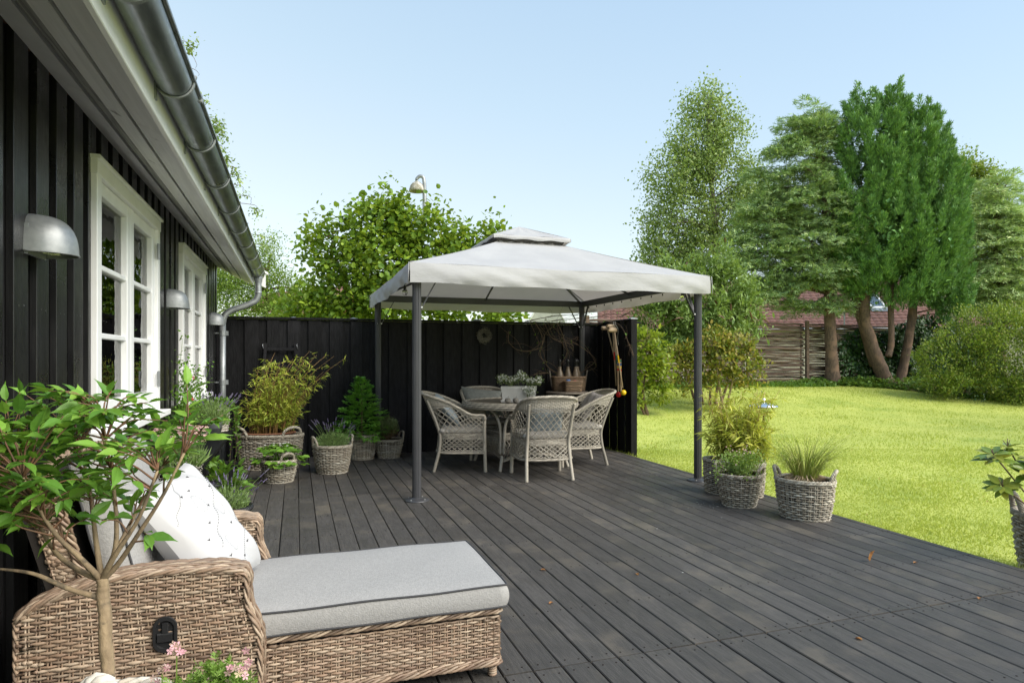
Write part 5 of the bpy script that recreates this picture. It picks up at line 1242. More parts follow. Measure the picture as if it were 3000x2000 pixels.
M['L_sage']=leafm('sage_leaf',[(.20,.30,.12,1),(.28,.38,.17,1)],trans=.2); indiv(hp,(ROUND[0]*[.8,1,1],ROUND[1]),'L_sage',np.array(Ms),np.array(Ls))
St=np.array([[[b[0]+x*.4,b[1]+y*.4,b[2]],[b[0]+x*.8,b[1]+y*.8,b[2]+h*.6],[b[0]+x,b[1]+y,b[2]+h]] for x,y,h in zip(rng.normal(size=60)*.11+.03,rng.normal(size=60)*.09,.12+.14*rng.random(60))])
mb=MB(); mb.tubes(St,.0011,3,cap=False); mb.build('stems',M['L_shrub'],hp,stuff=True)
mb=MB(); 
for p in St[:,-1]: star(mb,p,(rng.normal()*.3,-.6,1),.007)
mb.build('blossom',M['F_pink'],hp,stuff=True)
# 8 grass basket
t,b=pot_basket('wicker_basket',(3.99,4.27,0),.225,.185,.315,'oval wicker basket of arching ornamental grass standing alone at the deck edge',a=R(-52),sx=1.0,sy=.82,hh=.085,thick=1.1)
grassy(b,.09,.52,260,.75,'arching yellow-green ornamental grass in the oval basket at the deck edge','L_grass',w=.0065,spread=.75)
mb=MB(); st=plant('dry_straw',b,'dry straw and dead blades around the foot of the ornamental grass'); 
n=120; q=rng.random(n)*2*PI; P=np.stack([np.stack([b[0]+.05*np.cos(q),b[1]+.05*np.sin(q),np.full(n,b[2]+.01)],-1),np.stack([b[0]+.11*np.cos(q+.3),b[1]+.09*np.sin(q+.3),b[2]+.03+.05*rng.random(n)],-1),np.stack([b[0]+.18*np.cos(q+.4),b[1]+.13*np.sin(q+.4),b[2]+.01+.04*rng.random(n)],-1)],1); mb.tubes(P,.0022,3); mb.build('straw',M['palewood'],st,stuff=True)
# 9 right edge basket with rhododendron on the lawn
t,b=pot_basket('wicker_basket',(4.67,2.85,-.10),.20,.16,.40,'grey wicker basket cut by the right frame edge on the lawn',a=R(-40),hh=.12,thick=1.3,group=None)
rh=plant('potted_rhododendron',b,'rhododendron with glossy long leaves in the basket at the right edge','shrub')
Ls=[];Ms=[];mb=MB()
def whorl(p,d,n,size,rad=1.0):
    d=np.array(d,float); d/=np.linalg.norm(d); a=np.cross(d,[.2,.9,.1]); a/=np.linalg.norm(a); c=np.cross(d,a)
    for k in range(n):
        q=k*2*PI/n+rng.random()*.4; o=math.cos(q)*a+math.sin(q)*c; dd=o*rad+d*rng.uniform(-.15,.45); Ls.append(p+o*.008); Ms.append(frames(dd[None],d[None]*1.0+o[None]*.1)[0]*size*rng.uniform(.8,1.15))
B0=V3(*b)
tips=[(V3(4.22,2.91,.70),(-.3,.0,1),12,.11),(V3(4.27,2.89,.50),(-.5,-.2,.7),10,.095),(V3(4.38,2.93,.74),(.1,.1,1),11,.105),(V3(4.48,2.86,.66),(0,0,1),10,.10),(V3(4.40,2.82,.60),(-.3,-.4,.8),9,.10),(V3(4.62,2.9,.62),(.4,0,.9),10,.10)]
for p,d,n,s in tips:
    mb.tubes(smooth_path([B0-[0,0,.02],B0+(p-B0)*.5+[0,0,-.02],p],4),.005,6); whorl(p,d,n,s); whorl(p-V3(*d)*.035,d,max(5,n-3),s,1.2)
    for k in range(4): mb.tubes([p,p+V3(*d)*.03+rng.normal(size=3)*.012],.0022,4)
mb.build('stems',M['twig'],rh,smooth=True)
M['L_rhpot']=leafm('glossy_rhododendron_leaf',[(.10,.18,.03,1),(.17,.25,.04,1),(.24,.30,.05,1),(.36,.36,.05,1)],trans=.15,rough=.3); indiv(rh,(LONG[0]*[1.15,1,.5],LONG[1]),'L_rhpot',np.array(Ms),np.array(Ls))
# 10 black basket with lavender
t,b=pot_basket('black_basket',(-.46,5.02,0),.155,.13,.245,'black wicker tub with young lavender behind the lounger','W_black',handles=False,rows=.012,group=None)
mb=MB(); a=np.linspace(-.8,.8,12); mb.tubes(np.stack([-.46+.163*np.sin(a),5.02-.163*np.cos(a),.235-.05*np.cos(a*1.9)],-1),.002,4); mb.build('wire_handle',M['hinge'],t)
mb=MB(); mb.lathe([(0,0),(.009,0),(.006,.006),(0,.008)],10,(0,0,0)); mb.v[-1]=mb.v[-1][:,[0,2,1]]*[1,-1,1]+np.array([-.40,4.875,.20]); mb.build('rivet',M['screw'],t)
lavender(b,.125,.27,46,'thin lavender with grey-purple spikes in the black tub',spread=.95,fh=.16,foliage=170)
# 11 ladder
ld=thing('ladder',(-.18,8.80,0),'black wooden ladder leaning against the fence behind the bamboo','ladder')
for (xt,xb) in ((-.37,-.46),(-.009,.11)):
    mb=MB(); mb.tubes([(xb,8.62,0),(xt,8.935,1.51)],.020,4,up=(1,0,0),flat=(.7,1.3)); mb.build('rail',M['fence'],ld)
for z in (.30,.60,.90,1.20,1.43):
    f=z/1.51; y=8.62+.315*f; mb=MB(); mb.bbox(-.46+.09*f+.005,.11-.119*f-.005,y-.012,y+.012,z-.02,z+.02,.004); mb.build('rung',M['fence'],ld)
for x in (-.40,.02):
    mb=MB(); mb.tubes(smooth_path([(x,8.93,1.50),(x-.01,8.90,1.49),(x,8.89,1.45),(x+.005,8.91,1.43)],5),.004,5); mb.build('hook',M['hinge'],ld)
# 12 bench along the wall and its plants
bn=thing('plant_bench',(-.76,6.1,0),'low black bench along the house wall carrying pots','bench')
mb=MB()
for (x0,x1) in ((-.92,-.765),(-.76,-.605)): m_=MB(); m_.bbox(x0,x1,4.9,7.35,.545,.58,.004); m_.build('seat_board',M['fence'],bn)
for y in (4.95,6.1,7.25):
    for x in (-.89,-.64): m_=MB(); m_.bbox(x-.02,x+.02,y-.02,y+.02,0,.545,.003); m_.build('leg',M['fence'],bn)
zb=thing('zinc_trough',(-.74,6.45,.58),'pale zinc bucket with lavender on the bench','pot')
mb=MB(); mb.lathe([(0,0),(.085,0),(.13,.145),(.134,.15),(.127,.15),(.10,.03),(0,.03)],24,(-.74,6.45,.582),sx=.85,sy=1.3); mb.build('bucket',M['galv'],zb,smooth=True)
lavender((-.74,6.45,.70),.14,.30,60,'lavender with dark spikes in the zinc bucket under the far window',spread=.6,fh=.22,foliage=330)
t,b=pot_basket('pale_basket',(-.735,7.12,.58),.105,.09,.22,'pale wicker basket at the far end of the bench','W_pale',sx=.85,sy=1.2,handles=False,rows=.014,group=None)
iv=plant('trailing_ivy',b,'ivy trailing from the pale basket down past the bench end')
P=[];D=[];vn=[]
for k in range(9):
    q=rng.uniform(-1.2,.9); L=rng.uniform(.12,.42) if k<6 else rng.uniform(.6,.75); p0=V3(b[0],b[1],b[2]+.03); p1=p0+V3(.12*math.cos(q),.14*math.sin(q),.04); p2=p1+V3(.05,.03*math.sin(q),-L*.5); p3=p1+V3(.04+rng.normal()*.03,.02,-L)
    pt=smooth_path([p0,p1,p2,p3],5); vn.append(pt)
    for j in range(2,len(pt)): P.append(pt[j]); D.append(V3(.6,-.4,0)+rng.normal(size=3)*.5)
for k in range(60): P.append(V3(b[0]+rng.normal()*.07,b[1]+rng.normal()*.09,b[2]+.04+.08*rng.random())); D.append(runit(1)[0]+V3(0,0,.5))
mb=MB(); mb.tubes(np.array(vn),.0016,4); mb.build('vines',M['twig'],iv,stuff=True)
mb=MB(); leaves_on(np.array(P),np.array(D),2,.02,.032,ROUND,mb); mb.build('leaves',M['L_green'],iv,stuff=True)
# 13 wire stand, wire basket with clay pot of pinks
ws=thing('plant_stand',(-.66,4.92,0),'black cast iron stand with ornamental round top behind the lounger','plant stand')
mb=MB(); zt=.43
for rr in (.165,.13,.05): a=np.linspace(0,2*PI,40); mb.tubes(np.stack([-.66+rr*np.cos(a),4.92+rr*np.sin(a),np.full(40,zt)],-1),.005,6)
for k in range(16):
    a=k*PI/8; c=V3(-.66+.10*math.cos(a),4.92+.10*math.sin(a),zt); q=np.linspace(0,2*PI,12); mb.tubes(np.stack([c[0]+.026*np.cos(q),c[1]+.026*np.sin(q),np.full(12,zt)],-1),.004,5); mb.tubes([(-.66+.05*math.cos(a),4.92+.05*math.sin(a),zt),(-.66+.16*math.cos(a+.15),4.92+.16*math.sin(a+.15),zt)],.0035,5)
mb.build('top',M['blackmetal'],ws,smooth=True)
for k in range(3): mb=MB(); a=k*2*PI/3; mb.tubes(smooth_path([(-.66+.13*math.cos(a),4.92+.13*math.sin(a),zt),(-.66+.05*math.cos(a),4.92+.05*math.sin(a),.2),(-.66+.16*math.cos(a),4.92+.16*math.sin(a),0)],6),.007,6); mb.build('leg',M['blackmetal'],ws,smooth=True)
wb=thing('wire_basket',(-.74,4.80,.44),'pale wire basket round an aged clay pot of pink flowers','basket')
mb=MB()
for k in range(9):
    f=k/8; rr=.112+.028*f; a=np.linspace(0,2*PI,60); mb.tubes(np.stack([-.74+rr*np.cos(a),4.80+rr*np.sin(a),.445+.215*f+.003*np.sin(a*9+k)],-1),.0028,5)
for k in range(10):
    a=k*PI/5; z=np.linspace(0,1,50); rr=.118+.03*z+.006*np.sin(z*50); mb.tubes(np.stack([-.74+rr*np.cos(a+.03*np.cos(z*50)),4.80+rr*np.sin(a+.03*np.cos(z*50)),.44+.23*z],-1),.0024,4)
mb.build('wires',M['wire'],wb,smooth=True)
cp=thing('clay_pot',(-.74,4.80,.44),'aged grey-brown clay pot inside the wire basket','pot'); mb=MB(); mb.lathe([(0,.0),(.095,0),(.122,.19),(.128,.20),(.112,.20),(.10,.16),(0,.16)],28,(-.74,4.80,.446)); mb.build('pot',M['claypot'],cp,smooth=True)
pk=thing('pink_flowers',(-.74,4.80,.62),'clump of pink carnations with grassy stems in the clay pot','flowers')
n=170; q=rng.random(n)*2*PI; rr=.115*np.sqrt(rng.random(n)); h=.13+.09*rng.random(n); A=np.stack([-.74+rr*np.cos(q),4.80+rr*np.sin(q),np.full(n,.60)],-1); E=A+np.stack([rr*np.cos(q)*.55,rr*np.sin(q)*.55,h+.03],-1)
mb=MB(); mb.tubes(np.stack([A,(A+E)/2+[0,0,.01],E],1),.0013,3,cap=False); mb.build('stems',M['L_lav'],pk,stuff=True)
mb=MB(); T=np.repeat(A,9,0)+rng.normal(size=(n*9,3))*[.02,.02,.01]; d=np.stack([np.cos(np.repeat(q,9))*.4,np.sin(np.repeat(q,9))*.4,np.ones(n*9)],-1)+rng.normal(size=(n*9,3))*.25; mb.inst(BLADE[0]*[.8,1,1],BLADE[1],frames(d,runit(n*9))*.10,T); mb.build('leaves',M['L_lav'],pk,stuff=True)
mb=MB()
for e in E: 
    for _ in range(2): star(mb,e+rng.normal(size=3)*.006,(rng.normal()*.5,-.5,1),.011)
mb.build('blossom',M['F_pink'],pk,stuff=True)
# 14 leafy plant in grey pot under the bench
gp=thing('grey_pot',(-.52,5.42,0),'grey tapered pot with leafy plant in front of the bench','pot'); mb=MB(); mb.lathe([(0,0),(.09,0),(.125,.26),(.13,.27),(.115,.27),(.1,.2),(0,.2)],28,(-.52,5.42,.002)); mb.build('pot',M['zincdull'],gp,smooth=True)
lp=plant('leafy_plant',(-.52,5.42,.25),'broad-leaved green plant spilling from the grey pot by the bench')
P=np.array([[-.50+rng.uniform(-.13,.13),5.42+rng.uniform(-.14,.14),.27+rng.random()*.20] for _ in range(46)]); D=P-V3(-.52,5.42,.22); D/=np.linalg.norm(D,axis=1,keepdims=True)
mb=MB(); Mx,T=leaves_on(P,D,3,.03,.075,LONG,mb,dirbias=.6,up=.1); indiv(lp,(LONG[0]*[1.5,1,1],LONG[1]),'L_green',Mx,T)
mb=MB(); mb.tubes(np.stack([np.broadcast_to(V3(-.52,5.42,.22),P.shape),(P+V3(-.52,5.42,.3))/2,P],1),.002,4); mb.build('stems',M['L_green'],lp,stuff=True)
# 15 climbing sweet pea beside far window
spv=plant('climbing_plant',(-.80,5.30,.58),'wispy climbing plant with red flowers beside the far window'); 
pot=thing('small_pot',(-.80,5.30,.58),'small dark pot of the climbing plant on the bench','pot'); mb=MB(); mb.lathe([(0,0),(.08,0),(.10,.14),(.09,.14),(.08,.1),(0,.1)],20,(-.80,5.30,.582)); mb.build('pot',M['claypot'],pot,smooth=True)
P=[];D=[];vn=[]
for k in range(16):
    x,y=rng.normal()*.05,rng.normal()*.09; L=rng.uniform(.3,.66) if k else .78; pt=smooth_path([V3(-.80,5.30,.68),V3(-.80+x,5.30+y,.68+L*.5),V3(-.78+x*1.4+.02*math.sin(k),5.30+y*1.6+(.18 if k==0 else 0),.68+L)],6); vn.append(pt)
    for p in pt[1:]: P.append(p); D.append(runit(1)[0]*.9+V3(.2,0,.3))
mb=MB(); mb.tubes(np.array(vn),.0015,4); mb.build('vines',M['L_green'],spv,stuff=True)
mb=MB(); leaves_on(np.array(P),np.array(D),5,.05,.030,SMALL,mb); mb.build('leaves',M['L_green'],spv,stuff=True)
mb=MB()
for (y,z) in ((5.42,1.16),(5.36,1.0),(5.22,.92)): star(mb,V3(-.74,y,z),(1,-.5,.3),.02)
mb.build('blossom',M['F_red'],spv,stuff=True)
# garden lamp on the lawn
gl=thing('garden_lamp',(4.76,5.68,-.1),'polished steel saucer-shaped garden lamp on a black stem behind the bamboo','lamp')
zc=.80; mb=MB(); mb.lathe([(0,zc+.046),(.04,zc+.045),(.09,zc+.033),(.138,zc+.012),(.150,zc-.002),(.142,zc-.020),(.10,zc-.042),(.04,zc-.05),(0,zc-.051)],36,(4.76,5.68,0)); mb.build('lamp_head',M['chrome'],gl,smooth=True)
mb=MB(); mb.lathe([(.012,zc+.03),(.017,zc+.045),(.017,zc+.082),(0,zc+.085)],16,(4.76,5.68,0)); mb.build('cap',M['chrome'],gl,smooth=True)
mb=MB(); mb.tubes([(4.76,5.68,-.12),(4.76,5.68,zc-.03)],.014,10); mb.build('stem',M['blackmetal'],gl)
# ------------------------------------------------ foreground: young cherry standard in a rope-handled basket
t,b=pot_basket('tall_basket',(-.352,1.437,0),.125,.105,.615,'pale tall wicker basket with white rope handles at the bottom left corner','W_pale',hh=.0,handles=False,group=None)
q=np.linspace(0,PI,24)
for sg in (0.0,):
    mb=MB(); P=np.stack([-.346+.044*np.cos(q)*CA-.03*SA,1.437-.044*np.cos(q)*SA-.03,.615+.084*np.sin(q)],-1); rope(mb,P,.008,ns=3,r=.0085,pitch=.05,n=8,up=(SA,CA,0)); mb.build('handle',M['rope'],t,smooth=True)
ct=thing('young_cherry_tree',(-.352,1.437,.58),'small standard cherry tree with drooping green leaves in the left foreground','tree')
trunk=smooth_path([(-.345,1.435,.56),(-.347,1.436,.66),(-.350,1.437,.76),(-.354,1.437,.84),(-.357,1.437,.885)],5)
tq=np.linspace(0,len(trunk)-1,60); trunk=np.stack([np.interp(tq,np.arange(len(trunk)),trunk[:,i]) for i in range(3)],-1); trunk[:,0]+=.0012*np.sin(tq*1.1); trunk[:,1]+=.001*np.cos(tq*.8)
mb=MB(); n=60; mb.tubes(trunk,((np.interp(np.arange(n),[0,n*.5,n*.55,n-1],[.0128,.0112,.0120,.0102]))*(1+.03*rng.normal(size=n)+.10*np.exp(-((np.arange(n)%19-9)/1.6)**2)))[None],16); mb.build('trunk',M['barkgrey'],ct,smooth=True)
fork=V3(-.357,1.437,.88)
limbs=[[(0,0,0),(-.045,0,.02),(-.10,.01,.055),(-.15,.02,.13),(-.185,.02,.22)],[(0,0,-.035),(-.06,-.01,-.012),(-.12,-.02,.02),(-.20,-.02,.03)],[(0,0,0),(.02,.01,.06),(.012,.02,.16),(-.01,.02,.30)],[(0,0,0),(.03,0,.03),(.075,-.01,.09),(.13,-.02,.17),(.17,-.02,.25)],[(0,0,0),(.01,.03,.05),(.02,.09,.12),(.05,.15,.22)],[(0,0,0),(-.02,-.03,.05),(-.04,-.08,.12),(-.07,-.11,.22)],[(0,0,0),(.035,-.02,.05),(.09,-.03,.13),(.13,-.04,.22)],[(0,0,0),(-.03,.03,.06),(-.07,.07,.16),(-.11,.10,.25)]]
LP=[];mb=MB()
def tw(v): # (right, depth, up) offsets to world
    v=np.array(v,float); return np.stack([v[...,0]*CA+v[...,1]*SA,-v[...,0]*SA+v[...,1]*CA,v[...,2]],-1)
for L in limbs:
    p=smooth_path(fork+tw(L),5); LP.append(p); mb.tubes(p,np.linspace(.0062,.0022,len(p))[None],8)
mb.build('limbs',M['barkgrey'],ct,smooth=True)
allp=np.vstack([p[4:] for p in LP]); tipsn=250; Lp=[];Ld=[];Bp=[]
cnt=0
while cnt<tipsn:
    u=rng.random(3)*2-1
    if (u**2).sum()>1: continue
    w_=np.array([-.075+.255*u[0],.0+.17*u[1],.235+.145*u[2]])
    if w_[0]>.04 and w_[2]<.20: continue
    if w_[0]>.12 and rng.random()<.4: continue
    if w_[0]<-.22: w_[2]-=.02
    if cnt<14: w_=np.array([[.165,.0,.38],[.155,.02,.34],[.15,-.02,.20],[.21,.0,.30],[.20,0,.27],[.10,-.03,.10],[-.30,0,-.01],[-.27,.05,.02],[-.16,0,.365],[-.13,.03,.36],[-.33,.05,.22],[-.06,0,.35],[.14,.02,.31],[.235,.0,.32]][cnt])
    e=fork+tw(w_); d=np.linalg.norm(allp-e,axis=1)+1.2*np.maximum(0,allp[:,2]-e[2]+.03); s0=allp[np.argmin(d)]
    if np.linalg.norm(e-s0)<.03: continue
    m_=(s0+e)/2+V3(0,0,.012)+rng.normal(size=3)*.008; pth=smooth_path([s0,m_,e],6); Bp.append(pth); cnt+=1
    D=e-s0; ln=np.linalg.norm(D); D/=ln; npt=len(pth)
    nl=int(min(8,max(4,ln/.016)))
    for k in range(nl):
        f=1-k*.115; 
        if f<.15: break
        j=f*(npt-1); i0=int(min(j,npt-2)); p=pth[i0]+(pth[i0+1]-pth[i0])*(j-i0)
        sd=np.cross(D,[0,0,1]); sd/=np.linalg.norm(sd)+1e-9; sd*=(1 if k%2 else -1)
        d_=D*.7+sd*.8+V3(0,0,-.35)+rng.normal(size=3)*.28
        if k==0: d_=D+V3(0,0,-.2)
        Lp.append(p); Ld.append(d_)
mb=MB(); mb.tubes(np.array(Bp),np.linspace(.0021,.0009,13)[None].repeat(len(Bp),0),5); mb.build('twigs',mat('reddish_twig',(.20,.095,.05,1),(.14,.085,.05,1),rough=.7,ns=60),ct,smooth=True,stuff=True)
Lp=np.array(Lp);Ld=np.array(Ld); nrm_=np.tile([0,0,1.],(len(Lp),1))+rng.normal(size=(len(Lp),3))*.35; Mx=frames(Ld,nrm_)*(.040*(.6+.7*rng.random(len(Lp))))[:,None,None]
CH_LEAF=(np.array([(0,0,0),(-.17,.18,.035),(0,.2,-.0),(.17,.18,.035),(-.235,.42,.03),(0,.45,-.045),(.235,.42,.03),(-.16,.68,-.03),(0,.7,-.09),(.16,.68,-.03),(-.05,.88,-.12),(.05,.88,-.12),(0,1.06,-.22)]),[np.array([(1,2,5,4),(2,3,6,5),(4,5,8,7),(5,6,9,8)]),np.array([(0,2,1),(0,3,2),(7,8,10),(8,11,10),(8,9,11),(10,11,12)])])
dep=Lp[:,0]*SA+Lp[:,1]*CA; indiv(ct,CH_LEAF,'L_cherry',Mx,Lp,limit=300,key=dep)
# scented geranium in front of the lounger
p=site(-.66,1.30); t,b=pot_basket('low_pot',(p.x+.03,p.y+.02,0),.075,.065,.59,'tall dark wicker pot of pink geranium at the bottom edge','W_black',handles=False,group=None)
ge=plant('scented_geranium',b,'light green feathery geranium with small pink flowers at the bottom edge')
P=[];D=[];St=[]
for k in range(60):
    q=rng.random()*2*PI; r=math.sqrt(rng.random())*.085; z=.115*(1-(r/.12)**2)*rng.uniform(.55,1.1); e=V3(b[0]+r*math.cos(q),b[1]+r*math.sin(q),b[2]+z); P.append(e); D.append(V3(math.cos(q)*.5,math.sin(q)*.5,.8)); St.append(np.stack([V3(b[0],b[1],b[2]),(e+V3(b[0],b[1],b[2]))/2+rng.normal(size=3)*.01,e]))
mb=MB(); mb.tubes(np.array(St),.0016,4); mb.build('stems',M['L_geran'],ge,stuff=True)
mb=MB(); leaves_on(np.array(P),np.array(D),26,.028,.017,SPRAY,mb,dirbias=.5,up=.3); mb.build('leaves',M['L_geran'],ge,stuff=True)
mb=MB(); m2=MB()
for (dx,z) in ((-.055,.175),(-.085,.125),(.055,.14),(.085,.135),(.01,.10)):
    c=V3(b[0]+dx*CA,b[1]-dx*SA,b[2]+z); m2.tubes([c-V3(0,0,.07),c],.0015,4)
    for k in range(9): star(mb,c+rng.normal(size=3)*.010,rng.normal(size=3)*.6+[0,-.6,.5],.0085)
mb.build('blossom',M['F_pink'],ge,stuff=True); m2.build('flower_stalks',M['L_geran'],ge,stuff=True)
# ------------------------------------------------ garden boundary, trees, neighbours
# log fence along the back
FY=15.57
pf=thing('pole_fence',(12,FY,.4),'weathered horizontal pole fence along the back of the lawn','fence')
lx=[7.3,8.9,10.35,12.43,14.56,16.7,18.8]
for i in range(6):
    for k in range(28):
        z=ground_z((lx[i]+lx[i+1])/2,FY-.2)+.04+k*.066; a=lx[i]+.05; b=lx[i+1]-.05
        n=7; X_=np.linspace(a,b,n); P=np.stack([X_,FY+.015*rng.normal()+.006*rng.normal(size=n)+(.02 if k%2 else -.02),z+.010*rng.normal(size=n)],-1)
        mb=MB(); mb.tubes(P,(.029+.004*rng.normal()*.6)*(1+.1*rng.normal(size=n))[None],7,up=(0,0,1)); mb.build('pole',M['log'],pf,smooth=True)
for i,x in enumerate(lx):
    z=float(ground_z(x,FY)); mb=MB(); mb.bbox(x-.05,x+.05,FY-.13,FY-.04,z-.3,z+1.93,.008); mb.build('fence_post',M['log'],pf)
for x in (7.4,8.8,9.0,10.25,10.45,12.33,12.53,14.46,14.66): mb=MB(); z=float(ground_z(x,FY)); mb.bbox(x-.02,x+.02,FY+.045,FY+.075,z-.1,z+1.85,.004); mb.build('batten',M['log'],pf)
def trunk_tube(mb,pts,r,n=10,ns=6):
    P=smooth_path(pts,ns); rr=np.interp(np.linspace(0,1,len(P)),np.linspace(0,1,len(r)),r)
    fl=1+.05*rng.normal(size=len(P)); mb.tubes(P,(rr*fl)[None],n)
TRI3=(np.array([(-.06,0,0),(.06,0,0),(.09,.55,.03),(-.09,.55,.03),(0,1,-.03),(.05,.12,0),(.42,.52,.02),(.36,.60,-.02),(-.05,.12,0),(-.42,.52,.02),(-.36,.60,-.02)],float),[np.array([(0,1,2,3)]),np.array([(3,2,4),(5,6,7),(8,10,9)])])
def plumes(P,D,per,L,w,size,mb,up=1.0):
    n=len(P); ax=D*[.45,.45,.15]+[0,0,up]+rng.normal(size=(n,3))*.10; ax/=np.linalg.norm(ax,axis=1,keepdims=True)
    h=rng.random((n,per))**.8; q=rng.random((n,per))*2*PI; e1=np.cross(ax,[.3,.2,.1]); e1/=np.linalg.norm(e1,axis=1,keepdims=True); e2=np.cross(ax,e1)
    LL=L*(.7+.6*rng.random(n))[:,None]; rad=w*(1-h*.85)*np.sqrt(rng.random((n,per)))*(.8+.4*rng.random((n,1)))
    o=np.cos(q)[...,None]*e1[:,None]+np.sin(q)[...,None]*e2[:,None]
    T=(P[:,None]+ax[:,None]*(h*LL-LL*.5)[...,None]+o*rad[...,None]).reshape(-1,3); d=(o*.45+ax[:,None]*1.0).reshape(-1,3)+rng.normal(size=(n*per,3))*.18
    nr=(o*.9).reshape(-1,3)+rng.normal(size=(n*per,3))*.5; mb.inst(TRI3[0],TRI3[1],frames(d,nr)*(size*(.6+.7*rng.random(n*per)))[:,None,None],T)
def fans(P,D,per,L,w,size,mb,droop=.35,rise=.15):
    n=len(P); hd=D*[1,1,.15]+rng.normal(size=(n,3))*[.35,.35,.1]; hd/=np.linalg.norm(hd,axis=1,keepdims=True); sd=np.cross(hd,[0,0,1.]); sd/=np.linalg.norm(sd,axis=1,keepdims=True)
    t=rng.random((n,per))**.7; s_=(rng.random((n,per))*2-1)*w*(.35+.65*np.sin(np.clip(t,0,1)*PI*.8+.3)); LL=L*(.6+.8*rng.random(n))[:,None]
    T=(P[:,None]+hd[:,None]*((t-.5)*LL)[...,None]+sd[:,None]*s_[...,None]+np.array([0,0,1.])*(rise*t-droop*t**2*LL-.9*np.abs(s_)*.35+.035*rng.normal(size=(n,per)))[...,None]).reshape(-1,3)
    d=(hd[:,None]*1.0+sd[:,None]*(s_/w*.8)[...,None]).reshape(-1,3)+np.array([0,0,-.12])+rng.normal(size=(n*per,3))*.35; nr=np.tile([0,0,1.],(n*per,1))+rng.normal(size=(n*per,3))*.45
    mb.inst(TRI3[0],TRI3[1],frames(d,nr)*(size*(.6+.7*rng.random(n*per)))[:,None,None],T)
def crown_tree(name,label,cat,blobs,Z,dep,nc,per,rc,size,tpl,leaf,bark,trunks,group=None,dirbias=.5,up=.2,shell=.45,flat=1.,norm_up=.8,droop=0,limbs=16,branchr=.03,inner=None,sv=.35,style=None,sp=None):
    b0=trunks[0][0][0]; t=thing(name,b0,label,cat,group)
    for pts,r in trunks: mb=MB(); trunk_tube(mb,pts,r); mb.build('trunk',M[bark],t,smooth=True)
    P,D=clumps(blobs,Z,dep,nc,shell)
    if limbs:
        mb=MB(); tp=np.vstack([smooth_path(p,4) for p,_ in trunks]); ids=rng.choice(nc,min(limbs,nc),replace=False)
        for i in ids:
            e=P[i]; q=tp[np.argmin(np.linalg.norm(tp-e+[0,0,.3*np.linalg.norm(tp[0]-e)*.2],axis=1))]; m_=(q+e)/2+V3(0,0,.12*np.linalg.norm(e-q))
            mb.tubes(smooth_path([q,m_,e],5),np.linspace(branchr,branchr*.2,11)[None],5)
        mb.build('branches',M[bark],t,smooth=True,stuff=True)
    mb=MB()
    if style: style(P,D,per,*sp,mb)
    else: leaves_on(P,D,per,rc,size,tpl,mb,dirbias=dirbias,up=up,flat=flat,norm_up=norm_up,droop=droop,sv=sv)
    mb.build('foliage',M[leaf],t,stuff=True)
    if inner:
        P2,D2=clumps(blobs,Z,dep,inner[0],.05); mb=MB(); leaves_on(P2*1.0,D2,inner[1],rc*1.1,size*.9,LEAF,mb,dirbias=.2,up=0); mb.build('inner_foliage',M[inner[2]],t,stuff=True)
    return t,P,D
HAZEL=[ (-1.95,3.62,0.50,0.45),(-2.40,3.41,0.64,0.58),(-1.34,3.41,0.58,0.55),(-3.04,3.41,0.41,0.35),(-3.27,3.00,0.35,0.41),(-2.28,2.77,0.88,0.76),(-1.23,2.77,0.82,0.70),(-0.40,3.35,0.22,0.28),(-0.70,3.00,0.47,0.40),(-2.86,2.36,0.70,0.47),(-1.87,2.19,0.93,0.35),(-0.70,2.19,0.88,0.32),(-3.51,2.10,0.53,0.41),(0.00,2.05,0.29,0.20),(-2.2,4.1,.07,.22),(-2.42,4.0,.07,.2),(-.30,3.55,.10,.2),(-3.25,3.7,.08,.2),(-3.5,3.35,.08,.15),(-1.2,3.95,.08,.15) ]
LEFTSHRUB=[ (-6.16,2.62,0.62,0.62),(-5.47,2.77,0.62,0.62),(-5.01,2.47,0.69,0.46),(-5.62,3.31,0.46,0.46),(-5.39,3.70,0.31,0.31),(-4.62,2.62,0.54,0.39),(-6.47,3.08,0.39,0.46),(-6.9,2.5,.6,.6),(-7.3,3.0,.5,.5) ]
BIRCH=[ (7.27,10.49,0.80,0.89),(6.88,9.34,1.20,1.05),(8.03,9.59,.9,0.8),(6.25,8.07,1.20,1.0),(7.77,8.07,1.5,1.1),(6.50,6.54,1.46,1.1),(8.03,6.54,1.43,1.1),(5.86,5.26,1.0,1.02),(7.39,5.26,1.66,1.02),(8.79,7.56,0.6,0.7),(6.8,4.30,1.6,0.8),(5.7,7.2,.6,.5),(5.4,6.2,.5,.5),(6.1,9.0,.5,.4),(7.3,11.2,.35,.35),(5.2,8.0,.3,.25),(9.3,8.4,.3,.3),(6.6,10.9,.25,.3),(8.5,10.2,.3,.3),(5.0,5.0,.5,.4),(4.9,6.3,.3,.3) ]
CONA=[ (9.32,8.35,0.5,0.55),(8.95,7.6,0.75,0.6),(8.75,6.70,1.0,0.6),(8.18,6.10,0.75,0.45),(9.22,5.87,1.45,0.70),(7.87,5.50,0.9,0.50),(9.32,4.93,1.55,0.60),(7.77,4.52,1.10,0.5),(9.11,4.00,1.35,0.5),(8.28,3.69,0.93,0.42),(10.3,5.66,1.0,0.22),(9.8,3.05,.75,.20),(9.0,2.95,.6,.2),(7.4,3.4,.6,.4),(7.0,5.2,.35,.2),(7.1,6.1,.3,.2),(7.6,6.9,.3,.2),(8.0,7.6,.25,.2),(8.6,8.5,.25,.25),(9.0,8.95,.2,.2),(6.9,4.4,.4,.2),(10.9,6.0,.5,.15) ]
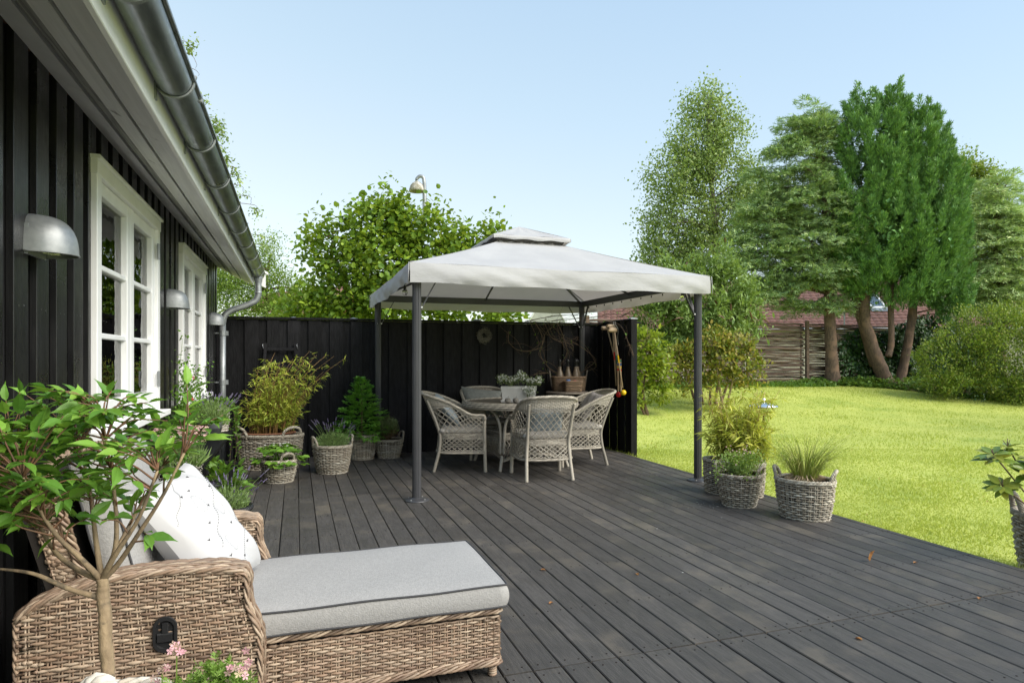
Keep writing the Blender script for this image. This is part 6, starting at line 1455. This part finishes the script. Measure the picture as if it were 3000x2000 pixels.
CONB=[ (10.34,8.58,0.42,0.55),(11.30,8.75,0.42,0.6),(12.11,8.17,0.45,0.55),(10.70,7.57,1.1,0.9),(11.81,7.36,1.05,0.95),(10.70,6.25,1.35,1.15),(12.01,6.15,1.25,1.25),(11.40,5.04,1.85,1.35),(12.51,4.64,0.91,1.15),(11.30,3.83,1.6,0.85),(12.5,3.73,0.95,0.71),(10.5,4.24,1.0,0.85),(13.0,3.0,.6,.45) ]
CONC=[ (16.59,7.03,0.6,0.72),(16.12,6.10,0.95,0.7),(17.17,5.98,0.83,0.7),(16.59,4.93,1.35,0.75),(17.53,4.70,1.05,0.7),(16.01,4.13,1.17,0.5),(17.06,3.55,1.40,0.5),(15.77,3.33,0.82,0.4) ]
BEHIND=[ (18.50,9.63,0.72,0.72),(19.07,8.34,0.86,1.00),(19.36,9.48,0.86,0.65),(19.93,8.91,0.86,0.72),(18.9,7.3,1,1) ]
HEDGE=[ (12.37,1.76,0.99,0.99),(13.00,1.40,1.08,1.08),(11.74,1.31,0.99,0.81),(11.38,1.04,0.72,0.63),(13.45,1.67,0.92,1.17),(13.99,1.31,1.2,1.2),(12.46,2.12,0.63,0.54),(15.2,1.2,1.3,1.3),(12.0,.6,.8,.5),(13.2,.6,.9,.5),(14.2,.6,.9,.5),(11.3,.7,.5,.4) ]
BUDD=[ (4.64,3.35,0.45,0.40),(4.01,3.04,0.60,0.35),(3.3,2.7,.45,.3),(3.2,2.2,.4,.4),(4.9,3.75,.18,.25),(4.3,3.65,.15,.22),(3.7,3.4,.15,.2),(5.3,3.4,.2,.25),(3.5,1.7,.4,.3),(5.0,3.0,0.6,0.55),(3.69,2.49,0.63,0.47),(4.40,2.33,1.02,0.63),(5.3,2.49,0.45,0.55),(4.09,1.86,0.63,0.39),(5.6,2.1,0.3,0.3) ]
RHODOL=[ (2.90,1.45,0.25,0.32),(3.05,1.67,0.22,0.22),(2.80,1.09,0.29,0.29),(3.01,0.95,0.22,0.29),(2.72,1.60,0.22,0.29),(3.2,1.2,.2,.2),(2.75,.6,.25,.25),(3.1,.65,.25,.25) ]
RHODOR=[ (4.39,1.68,0.45,0.26),(3.72,1.38,0.37,0.26),(4.01,1.46,0.30,0.22),(4.91,1.53,0.33,0.26),(4.61,1.24,0.45,0.30),(4.16,1.01,0.33,0.26),(5.13,1.38,0.22,0.22),(3.79,1.09,0.22,0.22),(4.3,.75,.3,.22),(4.9,.85,.3,.25),(3.7,.75,.25,.2),(5.3,1.0,.25,.3) ]
W=lambda r,d,z: tuple(site(r,d,z))
gz_=lambda r,d: float(ground_z(*site(r,d)[:2]))
# hazel behind the black fence; its largest leaves are parts
t=thing('hazel_tree',W(-1.9,11,0),'broad hazel tree with large bright green leaves rising behind the black fence','tree')
stems=[[W(-1.9,11,-.1),W(-2.0,11,1.5),W(-1.95,11,3.9)],[W(-1.8,11,-.1),W(-1.5,11,1.4),W(-1.2,11,3.5)],[W(-2.0,11,-.1),W(-2.6,11,1.5),W(-3.1,11,3.4)],[W(-1.8,11,-.1),W(-1,11,1.6),W(-.45,11,3.3)],[W(-2,11,-.1),W(-2.9,11,1.2),W(-3.5,11,2.3)]]
mb=MB()
for p in stems: trunk_tube(mb,p,[.04,.03,.01],8)
mb.build('trunk',M['barkgrey'],t,smooth=True)
P,D=clumps(HAZEL,11,.8,640,.5); tp=np.vstack([smooth_path(p,5) for p in stems]); mb=MB()
for i in range(0,640,7):
    e=P[i]; q=tp[np.argmin(np.linalg.norm(tp-e,axis=1))]; mb.tubes(smooth_path([q,(q+e)/2+V3(0,0,.05),e],4),np.linspace(.009,.002,9)[None],4)
mb.build('branches',M['twig'],t,smooth=True,stuff=True)
mb=MB(); Mx,T=leaves_on(P,D,30,.22,.074,ROUND,mb,dirbias=.35,up=.15,norm_up=.55,sv=.5); key=(T[:,0]*SA+T[:,1]*CA)-.5*T[:,2]; key[(T[:,2]<1.95)]+=50
indiv(t,ROUND,'L_hazel',Mx,T,key=key)
# shrubs behind the fence on the left
crown_tree('leafy_shrub','pale green small-leaved shrub behind the fence below the gutter outlet','shrub',LEFTSHRUB[:7],14.5,.7,260,60,.30,.055,LEAF,'L_shrub','twig',[([W(-5.6,14.5,0),W(-5.6,14.5,1.5),W(-5.5,14.5,3.3)],[.05,.03,.01])],inner=(60,25,'L_shrub'))
crown_tree('leafy_tree','darker green tree seen between the house wall and the downpipe','tree',[(-7.6,2.8,1.1,.9),(-8.8,3.4,1.2,1.1),(-6.9,2.2,.6,.6),(-9.0,2.0,1.6,1.0),(-7.9,3.7,.6,.5)],17,.7,260,60,.32,.06,LEAF,'L_hedge','twig',[([W(-8,17,0),W(-8,17,3.0)],[.07,.03])])
# tall birch behind the house: hanging sprigs past the gutter
sprg=[]
Zs=13.5
for (x,y,a,b) in ((575,185,12,28),(582,215,8,14),(634,362,16,18),(645,385,14,18),(652,432,8,9),(682,500,14,14),(700,520,8,8),(712,560,14,18),(735,590,20,16),(750,615,12,16),(688,495,8,8),(765,700,14,12),(775,735,18,18),(600,300,14,20),(560,140,16,20),(660,470,16,16)):
    s=Zs/1883; sprg.append(((x-1500)*s,1.31-(y-1050)*s,a*s,b*s))
sprg+=[(-7.6,7.5,.6,.6),(-7.9,6.6,.7,.7),(-7.4,5.6,.7,.6),(-8.1,8.5,.6,.6)]
t=thing('hanging_birch',W(-8.5,13.5,0),'birch behind the house with leafy sprigs hanging past the gutter','tree')
mb=MB(); trunk_tube(mb,[W(-8.4,13.5,-.1),W(-8.3,13.5,4),W(-7.9,13.5,9)],[.14,.1,.03]); mb.build('trunk',M['birchbark'],t,smooth=True)
P,D=clumps(sprg,Zs,1.,330,.1); mb=MB(); tp=np.array(smooth_path([W(-8.3,13.5,3),W(-8.2,13.5,6),W(-7.9,13.5,9)],8))
for b_ in sprg:
    e=V3(*W(b_[0]-b_[2]*.2,Zs,b_[1]-b_[3]*.6)); q=V3(*W(-8.0,Zs,b_[1]+.2)); mb.tubes(smooth_path([q,V3(*W(b_[0]-.25,Zs,b_[1]+b_[3]+.02)),V3(*W(b_[0],Zs,b_[1])),e],4),np.linspace(.010,.002,13)[None],4)
mb.build('branches',M['twig'],t,smooth=True,stuff=True); mb=MB(); leaves_on(P,D,30,.15,.068,SMALL,mb,dirbias=.2,up=-.5); mb.build('foliage',M['L_birch'],t,stuff=True)
# street lamp behind
sl2=thing('street_lamp',W(-2.12,15,0),'old weathered bell-shaped street lamp above the hazel','street lamp')
x,y=site(-2.04,15)[:2]; hx_,hy_=site(-2.22,15)[:2]
mb=MB(); P=smooth_path([(x,y,-.1),(x,y,4.6),(x,y,5.2),W(-2.06,15,5.50),W(-2.14,15,5.56),W(-2.22,15,5.50),(hx_,hy_,5.42)],6); mb.tubes(P,np.interp(np.arange(len(P)),[0,12,len(P)-1],[.055,.045,.035])[None],10); mb.build('pole',M['zincdull'],sl2,smooth=True)
mb=MB(); mb.lathe([(0,5.44),(.05,5.43),(.10,5.40),(.15,5.34),(.178,5.25),(.182,5.20),(.170,5.20),(.14,5.30),(0,5.38)],28,(hx_,hy_,0)); mb.build('lamp_shade',M['lichen'],sl2,smooth=True)
# birch right of the gazebo
def tk(Z,*pts): return [W(a,Z,b) for a,b in pts]
t,P,D=crown_tree('birch_tree','tall airy birch tree standing left of the conifers against the sky','tree',BIRCH,24,.7,560,66,.42,.10,SMALL,'L_birch','birchbark',[(tk(24,(7.9,0),(7.7,3.5),(7.6,6),(7.4,8.5),(7.3,11.2)),[.26,.2,.13,.08,.02])],limbs=110,branchr=.035,dirbias=.2,up=-.45,shell=.35,norm_up=.3,flat=1.5)
# neighbour conifers
t,P,D=crown_tree('layered_conifer','blue-green layered conifer with drooping branch tips left of the dense conifer','tree',CONA,19.5,.75,780,100,.36,.17,SPRAY,'L_conA','bark',[(tk(19.3,(9.63,.45),(9.60,1.2),(9.55,2.3),(9.45,4.5),(9.3,8.2)),[.25,.19,.165,.12,.03])],limbs=70,branchr=.04,dirbias=.65,up=.0,shell=.55,flat=.55,norm_up=.8,style=fans,sp=(.85,.30,.145),inner=(50,8,'L_conA'))
t,P,D=crown_tree('dense_conifer','large dense dark green conifer with several pointed tops and leaning trunks','tree',CONB,19,.8,1250,92,.26,.15,(SPRAY[0]*[.8,1.25,1],SPRAY[1]),'L_conB','bark',
 [(tk(19.2,(11.27,.42),(11.05,.9),(10.72,1.8),(10.52,2.8),(10.7,5)),[.27,.21,.175,.15,.06]),(tk(19.3,(10.88,1.1),(10.55,2.2),(10.3,3.2),(10.3,4.3)),[.14,.12,.11,.07]),(tk(19.1,(11.17,1.36),(11.27,1.8),(11.25,3.05),(11.3,3.6)),[.10,.085,.08,.05]),(tk(19.4,(11.63,.42),(11.84,1.2),(12.0,2.1),(12.1,2.95),(12.1,5)),[.17,.13,.12,.13,.06]),(tk(19.6,(10.55,.5),(10.05,1.6),(9.7,2.25),(9.5,3.2)),[.14,.125,.11,.08])],
 limbs=60,branchr=.03,dirbias=.30,up=1.15,shell=.80,flat=1.4,norm_up=.2,style=plumes,sp=(.62,.16,.135),inner=(300,24,'L_conB'))
t,P,D=crown_tree('pale_conifer','pale grey-green spreading conifer at the right edge','tree',CONC,22,.8,520,74,.42,.20,SPRAY,'L_conC','bark',[(tk(22,(16.7,.3),(16.6,4),(16.6,7.3)),[.2,.15,.04])],limbs=40,branchr=.05,dirbias=.6,up=.05,shell=.55,flat=.5,style=fans,sp=(1.0,.36,.18),inner=(40,8,'L_conC'))
crown_tree('background_birch','pale wispy birch behind the conifers at the right','tree',[(18.6,9.3,.7,.9),(18.3,8.0,.8,1.0),(18.9,7.0,.9,1)],27,.7,200,34,.4,.08,SMALL,'L_birch','birchbark',[(tk(27,(18.4,0),(18.4,9.5)),[.15,.03])],dirbias=.2,up=-.4,shell=.2)
crown_tree('background_oak','dark green round-leaved treetop between the conifers at the right','tree',[(19.3,9.4,.7,.55),(19.9,8.9,.75,.6),(19.6,8.2,.9,.8)],27.5,.7,160,34,.4,.14,LEAF,'L_hedge','bark',[(tk(27.5,(19.5,0),(19.5,9)),[.2,.05])])
# broad-leaved shrubs in the border
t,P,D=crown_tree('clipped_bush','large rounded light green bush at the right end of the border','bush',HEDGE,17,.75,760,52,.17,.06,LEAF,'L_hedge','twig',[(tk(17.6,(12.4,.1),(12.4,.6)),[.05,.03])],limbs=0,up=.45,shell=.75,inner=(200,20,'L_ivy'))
t,P,D=crown_tree('buddleia_bush','tall buddleia bush with long pale leaves behind the right gazebo post','bush',BUDD,14.8,.7,230,60,.20,.125,(LONG[0]*[.85,1,1],LONG[1]),'L_budd','twig',[(tk(14.8,(4.5+a,.2),(4.5+a*2.2,1.2),(4.5+a*3.6,2.6)),[.035,.025,.01]) for a in (-.25,-.1,.05,.15,.28)],limbs=50,branchr=.012,dirbias=.45,up=.25,shell=.4)
mb=MB(); ii=rng.choice(len(P),34,replace=False); Q=[]
for i in ii: d=D[i]*.5+V3(0,0,.2)+rng.normal(size=3)*.3; d/=np.linalg.norm(d); Q.append(np.stack([P[i]+D[i]*.15,P[i]+D[i]*.15+d*.07,P[i]+D[i]*.15+d*.15-V3(0,0,.02),P[i]+D[i]*.15+d*.22-V3(0,0,.06)]))
mb.tubes(np.array(Q),np.array([.014,.02,.016,.005]),5); mb.build('seed_heads',M['L_dead'],t,stuff=True)
t,P,D=crown_tree('rhododendron_bush','bright yellow-green rhododendron beside the black fence post','bush',RHODOL,13.5,.8,120,20,.13,.10,(LONG[0]*[1.3,1,.6],LONG[1]),'L_rhodo','twig',[(tk(13.5,(2.85,.1),(2.75,.6),(2.9,1.4)),[.04,.03,.01]),(tk(13.5,(2.8,.1),(2.6,.6),(2.7,1.1)),[.03,.02,.01])],limbs=20,branchr=.012,up=.3)
t,P,D=crown_tree('azalea_bush','azalea with orange-tipped yellow leaves below the buddleia','bush',RHODOR,14,.8,230,22,.13,.085,(LONG[0]*[1.4,1,.6],LONG[1]),'L_azalea','barkgrey',[(tk(14,(4.6,.2),(4.5,.8),(4.4,1.5)),[.03,.025,.01]),(tk(14,(4.55,.2),(4.2,.8),(3.8,1.3)),[.03,.02,.01]),(tk(14,(4.65,.2),(4.8,.8),(4.9,1.4)),[.03,.02,.01])],limbs=40,branchr=.012,up=.45,dirbias=.35)
# ivy clad part of the fence, ground ivy
iv2=thing('ivy_hedge',(18,15.3,.5),'dark ivy wall climbing the fence behind the leaning trunks','ivy')
n=15000; X_=rng.uniform(15.4,22.5,n); zt=2.05+.2*np.sin(X_*1.7)+.5*ss(16.5,17.8,X_)-.4*(1-ss(15.4,16.2,X_)); Zz=.35+(zt-.35)*rng.random(n)**.9; Y_=FY-.28-.16*rng.random(n)-.10*np.sin(X_*5+Zz*4)
k=(X_>16.2)|(rng.random(n)<(X_-15.2)/1.0)
T=np.stack([X_,Y_,Zz],-1)[k]; d=rng.normal(size=(len(T),3))*.6+[0,-.3,-.6]; nn2=rng.normal(size=(len(T),3))*.45+[0,-1,.4]
mb=MB(); mb.inst(ROUND[0],ROUND[1],frames(d,nn2)*(.085*(.6+.7*rng.random(len(T))))[:,None,None],T); mb.build('leaves',M['L_ivy'],iv2,stuff=True)
mb=MB(); mb.box(16.2,22.5,FY-.22,FY-.16,.2,2.0); mb.build('stems',M['wallback'],iv2)
n=22000; X_=rng.uniform(9.5,25,n); by=14.8-2.7*ss(15.4,17.6,X_)+.10*np.sin(X_*2.3)+.12*np.sin(X_*5.1); Y_=by+(15.5-by)*rng.random(n)**1.5; dens=.12+.88*ss(12.5,15.5,X_); k=rng.random(n)<dens
Z_=ground_z(X_,Y_)+.02+.16*rng.random(n)*dens*(.5+ss(0,.5,Y_-by)); T=np.stack([X_,Y_,Z_],-1)[k]
d=rng.normal(size=(len(T),3))*[1,1,.4]+[0,-.5,.1]; mb=MB(); mb.inst(ROUND[0],ROUND[1],frames(d,rng.normal(size=(len(T),3))*.4+[0,-.2,1])*(.075*(.5+.8*rng.random(len(T))))[:,None,None],T)
mb.build('ground_ivy',M['L_ground'],stuff=True,label='green ivy ground cover at the foot of the trees',cat='ground cover')
# weeds and taller grass at the foot of the pole fence
n=5000; X_=rng.uniform(7.6,15,n); Y_=14.7+.85*rng.random(n); T=np.stack([X_,Y_,ground_z(X_,Y_)],-1); d=rng.normal(size=(n,3))*[.6,.6,.2]+[0,0,1]; mb=MB(); mb.inst(BLADE[0]*[2.2,1,1],BLADE[1],frames(d,runit(n))*(.05+.13*rng.random(n)**2)[:,None,None],T); mb.build('border_weeds',M['L_green'],stuff=True,label='low weeds and long grass at the foot of the pole fence',cat='weeds')
# dry vine on the fence corner
dv=thing('dry_vine',(4.0,8.95,1.85),'tangled leafless brown vine draped over the fence corner and croquet set','vine')
mb=MB(); base=V3(4.35,8.9,1.83)
curves=[[(2.95,8.9,1.72),(2.93,8.86,1.55),(3.1,8.84,1.44),(3.4,8.84,1.47),(3.5,8.86,1.68),(3.65,8.88,1.80)],[(3.35,8.88,1.86),(3.45,8.84,1.60),(3.42,8.84,1.35),(3.6,8.84,1.16),(3.9,8.82,1.06),(4.15,8.7,1.18),(4.2,8.65,1.3),(4.0,8.75,1.5),(3.8,8.85,1.62)],[(3.5,8.88,1.84),(3.62,8.84,1.62),(3.9,8.84,1.52),(3.95,8.86,1.42)],[(3.6,8.88,1.86),(3.9,8.86,1.9),(4.3,8.8,1.95),(4.4,8.5,1.98),(4.42,8.25,1.92),(4.45,8.0,1.95)],[(3.7,8.88,1.85),(3.8,8.82,1.6),(3.82,8.84,1.4),(3.75,8.86,1.2)],[(4.3,8.8,1.88),(4.36,8.4,1.85),(4.38,8.1,1.75),(4.40,7.98,1.55),(4.45,7.93,1.35)],[(4.45,8.3,1.9),(4.55,8.05,1.98),(4.66,7.95,1.85),(4.64,7.9,1.6),(4.5,7.92,1.55)],[(3.2,8.9,1.86),(3.6,8.88,1.92),(4.1,8.9,2.0),(4.4,8.8,2.08),(4.5,8.5,2.0),(4.55,8.2,2.05),(4.7,8.0,1.95)],[(3.55,8.86,1.1),(3.4,8.84,1.10),(3.3,8.84,1.08)]]
tips_=[]
for c in curves:
    for j in range(3):
        p=smooth_path(np.array(c)+rng.normal(size=(len(c),3))*[.05,.015,.035]*(1 if j else .2),6); mb.tubes(p,np.linspace(.0055,.0025,len(p))[None]*(1 if j==0 else .55),5); tips_+=list(p[::5])
for p in tips_[::1]:
    d=rng.normal(size=3)*.09; d[1]=-abs(d[1])*.3; mb.tubes([p,p+d*.6+rng.normal(size=3)*.01,p+d],.0014,3)
mb.build('stems',M['twig'],dv,smooth=True,stuff=True)
P=np.array(tips_)[::3]; mb=MB(); leaves_on(P,runit(len(P)),2,.05,.035,LEAF,mb); mb.build('leaves',M['L_green'],dv,stuff=True)
# neighbour house with red tile roof
nh=thing('tiled_house',W(14,31,0),'neighbouring house with long red tiled roof beyond the pole fence','house')
O=V3(*W(4.0,30,0)); ux=V3(math.cos(R(-26)),math.sin(R(-26)),0); uy=V3(-ux[1],ux[0],0)
def NH(a,b,z): return O+ux*a+uy*b+V3(0,0,z)
mb=MB(); n=40; L=24.; rows_n=17
rise=2.6; run=4.0
G=[]
for k in range(rows_n):
    f0=k/rows_n; f1=(k+1)/rows_n; 
    aa=np.linspace(0,L,401); wv=.03*np.abs(np.sin(aa*PI/.30))
    for f,ex in ((f0,.035),(f1,0.)):
        G.append(np.stack([NH(a,f*run,2.65+f*rise+ex+w_) for a,w_ in zip(aa,wv)]))
mb.grid(np.array(G)); mb.build('roof_tiles',M['tile'],nh,stuff=True)
mb=MB(); mb.add([NH(0,2*run,2.65),NH(L,2*run,2.65),NH(L,run,2.65+rise),NH(0,run,2.65+rise)],[(0,1,2,3)]); mb.add([NH(0,0,2.6),NH(0,2*run,2.6),NH(0,run,2.6+rise)],[(0,2,1)]); mb.build('roof',M['tile'],nh)
mb=MB(); V=[NH(a,b,z) for z in (-.5,2.62) for a,b in ((.3,.4),(L-.3,.4),(L-.3,2*run-.4),(.3,2*run-.4))]; mb.add(V,[(0,1,5,4),(1,2,6,5),(2,3,7,6),(3,0,4,7)]); mb.build('wall',M['brick'],nh)
mb=MB(); mb.tubes([NH(0,-.06,2.62),NH(L,-.06,2.62)],.06,8); mb.build('gutter',M['zincdull'],nh)
for a,f in ((12.6,.35),(15.4,.42),(16.6,.30)):
    mb=MB(); w_,h_=.55,.30
    def Q(da,df,up_): return NH(a+da,(f+df)*run,2.65+(f+df)*rise+up_)
    V=[Q(x,y,.10) for x,y in ((0,0),(w_*1.2,0),(w_*1.2,h_),(0,h_))]+[Q(x,y,-.02) for x,y in ((0,0),(w_*1.2,0),(w_*1.2,h_),(0,h_))]; mb.add(V,[(0,1,2,3),(4,5,1,0),(5,6,2,1),(6,7,3,2),(7,4,0,3)]); sw=mb.build('skylight',M['white'],nh)
    mb=MB(); V=[Q(x,y,.108) for x,y in ((.07,.03),(w_*1.2-.07,.03),(w_*1.2-.07,h_-.03),(.07,h_-.03))]; mb.add(V,[(0,1,2,3)]); mb.build('pane',M['glass'],sw)
    mb=MB(); V=[Q(x,y,.085) for x,y in ((-.1,-.06),(w_*1.2+.1,-.06),(w_*1.2+.1,.0),(-.1,.0))]; mb.add(V,[(0,1,2,3)]); mb.build('flashing',M['zincdull'],sw)
# pale gable of an outbuilding
ob=thing('pale_outbuilding',W(1.2,25,0),'small outbuilding with pale cream sloping end wall behind the fence','building')
mb=MB(); V=[W(.40,26,1.2),W(2.42,26,1.2),W(1.98,26.2,3.75),(0,0,0)]; V=[W(.50,25,1.2),W(2.30,25,1.2),W(2.12,25,2.65),W(1.82,25,3.22),W(.92,25,3.22),W(.60,25,2.65)]
V+= [tuple(Vector(v)+Vector((1.2,3.8,0))) for v in V]; mb.add(V,[(0,1,2,3,4,5),(1,7,8,2),(2,8,9,3),(3,9,10,4),(4,10,11,5),(0,5,11,6)]); mb.build('wall',M['fibre'],ob)
mb=MB()
for a,b in ((2,3),(5,4)): mb.tubes([V[a],V[b]],.035,4)
mb.build('verge_trim',M['white'],ob)
rs_=thing('red_sign',W(11.9,24.5,2.7),'small bright red panel glimpsed between the conifer trunks','sign')
mb=MB(); a=W(12.55,24.5,0); mb.bbox(a[0],a[0]+.45,a[1],a[1]+.04,3.12,3.32,.004); mb.build('panel',M['red'],rs_)
mb=MB(); mb.bbox(a[0]-.10,a[0]-.01,a[1],a[1]+.04,3.08,3.36,.004); mb.build('frame',M['white'],rs_); mb=MB(); mb.tubes([(a[0]+.2,a[1]+.05,0),(a[0]+.2,a[1]+.05,3.12)],.03,6); mb.build('post',M['zincdull'],rs_)
# far left roof
fr=thing('distant_house',W(-9,30,0),'low red roof ridge just visible left of the hazel','house')
mb=MB(); V=[W(-11.5,30,4.35),W(-7.6,30,4.72),W(-7.4,33,3.2),W(-11.5,33,3.2),W(-11.5,28,3.3),W(-7.4,28,3.3)]; mb.add(V,[(0,1,2,3),(1,0,4,5)]); mb.build('roof',M['tile'],fr)
mb=MB(); mb.box(W(-9.5,30,0)[0]-1.8,W(-9.5,30,0)[0]+1.6,W(-9.5,30,0)[1]-1,W(-9.5,30,0)[1]+1,-.1,3.3); mb.build('wall',M['brick'],fr)
# far woodland belt beyond the gardens (closes the horizon)
mb=MB(); n=22000; a=rng.uniform(-1.0,1.25,n); rr=rng.uniform(52,62,n); top=2.6+1.0*np.sin(a*23)+.7*np.sin(a*51+1); X_=rr*np.sin(a+YAW*0+.32); Y_=rr*np.cos(a+.32); Z_=-.6+(top+.5)*rng.random(n)
d=rng.normal(size=(n,3))+[0,0,.4]; mb.inst(LEAF[0],LEAF[1],frames(d,rng.normal(size=(n,3))*.5+[0,-.6,.8])*(.8*(.6+.7*rng.random(n)))[:,None,None],np.stack([X_,Y_,Z_],-1)); mb.build('distant_woodland',M['L_hedge'],stuff=True,label='distant band of green trees beyond the neighbouring gardens',cat='trees')
# trees on the open side of the garden (seen in window reflections and from the side)
crown_tree('garden_tree','round green tree on the far right side of the garden','tree',[(17,3.2,2.2,1.6),(18.5,4.4,2,1.6),(16.2,4.6,1.6,1.4),(19.6,2.6,1.8,1.5)],9,1.,420,40,.5,.16,LEAF,'L_hazel','bark',[(tk(9,(17.6,-.1),(17.6,3),(17.6,4.6)),[.22,.15,.05])],limbs=30)
# ------------------------------------------------ litter on the deck and lawn
def litter(x,y,z,s,lab,up_=False):
    t=thing('fallen_leaf',(x,y,z),lab,'leaf','dry leaves on the deck'); mb=MB(); q=rng.random()*6.28
    if up_: Mx=frames(V3(.1,-.1,1)[None],V3(-.6,.8,0)[None])*s
    else: Mx=frames(V3(math.cos(q),math.sin(q),.15)[None],V3(.2*math.sin(q),.1,1)[None])*s
    mb.inst(ROUND[0]*[.8,1,2.2],ROUND[1],Mx,V3(x,y,z+.004)[None]); mb.build('blade',M['dryleaf'],t)
litter(3.508,3.194,0,.075,'upright curled orange-brown dry leaf stuck in a deck gap',True)
for x,y,lab in ((3.78,3.08,'pale crumpled dry leaf right of the upright one'),(2.495,2.312,'orange dry leaf at the bottom right of the deck'),(1.434,3.715,'small orange dry leaf beyond the lounger foot'),(1.97,3.47,'small dry leaf in the middle of the deck'),(1.31,3.2,'small dry leaf near the lounger foot'),(3.55,2.52,'dry leaf fragment beside the long deck joint')): litter(x,y,.0,.032,lab)
mb=MB()
for k in range(26):
    x,y=(3.53+rng.normal()*.10,4.87+rng.normal()*.10) if k<18 else (rng.uniform(1.2,4.2),rng.uniform(2.6,7))
    q=rng.random()*6.28; mb.inst(LEAF[0]*[1,1,.4],LEAF[1],frames(V3(math.cos(q),math.sin(q),.1)[None],V3(0,0,1)[None])*.014,V3(x,y,.006)[None])
mb.build('petals',M['F_white'],stuff=True,label='pale fallen petals on the deck by the herb basket',cat='petals')
n=260; X_=rng.uniform(4.4,11,n); Y_=rng.uniform(2,14.5,n); q=rng.random(n)*6.28; mb=MB(); mb.inst(LEAF[0],LEAF[1],frames(np.stack([np.cos(q),np.sin(q),.2+0*q],-1),np.tile([0,0,1.],(n,1)))*(.03*(.5+rng.random(n)))[:,None,None],np.stack([X_,Y_,ground_z(X_,Y_)+.03],-1)); mb.build('lawn_litter',M['dryleaf'],stuff=True,label='scattered small dry leaves on the lawn',cat='leaves')
